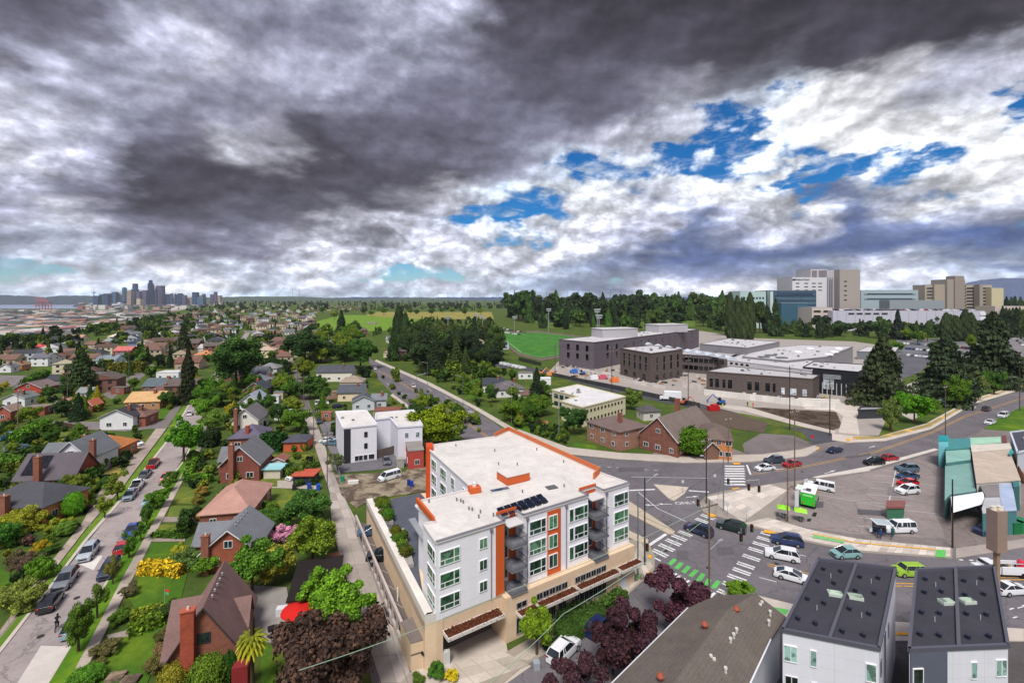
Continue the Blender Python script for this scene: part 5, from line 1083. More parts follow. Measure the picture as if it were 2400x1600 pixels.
LH = [(273, 1006, 86, 'gable', WHT, DKG, 3.8, 'white house with charcoal gable roof beyond the orange roofed bungalow'), (304, 1001, 80, 'hip', C(140, 84, 66), C(118, 92, 84), 3.2, 'brick house with a brown hipped roof beside the dirt lane'), (334, 960, 88, 'side', TAN, C(196, 158, 112), 3, 'tan house with sandy orange roof and a front lawn'),
 (362, 941, 76, 'hip', C(120, 80, 68), C(112, 84, 78), 3, 'brown hipped roof house behind the tan house'), (370, 921, 82, 'side', BRICK, C(92, 104, 108), 3, 'brick house with long green grey roof'), (275, 924, 36, 'flat', C(130, 80, 66), C(110, 100, 96), 2.6, 'low brown brick garage by the diagonal lane'),
 (246, 866, 52, 'side', C(196, 212, 230), C(124, 134, 144), 5.2, 'pale blue two storey house behind the clipped hedge'), (286, 838, 44, 'side', C(150, 44, 40), C(190, 110, 104), 4.8, 'bright red two storey house with pinkish roof'), (318, 818, 42, 'hip', C(110, 130, 160), C(58, 64, 80), 5, 'blue house with dark hipped roof on the slope'),
 (438, 867, 62, 'side', C(176, 150, 130), C(116, 84, 72), 4.2, 'brown shingled house with white dormer beside the street'), (392, 890, 60, 'flat', WHT, C(200, 200, 204), 3.6, 'long white flat roofed building near the tall conifer'), (480, 828, 38, 'side', WHT, C(190, 190, 190), 4, 'white house at the far end of the street'),
 (474, 842, 48, 'hip', C(190, 176, 150), C(190, 130, 94), 3, 'house with orange tiled roof beside the far white house'), (92, 858, 46, 'side', WHT, C(104, 104, 112), 5.0, 'white two storey house with grey roof above a lawn'), (128, 848, 24, 'gable', WHT, C(120, 90, 84), 3.4, 'small white gabled house behind the two storey one'),
 (66, 929, 70, 'gable', C(160, 66, 54), C(124, 108, 106), 3.4, 'red brick gabled house with tall chimney at the left'), (32, 954, 56, 'gable', WHT, C(110, 118, 116), 3.2, 'white gabled house in front of the red brick one'), (79, 974, 54, 'flat', C(140, 78, 64), C(132, 118, 112), 2.8, 'low brick building with flat roof beside the lane'),
 (158, 964, 30, 'gable', C(214, 140, 100), C(196, 142, 116), 3, 'small orange gabled house by the utility pole'), (136, 968, 24, 'gable', C(84, 96, 108), C(110, 116, 124), 2.6, 'small slate blue shed beside the orange gabled house'), (196, 936, 34, 'side', WHT, C(136, 140, 140), 2.8, 'white garage with a grey roof in the lane'),
 (240, 897, 42, 'side', WHT, C(98, 98, 108), 3, 'long white bungalow with dark roof by the blue house'), (8, 988, 34, 'gable', C(150, 84, 68), C(150, 130, 120), 3.4, 'brick house cut by the left edge'), (12, 873, 30, 'gable', WHT, C(110, 112, 118), 3, 'white gabled house at the far left edge'), (36, 868, 34, 'gable', C(180, 120, 84), C(140, 110, 92), 3, 'orange brick gabled house near the left edge'),
 (128, 906, 52, 'side', C(150, 158, 160), C(66, 68, 76), 3, 'low house with near black roof below the conifer'), (265, 796, 30, 'hip', C(220, 206, 150), C(214, 202, 180), 3, 'yellow house with pale roof on the far slope'), (84, 823, 34, 'hip', C(210, 206, 200), C(196, 86, 84), 3.2, 'white house with bright red hipped roof'),
 (166, 800, 54, 'side', C(220, 200, 190), C(190, 140, 124), 3, 'long house with salmon pink roof'), (216, 816, 70, 'hip', C(200, 180, 160), C(122, 96, 84), 3, 'wide brown roofed house on the slope'), (205, 968, 24, 'gable', C(130, 60, 46), C(190, 110, 84), 2.8, 'rust coloured shed beside the small conifer'),
 (620, 904, 44, 'hip', C(190, 184, 176), C(112, 108, 108), 3, 'grey hipped house left of the alley'), (622, 838, 46, 'hip', C(226, 214, 176), C(180, 160, 140), 5, 'cream two storey house left of the alley'), (626, 876, 54, 'hip', C(190, 190, 190), C(128, 126, 128), 3, 'pale house with grey hipped roof left of the alley'),
 (655, 838, 22, 'gable', C(220, 214, 206), C(180, 90, 80), 3, 'little house with a red roof beside the alley'), (662, 984, 44, 'flat', WHT, C(210, 216, 224), 2.6, 'white flat roofed garage beside the alley'), (640, 945, 30, 'flat', WHT, C(170, 176, 186), 2.6, 'small white garage behind the alley row'), (652, 935, 26, 'flat', C(190, 170, 140), C(110, 116, 122), 2.6, 'tan garage behind the alley row'),
 (783, 894, 98, 'side', C(222, 216, 204), C(78, 80, 88), 4.6, 'long white two storey house with dark roof right of the alley'), (822, 912, 62, 'hip', C(206, 196, 178), C(150, 136, 122), 3.2, 'house with light brown hipped roof right of the alley'), (822, 940, 72, 'side', C(222, 204, 170), C(84, 88, 96), 3.4, 'cream house with dark blue grey roof right of the alley'),
 (852, 962, 60, 'gable', C(196, 200, 206), C(84, 90, 98), 3.4, 'grey gabled house with white trim behind the flat roofed flats'), (888, 958, 40, 'side', C(190, 194, 198), C(120, 124, 130), 3.4, 'grey wing house nearest the arterial road'), (775, 935, 34, 'flat', C(140, 110, 90), C(140, 116, 100), 2.6, 'flat brown garage near the white vans'),
 (905, 985, 74, 'flat', C(160, 150, 144), C(128, 84, 70), 3.0, 'low building with flat brick red roof behind the white flats'), (765, 985, 26, 'flat', C(150, 100, 80), C(150, 96, 84), 2.4, 'small fenced garage with red roof'),
 (1158, 920, 62, 'side', WHT, C(62, 66, 76), 3.4, 'white bungalow with black roof above the hedge'), (1198, 930, 84, 'hip', WHT, C(104, 98, 102), 3.2, 'white bungalow with grey hipped roof and brick chimney'), (1232, 888, 40, 'flat', WHT, C(120, 116, 118), 2.8, 'small white flat roofed garage behind the bungalows'), (1240, 942, 40, 'hip', C(190, 186, 180), C(112, 88, 80), 2.8, 'low brown roofed house beside the dark conifer'),
 (1275, 902, 40, 'flat', WHT, C(214, 216, 220), 2.8, 'little white building before the school works'), (1528, 985, 52, 'hip', C(200, 196, 190), C(84, 82, 84), 3, 'small dark roofed house behind the brick chapel')]
LH.append((870, 760, 26, 'flat', C(150, 140, 130), C(160, 150, 140), 3, 'clubhouse on the far meadow'))
for (x, y, wp, kd, wc, rc, hh, lb) in LH:
    D_ = 44000/(y-700); w = wp*D_/1100*.82; d = max(5, min(w*.85, 9.5)) if kd != 'flat' else min(w*.7, 9)
    far_ = y < 880; rz = .12+R.uniform(-.06, .08) if x < 800 else R.uniform(-.1, .3)
    br = wc[0] > wc[2]*2.1 and wc[0] < .5
    hp(x, y, w, d, rz, hh, max(1.6, min(w, d)*.28), wc, rc, lb, kd, 'brick' if br else 'siding', [(w*.2, -1, hh+max(1.6, min(w, d)*.28)+.8, .8, .8)] if (kd != 'flat' and R.random() < .7) else None, ov=.4 if kd != 'flat' else .1, name='house' if 'garage' not in lb and 'shed' not in lb else 'garage', cat='house' if 'garage' not in lb and 'shed' not in lb else 'garage')
# right hand brick houses
rzr = math.atan2(118-125.7, 41.3-34.3)
def hq(pl, pr, d, *a, **k):
    L, Rr = G(*pl), G(*pr); dd = Rr-L; rz = math.atan2(dd.y, dd.x); dv = Vector((-math.sin(rz), math.cos(rz), 0)); c = (L+Rr)/2+dv*d/2
    return house((c.x, c.y, 0), rz, dd.length, d, *a, **k)
hq((1376, 1030), (1452, 1058), 11, 5.2, 2.2, C(142, 104, 88), C(112, 96, 92), 'brown brick two storey house with hipped roof left of the chapel', 'hip', 'brick', [(3, -2, 9, .9, .9)])
ch_ = hq((1500, 1050), (1588, 1074), 20, 4.2, 5.0, C(116, 76, 64), C(116, 104, 98), 'red brick chapel with steep brown roof and white foundation', 'gable', 'brick', [(-4, 7, 11, 1.1, 1.1)], name='chapel', cat='chapel')
hq((1640, 1072), (1716, 1080), 12, 5.0, 2.2, C(180, 116, 68), C(110, 96, 90), 'orange brick apartment house with brown hipped roof right of the chapel', 'hip', 'brick', None, nwin=4)
hp(1668, 1078, 3.6, 4, .1, 2.8, 1.6, C(120, 90, 76), C(104, 90, 84), 'little gabled porch house before the orange brick apartments', 'gable', 'stucco', None, win=False)
hp(960, 1060, 7, 9, .1, 4.4, 2.6, C(196, 110, 64), C(150, 156, 172), 'orange house with patchy silver blue roof behind the apartment building', 'gable', 'siding', [(3, 3, 8.6, .8, .8)])
hp(975, 1098, 3.6, 12, .3, 4.2, .4, C(170, 70, 62), C(140, 134, 130), 'narrow red flat roofed building against the apartment block', 'flat', 'stucco', None, ov=.1)
# ================================================================ larger flat blocks
def block(name, label, cat, quad, z, wallm, wc, rc, z0=0, rimh=.4, rimc=None, setback=0):
    P = [G(x, y, z) for x, y in quad]; e = thing(name, label, cat); uniq(e)
    a = sum(P[i].x*P[(i+1) % len(P)].y-P[(i+1) % len(P)].x*P[i].y for i in range(len(P)))
    if a < 0: P = P[::-1]
    MB().prism(P, z0, z-.02).build('wall', M[wallm], e, wc); c = sum(P, Vector())/len(P)
    MB().prism([c+(p-c)*.992 for p in P], z, z+.05).build('roof', M['flatroof'], e, rc)
    if rimh:
        cp = MB()
        for p, q in zip(P, P[1:]+P[:1]): d = q-p; m = (p+q)/2; cp.box((m.x, m.y, z+rimh/2-.05), (d.length+.2, .35, rimh), math.atan2(d.y, d.x))
        cp.build('parapet', M['plain'], e, rimc or wc)
    ar = abs(a)/2
    for k in range(min(14, int(ar/60))):
        u = R.choice(P).lerp(R.choice(P), R.uniform(.2, .8)).lerp(c, R.uniform(.2, .7)); s_ = R.uniform(.3, 1.1)
        MB().box((u.x, u.y, z+.05+s_*.35), (s_*1.3, s_, s_*.7), R.random()).build('roof_unit', M['metal'], e, C(*[R.choice((120, 160, 200))]*3))
    return e
def grid_w(e, a, b, zs, n, w, h, fr, pn, m0=.06, m1=.94, fm=None):
    L = (b-a).length
    for z in zs:
        for i in range(n): window(e, a, b, L*(m0+(m1-m0)*(i+.5)/n), z, w, h, fr, pn, fm or WF3, org=Vector((0, 0, 0)))
m1_ = block('flats', 'white modern three storey flats with dark stairwell, beside the alley', 'flats', [(804, 1004), (883, 996), (858, 963), (787, 966)], 8.6, 'panel', C(220, 220, 226), C(208, 204, 200))
a, b = G(804, 1004, 8.6), G(883, 996, 8.6); L = (b-a).length; a.z = b.z = 0
dd = (b-a).normalized(); nn = Vector((dd.y, -dd.x, 0)); q = a+dd*L*.12+nn*.03; MB().box((q.x, q.y, 4.2), (L*.2, .1, 8.2), math.atan2(dd.y, dd.x)).build('stairwell', M['plain'], m1_, C(44, 44, 50))
for z in (6.6, 3.8): window(m1_, a, b, L*.67, z, .8, 1.3, C(60, 60, 66), C(28, 32, 38), WF3, org=Vector((0, 0, 0)))
for s in (.4, .52, .66, .84): window(m1_, a, b, L*s, 1.0, 1.0 if s < .8 else 1.5, 1.3, WHT, C(24, 30, 36), WF3, org=Vector((0, 0, 0)))
m2_ = block('flats', 'white flats with rust stained flat roof beside the round green tree', 'flats', [(933, 1002), (990, 998), (968, 962), (882, 969), (880, 984), (914, 980)], 8.0, 'panel', C(214, 214, 224), C(204, 200, 196))
a, b = G(933, 1002, 8.), G(990, 998, 8.); a.z = b.z = 0; [window(m2_, a, b, (b-a).length*s, 6, .9, 1.3, WHT, C(120, 140, 140), WF3, org=Vector((0, 0, 0))) for s in (.35, .8)]
cr = block('apartment_house', 'cream yellow two storey apartment house with white L shaped roof', 'apartment house', [(1365.5, 955.5), (1466, 930), (1354, 902), (1294, 914.6), (1354, 930), (1316, 941)], 6.0, 'stucco', C(210, 202, 172), C(206, 204, 204))
grid_w(cr, Vector((*G(1365.5, 955.5, 6)[:2], 0)), Vector((*G(1466, 930, 6)[:2], 0)), (4.6, 1.8), 11, .9, .9, C(120, 110, 90), C(30, 32, 38))
grid_w(cr, Vector((*G(1294, 914.6, 6)[:2], 0)), Vector((*G(1354, 930, 6)[:2], 0)), (4.4, 1.7), 4, 2.2, 1.6, C(60, 90, 100), C(40, 60, 70))
DB, DWN, RG = C(110, 104, 106), C(14, 14, 17), C(188, 186, 188)
s1_b = block('school_building', 'long dark brick three storey school block behind the works, with two roof plant rooms', 'school', [(1310, 796), (1392, 803), (1638, 772), (1584, 769), (1420, 785)], 15.2, 'brick', C(96, 88, 94), RG)
z0_ = lambda x, y, z: Vector((*G(x, y, z)[:2], 0))
grid_w(s1_b, z0_(1310, 796, 15.2), z0_(1392, 803, 15.2), (11.6, 6.6), 3, 2.4, 3.8, DB, DWN, .15, .95); grid_w(s1_b, z0_(1392, 803, 15.2), z0_(1638, 772, 15.2), (11.6, 6.6), 13, 2.8, 3.8, DB, DWN)
for (x, y, w, d, h) in ((1440, 789, 26, 14, 5.5), (1562, 777, 26, 16, 5.5)):
    p = G(x, y, 15.2); MB().box((p.x, p.y, 15.2+h/2), (w, d, h), .35).build('plant_room', M['panel'], s1_b, C(176, 174, 178)); MB().box((p.x, p.y, 15.3+h), (w+.6, d+.6, .3), .35).build('plant_room_roof', M['flatroof'], s1_b, RG)
s2_b = block('school_building', 'dark brick three storey school block nearest the construction street', 'school', [(1453.6, 816.4), (1526, 829), (1600, 819), (1527.5, 810)], 13.8, 'brick', C(92, 80, 76), RG)
grid_w(s2_b, z0_(1453.6, 816.4, 13.8), z0_(1526, 829, 13.8), (10.4, 6.8), 5, 1.9, 3.6, DB, DWN); grid_w(s2_b, z0_(1526, 829, 13.8), z0_(1600, 819, 13.8), (10.4, 6.8), 4, 2.2, 3.6, DB, DWN)
grid_w(s2_b, z0_(1453.6, 816.4, 13.8), z0_(1526, 829, 13.8), (2.2,), 3, 3.6, 3.0, DB, DWN); grid_w(s2_b, z0_(1526, 829, 13.8), z0_(1600, 819, 13.8), (2.2,), 4, 3.4, 3.0, DB, DWN)
s5_b = block('school_building', 'grey gymnasium block with pale flat roof in the middle of the school', 'school', [(1640, 806), (1752, 816), (1827, 801.6), (1708.7, 793.5)], 13.5, 'panel', C(128, 126, 130), RG)
s6_b = block('school_building', 'wide pale roofed school hall with round skylights', 'school', [(1740, 836), (1845, 846), (1936, 837), (1999, 812.6), (1880, 808.8), (1780, 818)], 10.5, 'panel', C(140, 138, 142), RG)
for x, y in ((1870, 826), (1898, 818), (1965, 818), (1955, 826), (1942, 832)): p = G(x, y, 10.5); MB().lathe((p.x, p.y, 10.5), ((2.2, 0), (2.2, .5), (1.4, .9), (.2, 1.1)), 12).build('skylight', M['plain'], s6_b, C(224, 224, 228))
s8_b = block('school_building', 'two storey dark school wing with window band joining the blocks', 'school', [(1585, 830), (1705, 838), (1740, 826), (1640, 812)], 9.5, 'brick', C(88, 80, 80), C(170, 168, 172))
grid_w(s8_b, z0_(1585, 830, 9.5), z0_(1705, 838, 9.5), (7.0, 3.0), 9, 2.6, 2.6, DB, DWN)
s4_b = block('school_building', 'white upper storey of the school behind its long dark front wing', 'school', [(1705, 844), (1902, 868), (1930, 850), (1740, 832)], 9.6, 'panel', C(212, 210, 214), RG)
grid_w(s4_b, z0_(1705, 844, 9.6), z0_(1902, 868, 9.6), (8.4,), 4, 1.5, 1.0, DB, DWN, .02, .3)
for x, y in ((1790, 842), (1806, 838), (1832, 844)): p = G(x, y, 9.6); MB().box((p.x, p.y, 10.4), (4.5, 3, 1.6), .1).build('air_handler', M['metal'], s4_b, C(130, 132, 136))
s3_b = block('school_building', 'long low dark brick front wing of the school above the white retaining wall', 'school', [(1655.6, 871), (1905, 889), (1920, 880), (1711, 858.5)], 8.1, 'brick', C(88, 78, 74), C(178, 176, 178))
a, b = z0_(1655.6, 871, 8.1), z0_(1905, 889, 8.1); L = (b-a).length
for s, w in ((.05, 1.6), (.11, 1.8), (.18, 1.4), (.24, 2), (.43, 2), (.50, 2), (.6, 2), (.66, 1.2)): window(s3_b, a, b, L*s, 3.6, w, 4.2, DB, DWN, WF3, org=Vector((0, 0, 0)))
for s, w in ((.74, 1.2), (.83, 2.2), (.93, 1.4)): window(s3_b, a, b, L*s, 2.6, w, 2.6, C(210, 210, 214), C(180, 190, 200), WF, org=Vector((0, 0, 0)))
s7_b = block('school_building', 'black walled school entrance under a broad flat canopy with a glass screen', 'school', [(1882, 861), (2012, 872.5), (2044, 856), (1907.6, 848)], 10.3, 'plain', C(34, 36, 42), RG)
a, b = z0_(1882, 866, 9.6), z0_(2012, 875.5, 9.6); L = (b-a).length; window(s7_b, a, b, L*.57, 4.6, L*.38, 4.6, C(200, 204, 208), C(150, 164, 172), WF, org=Vector((0, 0, 0)))
for i in range(6): q = a.lerp(b, .34+i*.085); MB().tube((q.x, q.y-.8, 0), (q.x, q.y-.8, 5), .16, 8).build('column', M['plain'], s7_b, C(190, 190, 194))
for i in range(4): c = a.lerp(b, .57); dd = b-a; MB().box((c.x, c.y-.5, 6.9+i*.45), (L*.42, .14, .16), math.atan2(dd.y, dd.x)).build('louvre', M['plain'], s7_b, C(190, 194, 198))
saw = thing('sawtooth_canopy', 'row of white folded canopies between the school blocks', 'canopy'); uniq(saw)
for i in range(9):
    p = G(1515+i*24, 808+i*4.2, 9.8); q = G(1515+i*24+22, 808+i*4.2+3.5, 9.8); m = MB(); n = Vector((0, 7, 0)); up = Vector((0, 0, 1.6)); mid = (p+q)/2+up
    m.poly([p, mid, mid+n, p+n]); m.poly([mid, q, q+n, mid+n]); m.poly([p+Vector((0, 0, -.2)), q+Vector((0, 0, -.2)), mid]); m.build('canopy_panel', M['plain'], saw, C(214, 222, 232))
rw = thing('retaining_wall', 'long white concrete retaining wall below the dark school wing', 'wall'); uniq(rw)
a, b = G(1650, 925), G(1975, 962)
for k in range(22): p, q = a.lerp(b, k/22), a.lerp(b, (k+1)/22); d = q-p; c = (p+q)/2; MB().box((c.x, c.y, 1.2), (d.length*.985, .4, 2.4), math.atan2(d.y, d.x)).build('panel', M['concrete'], rw, C(210, 206, 200))
sb = block('school_building', 'small white trimmed flat roofed outbuilding right of the school', 'school', [(2008, 824), (2098, 826), (2106, 814), (2032, 813)], 5, 'plain', C(110, 116, 120), RG)
sb2 = block('shelter', 'low dark flat roofed shelter beside the entrance steps', 'shelter', [(2011, 962), (2070, 960), (2085, 955), (2018, 955)], 2.8, 'plain', C(58, 60, 66), C(150, 150, 152))
# ================================================================ market hall with green roofs
mk_ = thing('garden_store', 'rambling store with teal and rusty flat roofs beside the parking lot', 'store'); uniq(mk_)
Z3 = lambda x, y, z=0: G(2180+x*.21672, 1000+y*.21672, z)
def mroof(pts, z, c, z0=0, m='flatroof', wc=C(74, 124, 122), nm='wall'):
    P = [Z3(x, y, z) for x, y in pts]; a = sum(P[i].x*P[(i+1) % len(P)].y-P[(i+1) % len(P)].x*P[i].y for i in range(len(P)))
    if a < 0: P = P[::-1]
    MB().prism(P, z0, z-.15).build(nm, M['stucco'], mk_, wc); c0 = sum(P, Vector())/len(P); MB().prism([c0+(p-c0)*1.02 for p in P], z-.14, z).build('roof', M[m], mk_, c)
TE, TE2 = C(52, 140, 140), C(120, 190, 180)
mroof([(165, 390), (440, 360), (490, 690), (215, 725), (160, 790)], 3.6, C(118, 154, 148)); mroof([(170, 255), (435, 230), (435, 350), (175, 385)], 4.4, C(130, 170, 160)); mroof([(190, 130), (430, 120), (440, 225), (175, 245)], 4.7, C(72, 132, 134))
mroof([(430, 118), (760, 105), (765, 170), (440, 190)], 4.5, C(152, 190, 168)); mroof([(775, 95), (820, 95), (832, 165), (780, 172)], 4.6, C(110, 66, 66)); mroof([(440, 195), (855, 175), (880, 235), (455, 270)], 5.0, C(196, 188, 176), wc=C(200, 196, 190))
mroof([(455, 280), (850, 240), (975, 570), (505, 605)], 4.8, C(180, 166, 152), wc=C(200, 196, 190)); mroof([(525, 605), (740, 590), (752, 745), (605, 750)], 4.3, C(128, 122, 122), wc=C(80, 124, 122)); mroof([(740, 588), (880, 580), (935, 895), (790, 905), (755, 745)], 4.2, C(158, 172, 196), wc=C(70, 120, 122)); mroof([(600, 750), (755, 745), (790, 910), (570, 930), (560, 880)], 4.1, C(176, 176, 180), wc=C(70, 120, 122))
mroof([(885, 578), (960, 572), (970, 640), (905, 650)], 4.6, C(60, 112, 112), wc=C(56, 100, 102)); mroof([(90, 95), (200, 92), (195, 150), (92, 152)], 6.2, C(40, 140, 146), wc=C(120, 190, 200), nm='sign_tower')
mroof([(845, 290), (880, 232), (905, 270), (860, 300)], 5.3, C(60, 150, 150), z0=4.9)
P = [Z3(x, y, 3.6) for x, y in ((218, 735), (545, 700), (600, 800), (235, 905))]; aw = thing('tent_canopy', 'white canvas canopy roof standing in front of the teal store', 'canopy'); uniq(aw)
cv = MB(); N_ = 8
for i in range(N_+1):
    u = i/N_; zz_ = 3.2+1.1*math.sin(u*math.pi); cv.v += [tuple(P[0].lerp(P[3], u)[:2])+(zz_,), tuple(P[1].lerp(P[2], u)[:2])+(zz_,)]
cv.f = [(2*i, 2*i+2, 2*i+3, 2*i+1) for i in range(N_)]; cv.build('canvas', M['fabric'], aw, C(226, 224, 232))
for p in P: MB().tube((p.x, p.y, 0), (p.x, p.y, 3.2), .07, 6).build('pole', M['metal'], aw)
hs = block('house', 'dark roofed grey house at the right edge behind the store', 'house', [(2385, 1062), (2440, 1050), (2420, 1008), (2368, 1014)], 4.6, 'siding', C(190, 196, 206), C(74, 74, 84))
cb = thing('brick_chimney', 'tall brown rendered chimney with two pots standing before the white work truck', 'chimney'); uniq(cb)
q = V(2336, 1190, 57.5)
MB().box((q.x, q.y, 11.7), (1.45, 1.2, 5.0), .15).build('stack', M['stucco'], cb, C(146, 124, 114)); MB().box((q.x, q.y, 4.6), (.45, .45, 9.2), .15).build('flue_pipe', M['stucco'], cb, C(150, 126, 104))
for s in (-.4, .4): MB().lathe((q.x+s, q.y, 14.2), ((.34, 0), (.28, .35), (.32, .4)), 12).build('pot', M['plain'], cb, C(214, 206, 190))
# ================================================================ hospital hill, far city
def slab_bld(name, label, cat, x0, x1, ytop, D, dep, wallm, wc, rc=C(150, 148, 150), z0=0, rz=0., par=None):
    """flat topped block whose front spans photo columns x0..x1 at distance D"""
    X0, X1 = (x0-CX)/F*D, (x1-CX)/F*D; zt = HC-(ytop-HY)*D/F; w = X1-X0
    e = par or thing(name, label, cat)
    if par is None: uniq(e)
    dv = Vector((-math.sin(rz), math.cos(rz), 0)); a = Vector((X0, D, 0)); b = a+Vector((math.cos(rz), math.sin(rz), 0))*w
    MB().prism([a, b, b+dv*dep, a+dv*dep], z0, zt).build('wall', M[wallm], e, wc); MB().prism([a+dv*.5, b+dv*.5, b+dv*(dep-.5), a+dv*(dep-.5)], zt, zt+.4).build('roof', M['flatroof'], e, rc)
    return e, a, b, zt
GLB, HW, HT = C(52, 76, 96), C(204, 203, 206), C(160, 152, 146)
e, a, b, zt = slab_bld('hospital_building', 'pale green hospital wing with small square windows at the left of the hill', 'hospital', 1735, 1797, 683, 640, 30, 'panel', C(176, 200, 198), rz=.05)
grid_w(e, a, b, [zt-9-i*7.4 for i in range(5)], 7, 2.6, 3.0, C(90, 110, 110), C(30, 44, 56), .1, .95)
e, a, b, zt = slab_bld('hospital_building', 'blue glass curtain walled hospital block beside the pale green wing', 'hospital', 1798, 1911, 681, 655, 36, 'plain', C(60, 84, 102), rz=-.03)
for i in range(6): window(e, a, b, (b-a).length*.56, zt-5-i*6.3, (b-a).length*.84, 3.6, C(70, 96, 110), R.choice([C(44, 70, 96), C(30, 52, 80), C(70, 96, 112)]), WF3, org=Vector((0, 0, 0)), deep=.6)
MB().box(((1805-CX)/F*650, 650, 22), (4, 8, 56)).build('end_fin', M['plain'], e, C(190, 206, 204))
slab_bld('hospital_building', 'low blue glass entrance block before the curtain walled one', 'hospital', 1831, 1894, 710, 630, 14, 'plain', C(56, 92, 112))
e, a, b, zt = slab_bld('hospital_tower', 'white hospital tower with stepped overhang and rooftop lettering', 'hospital', 1901, 1938, 650, 690, 40, 'panel', HW)
slab_bld('x', '', '', 1857, 1901, 650, 690, 40, 'panel', HW, z0=HC-(680-HY)*690/F, par=e); slab_bld('x', '', '', 1888, 1903, 650, 691, 38, 'panel', HW, z0=HC-(692-HY)*690/F, par=e); slab_bld('x', '', '', 1900, 1939, 631, 700, 36, 'panel', C(186, 184, 190), par=e)
for z in (664, 672, 680, 690): 
    for s in (.15, .4, .62, .8): zz_ = HC-(z-HY)*690/F; window(e, Vector(((1857-CX)/F*690, 690, 0)), Vector(((1938-CX)/F*690, 690, 0)), s*51, zz_, 5.5, 1.6, C(120, 120, 128), C(60, 64, 76), WF3, org=Vector((0, 0, 0))) if not (z > 684 and s < .5) else None
for x in (1903, 1919): q = V(x+6, 641, 699.5); MB().box(q, (7, .5, 9)).build('louvre_panel', M['plain'], e, C(128, 120, 124))
for x in (1940, 1946, 1951): q = V(x, 690, 689.5); MB().box(q, (1.2, .6, 50)).build('fin', M['plain'], e, C(130, 130, 140))
slab_bld('x', '', '', 1938, 1969, 633, 692, 40, 'panel', C(178, 176, 182), par=e); q = V(1965, 675, 691); MB().box(q, (4.5, 1, 34)).build('dark_recess', M['plain'], e, C(38, 42, 50))
cu = bpy.data.curves.new('t', 'FONT'); cu.body = 'Medical Center'; cu.size = 3.4; cu.extrude = .1; o = bpy.data.objects.new('t', cu); COL.objects.link(o)
me_ = bpy.data.meshes.new_from_object(o.evaluated_get(bpy.context.evaluated_depsgraph_get())); bpy.data.objects.remove(o); me_.materials.clear(); me_.materials.append(M['plain'])
o = meshobj('lettering', me_, e, (V(1864, 656.5, 689.4)), (1, 1, 1), 0, C(44, 52, 84)); o.rotation_euler = (math.pi/2, 0, 0)
MB().lathe((0, 0, 0), ((1.3, -.1), (1.3, .1)), 14).build('emblem', M['plain'], e, C(44, 52, 84)).rotation_euler = (math.pi/2, 0, 0); e.children[-1].location = V(1861, 655, 689.4)
for c in e.children:
    if c.name.startswith('emblem'): c.location = V(1861, 655, 689.4)
e, a, b, zt = slab_bld('hospital_tower', 'tan brick hospital tower right of the white one', 'hospital', 1968, 2016, 632, 680, 36, 'panel', HT)
for i in range(5): window(e, a, b, (b-a).length*.28, zt-17-i*6.7, 4.4, 1.8, C(110, 96, 88), C(40, 38, 42), WF3, org=Vector((0, 0, 0)))
e, a, b, zt = slab_bld('hospital_building', 'long pale blue grey hospital building behind the parking garage', 'hospital', 2018, 2152, 680, 760, 40, 'panel', C(160, 176, 184))
for i in range(2): window(e, a, b, (b-a).length*.5, zt-6-i*8, (b-a).length*.9, 2.2, C(130, 146, 154), C(50, 64, 74), WF3, org=Vector((0, 0, 0)), deep=.5)
slab_bld('hospital_building', 'low grey block stepping out behind the garage cars', 'hospital', 2085, 2214, 704, 700, 20, 'panel', C(142, 150, 158))
e, a, b, zt = slab_bld('old_hospital', 'stepped old beige hospital with central tower and ribbon windows', 'hospital', 2168, 2325, 668, 780, 24, 'stucco', C(170, 160, 146))
slab_bld('x', '', '', 2190, 2222, 667, 776, 24, 'stucco', C(164, 152, 138), par=e); slab_bld('x', '', '', 2220, 2262, 655, 772, 30, 'stucco', C(154, 146, 138), par=e); slab_bld('x', '', '', 2238, 2260, 647, 770, 16, 'stucco', C(146, 136, 128), par=e); slab_bld('x', '', '', 2296, 2304, 667, 768, 10, 'stucco', C(150, 142, 134), par=e)
for i in range(7):
    for s0, s1 in ((.02, .13), (.15, .32), (.6, .8), (.84, .98)): window(e, a, b, (b-a).length*(s0+s1)/2, zt-5-i*5.3, (b-a).length*(s1-s0), 2.4, C(150, 142, 128), C(58, 58, 62), WF3, org=Vector((0, 0, 0)), deep=.8)
    for s in (.38, .43, .48, .53): window(e, Vector((a.x, 771.5, 0)), Vector((b.x, 771.5, 0)), (b-a).length*s, zt-2-i*5.3, 2.2, 2.4, C(130, 116, 106), C(58, 56, 60), WF3, org=Vector((0, 0, 0)))
for x in (2236, 2243, 2255): q = V(x, 648, 772); MB().tube(q, q+Vector((0, 0, 4+R.random()*2)), .3, 5).build('antenna', M['metal'], e)
slab_bld('hospital_building', 'plain cream end block right of the old hospital', 'hospital', 2324, 2352, 675, 770, 30, 'stucco', C(196, 184, 154))
slab_bld('hospital_building', 'long low pale service building at the right edge of the hill', 'hospital', 2332, 2420, 718, 700, 30, 'stucco', C(196, 180, 170))
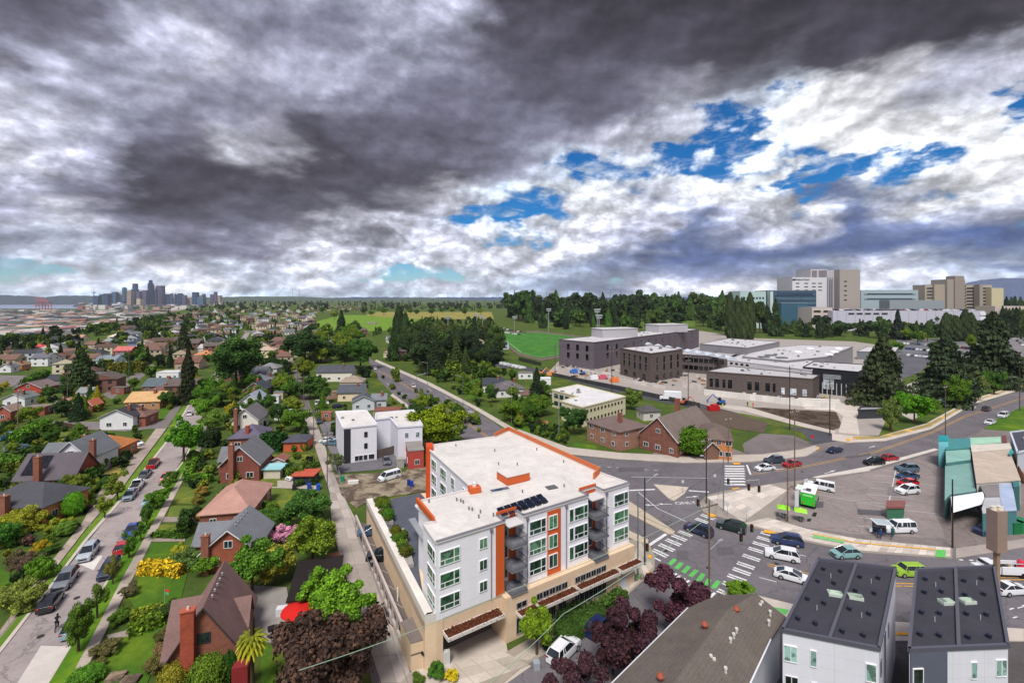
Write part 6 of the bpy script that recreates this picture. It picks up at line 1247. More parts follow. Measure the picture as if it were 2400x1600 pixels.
# parking garage with cars on top
e, a, b, zt = slab_bld('parking_garage', 'long white parking garage with rows of cars on its roof', 'parking garage', 1952, 2308, 729, 590, 70, 'panel', C(190, 188, 204), C(160, 158, 160))
GZ = zt; GC = []
for s in [.12+i*.055 for i in range(5)]: window(e, a, b, (b-a).length*s, zt-3, 8, 2.0, C(160, 158, 170), C(30, 30, 36), WF3, org=Vector((0, 0, 0)), deep=.5)
for i in range(17): q = a.lerp(b, (i+.5)/17); MB().box((q.x, q.y-.15, zt/2), (.4, .3, zt-.4)).build('pilaster', M['plain'], e, C(172, 170, 186))
e2, a2_, b2_, z2 = slab_bld('parking_garage', 'short open decked parking garage wing with three tiers', 'parking garage', 1903, 1951, 721, 600, 40, 'plain', C(196, 184, 178))
for i in range(3):
    for s in (.25, .72): window(e2, a2_, b2_, (b2_-a2_).length*s, z2-4.5-i*6, 10, 2.6, C(190, 180, 174), C(36, 32, 34), WF3, org=Vector((0, 0, 0)), deep=.5)
for i in range(5): q = V(2302, 735+i*11, 588); MB().box((q.x+2, q.y+6, q.z), (7, 10, 4.0)).build('stair_landing', M['plain'], e, C(226, 226, 232))
_c = MB().box((0, 0, .62), (4.4, 1.8, .75)).box((-.2, 0, 1.2), (2.4, 1.6, .5)); FC = _c.build('parked_car', M['gloss']); FCM = FC.data; bpy.data.objects.remove(FC)
CCOL = [C(225, 225, 228), C(30, 32, 36), C(130, 134, 140), C(190, 192, 198), C(140, 26, 24), C(40, 60, 110), C(225, 225, 228), C(90, 94, 100)]
CNAM = ['white', 'black', 'grey', 'silver', 'red', 'blue', 'white', 'dark grey']
k = 0
for row in range(3):
    for i in range(46):
        if R.random() < .15: continue
        x = a.x+8+i*3.9+row*.7; y = 594+row*16
        if x > b.x-5: break
        ci = R.randrange(8); o = meshobj('parked_car', FCM, None, (x, y, GZ+.42), (1.05, 1.05, 1.3), math.pi/2+.5, CCOL[ci]); k += 1
        tag(o, None, 'car', 'cars on the garage roof'); o['lab'] = CNAM[ci]; GC.append(o)
FCN = {}
for (cx, cy, n, dx, dy, gname) in ((2290, 815, 14, -6, 8, 'cars in the lot behind the second spruce'), (2240, 825, 10, -5, 9, 'cars in the lot behind the second spruce'), (2120, 806, 22, 8.5, .6, 'cars in the open lot between the spruces'), (2125, 818, 20, 8.5, .8, 'cars in the open lot between the spruces'), (2130, 834, 16, 9, .9, 'cars in the open lot between the spruces'), (2370, 790, 10, 7, 5, 'cars in the far lot by the right edge'), (2345, 770, 10, 8, 4, 'cars in the far lot by the right edge'), (1170, 852, 7, 9, 2, 'cars by the dark cedar near the field'), (1165, 768, 14, 5, 1, 'cars beside the sports field'), (1150, 774, 12, 6, 1, 'cars beside the sports field')):
    for i in range(n):
        ci = R.randrange(8); o = meshobj('parked_car', FCM, None, G(cx+i*dx, cy+i*dy, .05), (1, 1, 1), R.uniform(.6, .9), CCOL[ci]); FCN[gname] = FCN.get(gname, -1)+1; tag(o, f"{CNAM[ci]} car, {ordw(FCN[gname])} of the {gname}", 'car', gname); uniq(o)
cn_ = {}
for o in sorted(GC, key=lambda q: q.location.x/q.location.y): k = o['lab']; cn_[k] = cn_.get(k, -1)+1; o['label'] = f"{k} car on the white garage roof, {ordw(cn_[k])} {k} one from the left"; del o['lab']; uniq(o)
# --- skyline
def tow(x0, x1, y, D=6000, c=C(60, 78, 110), y0=None, lab=None, nm='skyscraper', shape=None):
    X0, X1 = (220+x0*.12755-CX)/F*D, (220+x1*.12755-CX)/F*D; zt = HC-(640+y*.12755-HY)*D/F; w = X1-X0
    e = MB(); 
    if shape == 'step': e.box(((X0+X1)/2, D, (zt*.86-60)/2), (w, w, zt*.86+60)); e.box(((X0+X1)/2, D, zt*.93), (w*.66, w*.66, zt*.14))
    elif shape == 'round': e.lathe(((X0+X1)/2, D, -60), ((w/2, 0), (w/2, zt*.9+60), (w*.4, zt*.96+60), (w*.2, zt+60)), 12)
    elif shape == 'cone': e.lathe(((X0+X1)/2, D, -60), ((w/2, 0), (w/2, 50), (w*.28, zt+40), (w*.03, zt+60)), 16)
    else: e.box(((X0+X1)/2, D, (zt-60)/2), (w, min(w, 60), zt+60))
    o = e.build(nm, M['tower'], None, c); tag(o, lab, 'skyscraper' if nm == 'skyscraper' else nm.replace('_', ' '), 'downtown skyline'); uniq(o); return o
B1, B2, B3, P1, T1 = C(52, 74, 110), C(70, 104, 130), C(36, 48, 84), C(96, 88, 118), C(170, 150, 138)
TW = [(20, 110, 415, B1, 0), (125, 190, 385, B2, 0), (205, 290, 375, B1, 0), (290, 330, 400, P1, 0), (335, 445, 345, B2, 'step'), (440, 520, 395, T1, 0), (525, 600, 255, B2, 'round'), (590, 640, 370, B1, 0), (635, 712, 318, T1, 0), (712, 798, 300, B3, 0), (730, 792, 190, B1, 0), (750, 790, 400, T1, 0), (800, 852, 335, P1, 0), (852, 910, 322, P1, 'round'), (920, 985, 315, P1, 0), (1012, 1075, 128, B3, 'step'), (1065, 1102, 224, B3, 0), (985, 1020, 360, B3, 0), (1100, 1172, 308, B1, 0), (1170, 1280, 232, P1, 0), (1130, 1150, 270, B1, 0),
      (1290, 1340, 385, B1, 0), (1360, 1410, 385, B1, 0), (1412, 1450, 375, P1, 0), (1478, 1516, 378, B1, 'round'), (1540, 1632, 370, B1, 'step'), (1640, 1700, 405, P1, 0), (1730, 1830, 440, T1, 0), (1830, 1910, 350, B1, 0), (1905, 1990, 410, T1, 0), (1990, 2052, 380, B1, 'round'), (1925, 2035, 440, B2, 0), (2150, 2202, 388, P1, 0), (2215, 2260, 344, P1, 0), (2270, 2340, 410, T1, 0), (810, 880, 470, C(206, 190, 160), 0), (1180, 1270, 490, C(190, 170, 170), 0), (1290, 1365, 500, C(196, 160, 150), 0), (840, 1020, 570, C(160, 170, 172), 0), (590, 690, 540, B1, 0), (480, 590, 510, B1, 0)]
TWD = {0: 'slab', 'step': 'stepped', 'round': 'domed'}
srt = sorted(range(len(TW)), key=lambda i: TW[i][0])
for r_, i in enumerate(srt):
    x0, x1, y, c, sh = TW[i]; cn = {B1: 'blue', B2: 'teal', B3: 'navy', P1: 'purple grey', T1: 'tan'}.get(c, 'pale')
    ex = ', the tallest of all' if y == 128 else (', second tallest' if y == 190 else f', {ordw(r_)} of the skyline from its left end')
    tow(x0, x1, y, 5600+R.uniform(-300, 300), c, lab=f"{cn} {TWD[sh]} tower{ex}", shape=sh or None)
tow(360, 570, 535, 5000, C(206, 204, 216), lab='white roofed stadium with raked masts below the towers', nm='stadium', shape='cone')
q = V(220, 686, 6200); o = MB().tube((q.x, q.y, -60), (q.x, q.y, q.z+10), 9, 6, 4).lathe((q.x, q.y, q.z-6), ((6, 0), (26, 10), (20, 16), (4, 20)), 14).tube((q.x, q.y, q.z+14), (q.x, q.y, q.z+45), 2.2, 5).build('observation_tower', M['plain'], None, C(150, 160, 175)); tag(o, 'slender observation tower with saucer top left of the skyscrapers', 'tower'); uniq(o)
for i in range(4):
    q = G(92+i*7, 727, -60); s = MB(); H_ = 75
    for dx in (-14, 14):
        for dy in (-14, 14): s.tube((q.x+dx, q.y+dy, -60), (q.x+dx, q.y+dy, -60+H_), 2.2, 4)
    s.box((q.x, q.y, -60+H_), (34, 34, 5)); s.box((q.x-10, q.y, -60+H_*.55), (90, 6, 5)); s.tube((q.x, q.y, -60+H_), (q.x-46, q.y, -60+H_*1.5), 2.2, 4); o = s.build('harbour_crane', M['plain'], None, C(196, 90, 84)); tag(o, f'red container crane by the harbour water, {ordw(i)} from the left', 'crane', 'harbour cranes'); uniq(o)
for x in (686, 701, 1050, 1102):
    q = V(x, 676 if x < 800 else 684, 7000); o = MB().tube((q.x, q.y, -60), q, 5, 5, 2).build('radio_mast', M['plain'], None, C(110, 110, 120)); tag(o, f'thin radio mast on the horizon above the {"alley, left one" if x == 686 else ("alley, right one" if x == 701 else ("meadow, left one" if x == 1050 else "meadow, right one"))}', 'mast'); uniq(o)
# lowland industrial roofs and the city below the towers: too many and too small to tell apart
def boxes(name, n, px, py, z, hs, ws, cols, label, mat_='paint', seed=3, cond=None):
    rr = random.Random(seed); groups = {}
    for i in range(n):
        x, y = rr.uniform(*px), rr.uniform(*py)
        if cond and not cond(x, y): continue
        p = G(x, y, z); w, d, h = rr.uniform(*ws), rr.uniform(*ws), rr.uniform(*hs); groups.setdefault(rr.randrange(len(cols)), MB()).box((p.x, p.y, z+h/2), (w, d, h), rr.choice((0, .3, .3, .5)))
    for k, mb in groups.items(): o = mb.build(name, M[mat_], None, cols[k]); tag(o, label, None, None, 'stuff')
CL = [C(196, 190, 186), C(130, 126, 130), C(214, 208, 204), C(92, 94, 104), C(180, 150, 130), C(160, 104, 96), C(60, 66, 78), C(70, 90, 50)]
boxes('industrial_roofs', 1500, (-300, 420), (727, 785), -60, (5, 12), (18, 75), CL, 'flat warehouse roofs and yards on the low ground', cond=lambda x, y: G(x, y, -60).x < ridge(G(x, y, -60).y)-160)
boxes('downtown_buildings', 500, (180, 560), (711, 726), -60, (12, 42), (20, 60), CL+[C(70, 80, 100)], 'low city buildings at the foot of the skyscrapers', seed=4)
boxes('hillside_houses', 700, (480, 1150), (704, 716), -20, (8, 22), (8, 22), CL, 'tiny pale houses scattered over the far hillside', seed=5)
boxes('waterfront_buildings', 140, (-60, 340), (704.2, 706), -60, (12, 40), (20, 70), CL, 'pale waterfront buildings across the bay', seed=6)
lw = MB().poly([(-9000, 900, -59.6), (-900, 900, -59.6), (-2400, 4300, -59.6), (-9000, 4300, -59.6)]); 
# ================================================================ vegetation
GR = [C(68, 106, 32), C(84, 122, 36), C(58, 92, 34), C(102, 134, 42), C(50, 78, 36), C(116, 142, 44)]
LIME, YEL, DKC, OLV, PUR = C(100, 140, 40), C(172, 170, 40), C(34, 52, 34), C(84, 96, 44), C(74, 38, 52)
Q1 = lambda x, y: (x*.38265, 1000+y*.38265)
Q2 = lambda x, y: (400+x*.38265, 1000+y*.38265)
# trees the photograph singles out: (px, py foot, kind, half width, height, colour, label)
T = [(*Q1(595, 1175), 'airy', 1.5, 5.2, C(96, 130, 50), 'thin leafed young street tree beside the bicycle rider'), (*Q1(480, 1375), 'broad', 1.7, 6.0, C(86, 120, 40), 'dense round street tree over the grey hatchback'), (*Q1(690, 965), 'airy', 1.2, 4.4, C(124, 130, 62), 'sparse olive street tree over the dark sedan'),
     (*Q1(790, 805), 'airy', 1.5, 4.2, C(70, 116, 36), 'small green street tree beside the red car'), (*Q1(862, 700), 'airy', 1.4, 3.6, C(78, 120, 40), 'small street tree beside the blue car'), (*Q1(898, 610), 'broad', 1.3, 4.6, C(72, 112, 40), 'upright street tree above the blue car'), (*Q1(965, 500), 'broad', 2.2, 4.2, C(88, 136, 36), 'wide bright street tree beside the silver wagon'), (*Q1(1018, 400), 'broad', 1.6, 3.6, C(88, 130, 40), 'low street tree beyond the silver wagon'), (*Q1(1060, 345), 'mid', 1.3, 3.2, C(80, 120, 40), 'smallest of the trees on the right verge'),
     (*Q1(1125, 215), 'broad', 5.2, 12, C(74, 132, 28), 'large bright maple arching over the street'), (*Q1(720, 455), 'airy', 2.4, 6, C(124, 150, 50), 'light yellow green tree by the white pickup'), (*Q1(642, 560), 'airy', 1.8, 5, C(136, 164, 56), 'small pale tree on the left verge'),
     (435+45, 985, 'broad', 4.4, 9, C(96, 148, 38), 'light green tree above the bright maple'), (477, 952, 'broad', 4.6, 9.5, C(84, 138, 34), 'second light tree up the right verge'), (494, 935, 'broad', 4.6, 10, C(80, 130, 36), 'third light tree up the right verge'), (492+8, 1010, 'broad', 3.6, 7, C(110, 150, 60), 'pale leafed tree behind the verge'),
     (553, 908, 'broad', 14, 25, C(52, 86, 34), 'huge dark spreading tree at the top of the street'), (441, 945, 'conifer', 5.0, 24, C(46, 56, 36), 'tall dark conifer at the left of the street top'), (192, 922, 'conifer', 8.5, 21, C(52, 74, 40), 'broad drooping conifer among the left hand houses'), (184, 985, 'conifer', 3.2, 10, C(40, 66, 38), 'small pointed conifer beside the orange gabled house'), (399, 862, 'cmid', 2.6, 14, DKC, 'slim dark conifer near the red house'), (430, 832, 'cmid', 7, 24, C(50, 62, 40), 'tall brownish conifer beyond the pale houses'),
     (*Q2(500, 410+600), 'broad', 4.6, 8, C(76, 120, 36), 'bushy green tree between the brick house and the patio'), (*Q2(640, 610+350), 'broad', 3.4, 6, C(150, 158, 60), 'yellow flowering tree at the garden wall'), (*Q2(870, 870), 'broad', 4.7, 8.6, C(104, 134, 36), 'tall olive green tree between garden and alley'), (*Q2(850, 600), 'broad', 4.3, 6.6, C(62, 104, 42), 'leafy dark green tree at the alley corner of the lawn'), (*Q2(640, 640), 'broad', 4.0, 4.6, C(68, 112, 38), 'spreading green tree over the lawn path'),
     (*Q2(1040, 1300), 'broad', 4.8, 8.6, C(104, 156, 38), 'big light green tree beside the alley'), (*Q2(930, 1190), 'broad', 3.6, 7.4, C(110, 164, 44), 'light green tree leaning over the red awning'), (*Q2(1130, 1480), 'broad', 3.2, 6.6, C(98, 150, 40), 'light green tree nearest the carport wall'),
     (*Q2(975, 1720), 'broad', 5.6, 10.5, C(84, 66, 60), 'large copper leaved tree at the bottom edge'),
     (*P3(945, 1420)[:0], 1258, 1535, 'broad', 2.3, 6.6, C(112, 148, 34), 'yellow green street tree before the apartment podium'),
     (1586, 1478, 'plum', 4.6, 8.2, C(76, 46, 62), 'tallest purple plum tree by the crosswalk'), (1482, 1550, 'plum', 3.3, 7.6, C(72, 46, 60), 'purple plum tree beside the blue car'), (1436, 1600, 'plum', 3.3, 7.0, C(68, 44, 56), 'purple plum tree between blue car and gabled roof'), (1350, 1668, 'plum', 3.3, 6.2, C(74, 50, 62), 'purple plum tree at the bottom edge by the white car'),
     (1737, 1412, 'mid', 2.2, 3.2, C(104, 150, 40), 'young green tree peeping over the grey gabled roof'),
     (1024, 1052, 'broad', 8.0, 12.5, C(112, 136, 22), 'big round yellow green tree beside the arterial road'), (2069, 952, 'conifer', 12.5, 29, C(54, 66, 44), 'large blue green spruce beside the school entrance'), (2217, 945, 'conifer', 13.0, 29, C(50, 68, 48), 'large spruce between school drive and avenue'), (2328, 905, 'conifer', 15.5, 37, C(46, 60, 42), 'rightmost of the three large spruces'),
     (2087, 1010, 'broad', 3.2, 11, C(96, 120, 60), 'narrow pale street tree before the first spruce'), (2143, 993, 'broad', 5.2, 11.5, C(84, 146, 30), 'round bright green street tree between the spruces'), (2242, 957, 'broad', 4.4, 13, C(92, 134, 40), 'upright green street tree before the second spruce'), (2287, 940, 'broad', 4.8, 12.5, C(98, 118, 66), 'soft grey green street tree along the avenue'), (2330, 925, 'mid', 4.0, 12, C(70, 110, 40), 'small green street tree farther up the avenue'), (2190, 970, 'mid', 1.8, 6, C(96, 140, 46), 'sapling on the avenue verge'),
     (2104, 795, 'cmid', 8, 31, C(40, 50, 44), 'open branched pine before the white garage'), (1258, 945, 'conifer', 4.2, 15, C(42, 60, 44), 'dark pointed conifer behind the cream apartment house'), (1625, 1065, 'ball', 4.4, 6.6, C(84, 128, 26), 'big clipped green bush between chapel and orange apartments'),
     (1478, 960, 'broad', 4.2, 8.5, C(104, 134, 56), 'pale green tree right of the cream apartment house'), (1345, 1018, 'broad', 4.4, 9.5, C(48, 84, 38), 'dark tree in front of the cream apartment house'), (1200, 988, 'broad', 5, 8, C(96, 134, 34), 'bright tree by the wooden fence'), (1262, 974, 'broad', 5.6, 8, C(88, 124, 34), 'round tree behind the wooden fence'), (935, 812, 'column', 6.5, 35, C(40, 62, 36), 'tallest dark poplar beside the meadow'), (950, 815, 'column', 5, 30, C(44, 66, 38), 'second dark poplar beside the meadow'),
     (800, 790, 'cmid', 9, 30, C(36, 56, 36), 'dark conifer at the meadow edge'), (715, 852, 'broad', 16, 24, C(42, 72, 34), 'dark clump tree right of the alley top'), (845, 865, 'broad', 12, 21, C(60, 104, 34), 'large green tree at the arterial road corner'), (712, 890, 'broad', 7, 12, C(116, 138, 34), 'yellow green tree above the alley'), (727, 935, 'broad', 6.5, 10, C(60, 96, 36), 'green tree beside the long white house'), (*Q2(770, 30), 'broad', 4.6, 8, C(90, 132, 40), 'weeping green tree by the clipped hedge'), (687, 968, 'broad', 4, 6.4, C(126, 150, 50), 'yellowish tree at the alley side'), (680, 930, 'broad', 4.6, 7, C(84, 132, 36), 'green tree behind the small garages'),
     (*Q2(1020, 280+0), 'airy', 2.4, 5, C(80, 92, 60), 'scrubby tree behind the board fence')]
for t in T:
    t = [v for v in t]
    if len(t) == 8: t = t[1:]
    x, y, kd, r, h, c, lb = t
    if kd == 'ball': bush(x, y, r, h, c, lb, 'ball', 'bush', 'bush'); continue
    tree(x, y, kd, r*.9, h*.93, c, lb)
pm = tree(*Q1(1545, 1640), 'palm', 1.5, 7.2, C(150, 158, 40), 'palm with yellow green fronds beside the patio', name='palm_tree', cat='palm tree')
# shrubs, hedges
SHR = [(*Q1(1058, 1568+60), 1.9, 4.0, C(140, 140, 46), 'yellow green clipped shrub in front of the brown roofed house'), (*Q1(1270, 1640), 2.4, 5.2, C(92, 124, 36), 'large dark green egg shaped shrub in front of the brown roofed house'), (*Q1(1405, 1590), 1.0, 5.0, C(50, 92, 32), 'narrow columnar shrub by the palm'),
       (*Q1(450, 545), 1.9, 5.0, C(92, 156, 34), 'lime green cone shaped bush in the left garden'), (*Q1(350, 455), 2.2, 4.6, C(62, 92, 42), 'dark round bush beside the solar panelled house'), (*Q1(165, 640), 3.0, 5.6, C(136, 146, 44), 'yellow flowering bush in the left garden'), (*Q1(90, 640), 2.4, 5.0, C(148, 158, 44), 'yellow bush at the left house corner'), (*Q1(20, 740), 2.8, 6, C(72, 128, 46), 'white flecked green bush at the left edge'), (*Q1(350, 640), 2.3, 3.0, C(146, 160, 50), 'low golden bush on the terrace garden'),
       (*Q1(400, 660), 1.9, 2.6, C(96, 136, 50), 'rounded green bush above the steps'), (*Q1(255, 780), 1.7, 2.8, C(176, 160, 34), 'bright golden shrub above the brown patch'), (*Q1(300, 770), 2.0, 2.2, C(62, 100, 36), 'dark mat of shrub by the garden steps'), (*Q1(100, 850), 2.0, 3, C(98, 96, 68), 'greyish bush beside the small lawn'), (*Q1(170, 880), 1.8, 3.4, C(104, 90, 80), 'plum coloured bush in the left garden'), (*Q1(255, 930), 2.4, 4.2, C(96, 146, 40), 'light green bush above the dark hatchback'), (*Q1(150, 1120), 3.4, 5.8, C(120, 140, 62), 'large feathery bush above the black hatchback'), (*Q1(20, 1050), 1.6, 2.4, C(180, 166, 40), 'golden bush at the left edge'), (*Q1(55, 1090), 2.3, 3.4, C(108, 126, 60), 'spiky bush beside the golden one'),
       (*Q1(1100, 800), 1.9, 2.8, C(150, 156, 44), 'yellow shrub at the lawn corner'), (*Q1(1180, 860), 2.8, 3.8, C(84, 116, 58), 'grey green rhododendron beside the brick gable'), (*Q1(1275, 880), 3.2, 4.2, C(92, 136, 36), 'large bright rhododendron below the brick gable'), (*Q1(1235, 420), 1.9, 2.8, C(146, 132, 60), 'bronze shrub beside the pink roof'), (*Q1(1210, 470), 1.6, 2.2, C(118, 116, 50), 'olive shrub at the pink roof corner'), (*Q1(1240, 570), 1.2, 1.9, C(138, 128, 40), 'golden dome shrub by the path'), (*Q1(1205, 560), 1.2, 2.4, C(40, 66, 30), 'dark dome shrub by the path'),
       (*Q1(790, 1030), 1.7, 2.4, C(96, 96, 72), 'dull purple shrub on the front lawn'), (*Q1(740, 1190), 2.1, 2.4, C(78, 112, 36), 'leafy shrub beside the sidewalk path'), (*Q1(650, 1390), 2.0, 2.2, C(104, 104, 66), 'brownish heather bush beside the sidewalk'), (*Q1(610, 1470), 1.1, 1.4, C(110, 108, 66), 'small brown bush by the sidewalk'), (*Q1(1010, 1150), 1.8, 2.4, C(56, 80, 34), 'dark shrub by the flag'), (*Q1(1010, 1300), 1.6, 2.2, C(90, 96, 52), 'mottled shrub left of the tall chimney'), (*Q1(950, 1500), 1.9, 2.8, C(104, 104, 62), 'dusky shrub in front of the lawn beds'), (*Q1(990, 1400), 1.6, 2.0, C(122, 104, 74), 'reddish shrub beside the lawn'), (*Q1(530, 1560), 2.2, 2.0, C(74, 124, 34), 'leafy ground plant at the bottom edge'),
       (*Q2(740, 1270), 1.6, 3.2, C(46, 84, 34), 'dark shrub beside the red awning'), (*Q2(690, 700), 2.6, 3.6, C(206, 150, 190), 'pink flowering rhododendron in the garden'), (*Q2(590, 520), 2.8, 2.8, C(84, 118, 38), 'green bush mass edging the lawn'), (*Q2(640, 640), 2.4, 3.4, C(66, 98, 40), 'dark bush under the lawn trees'),
       (*P3(330, 1568)[:0], 1023, 1592, 1.5, 3.0, C(66, 112, 36), 'green shrub beside the service door'), (1058, 1596, 1.3, 2.0, C(196, 186, 36), 'bright yellow shrub beside the driveway'), (980, 1598, 1.1, 1.2, C(80, 112, 36), 'low plants at the alley corner'), (1290, 1520, 1.5, 2.2, C(40, 70, 34), 'dark bush beside the white parked car'), (1325, 1450, 1.4, 2.0, C(46, 74, 38), 'dark shrub at the podium entrance')]
for t in SHR:
    t = list(t)
    if len(t) == 7: t = t[-6:]
    x, y, r, h, c, lb = t
    q_ = .7 if y > 1380 else .82; c = tuple(v*1.2 for v in c[:3])+(1,)
    bush(x, y, r*q_, h*q_, c, lb, 'ball' if any(k in lb for k in ('clipped', 'egg', 'cone', 'dome', 'round', 'column')) else 'broad')
hedge(Q1(870, 890), Q1(1110, 905), 1.5, 1.5, C(214, 190, 44), 'bright yellow hedge across the front lawn')
hedge(Q1(805, 1205), Q1(985, 1150), 1.1, 1.2, C(120, 142, 40), 'upper clipped hedge beside the garden path'); hedge(Q1(785, 1285), Q1(990, 1205), 1.2, 1.3, C(104, 140, 40), 'lower clipped hedge beside the garden path')
hedge(Q1(1140, 330), Q1(1290, 340), 1.2, 1.5, C(84, 132, 34), 'near side of the square front garden hedge'); hedge(Q1(1145, 320), Q1(1205, 215), 1.2, 1.5, C(90, 136, 34), 'street side of the square front garden hedge')
hedge(Q1(945, 668), Q1(1135, 678), 1.0, .7, C(76, 116, 34), 'low hedge along the second front path'); hedge(Q1(1120, 680), Q1(1140, 590), 1.2, 2.4, C(52, 84, 32), 'dark hedge at the corner of the grey roofed house'); hedge(Q1(1245, 115), Q1(1330, 118), 3, 3.4, C(40, 64, 30), 'dark tall hedge beside the grey tudor roof')
hedge(Q2(570, 140), Q2(690, 145), 2.5, 4.2, C(40, 84, 30), 'dark clipped hedge beside the brick garage'); hedge(Q1(0, 240), Q1(120, 265), 2, 2.6, C(86, 134, 40), 'green hedge behind the solar panelled house'); hedge(Q1(95, 110), Q1(280, 20), 3, 3, C(88, 140, 36), 'long bright hedge beside the lane'); hedge(Q1(470, 330), Q1(520, 370), 3.5, 3.2, C(60, 100, 34), 'clipped hedge below the white house')
hedge((256, 868+6), (338, 872), 4, 5, C(104, 110, 36), 'long clipped olive hedge before the blue houses'); hedge((60, 905), (106, 882), 3, 3, C(72, 112, 34), 'hedge curving round the lane bend'); hedge((1128, 906), (1090, 925), 3, 3.6, C(84, 122, 36), 'clipped hedge before the white bungalow'); hedge((600, 855), (670, 862), 3, 4, C(44, 72, 30), 'long dark hedge across the alley gardens')
for (a, b) in ((1330, 1495), (1365, 1475), (1395, 1456)): bush(a, b-4, 1.6, 1.4, C(60, 92, 36), f'planting strip shrub before the podium near photo column {a}' if 0 else {1330: 'strip shrub between the blue car and the podium, nearest the white car', 1365: 'middle strip shrub between the blue car and the podium', 1395: 'strip shrub between podium and blue car, nearest the junction'}[a])
hedge(P3(1050, 1170)[:0] or (1300, 1452), (1425, 1378), 1.2, 1.2, C(56, 84, 38), 'dark hedge along the foot of the podium windows'); hedge((1345, 1472), (1462, 1400), 1.4, 1.1, C(64, 96, 38), 'kerbside hedge between the podium and the street')
# generated fill, kept off streets and buildings
import itertools
OCC = []
def inpoly(x, y, P):
    c = False; j = len(P)-1
    for i in range(len(P)):
        if (P[i][1] > y) != (P[j][1] > y) and x < (P[j][0]-P[i][0])*(y-P[i][1])/(P[j][1]-P[i][1])+P[i][0]: c = not c
        j = i
    return c
KEEP = [[(-180, 1757), (0, 1470), (262, 1140), (365, 1000), (470, 895), (560, 775), (620, 775), (560, 850), (487, 1000), (379, 1230), (187, 1600), (60, 1700)],
        [(900, 1700), (770, 1230), (745, 1080), (690, 905), (655, 745), (662, 735), (715, 900), (770, 1050), (1000, 1040), (1150, 1010), (1070, 955), (900, 880), (858, 830), (880, 825), (1010, 890), (1210, 1000), (1330, 1045), (1450, 1058), (1750, 1050), (1790, 1010), (1640, 965), (1450, 925), (1290, 885), (1160, 868), (1160, 845), (1290, 790), (1390, 780), (1650, 774), (2000, 800), (2110, 806), (2100, 890), (2060, 1020), (2180, 990), (2280, 938), (2400, 895), (2700, 820), (2700, 1700)],
        [(1130, 775), (1400, 780), (1400, 845), (1210, 845)], [(740, 730), (1160, 729), (1160, 750), (980, 750), (900, 782), (750, 782)], [(1560, 752), (1640, 752), (1640, 772), (1560, 775)], [(1400, 782), (1660, 772), (1760, 792), (2000, 800), (2120, 806), (2120, 900), (1280, 900)],
        [(575, 1140), (760, 1140), (790, 1600), (560, 1600)], [(330, 1220), (470, 1140), (470, 1600), (190, 1600)], [(-60, 872), (60, 874), (160, 840), (170, 860), (60, 912), (-60, 912)], [(100, 980), (400, 975), (400, 1012), (100, 1010)], [(236, 925), (385, 830), (395, 840), (265, 940)]]
for (x, y, wp, *_r) in LH: OCC.append((x-wp*.55, x+wp*.55, y-wp*.42, y+6))
OCC.append((835, 915, 790, 880))
def free(x, y):
    if any(inpoly(x, y, K) for K in KEEP): return False
    return not any(a < x < b and c < y < d for a, b, c, d in OCC)
rf_ = random.Random(21)
fill_h, fill_t = [], []
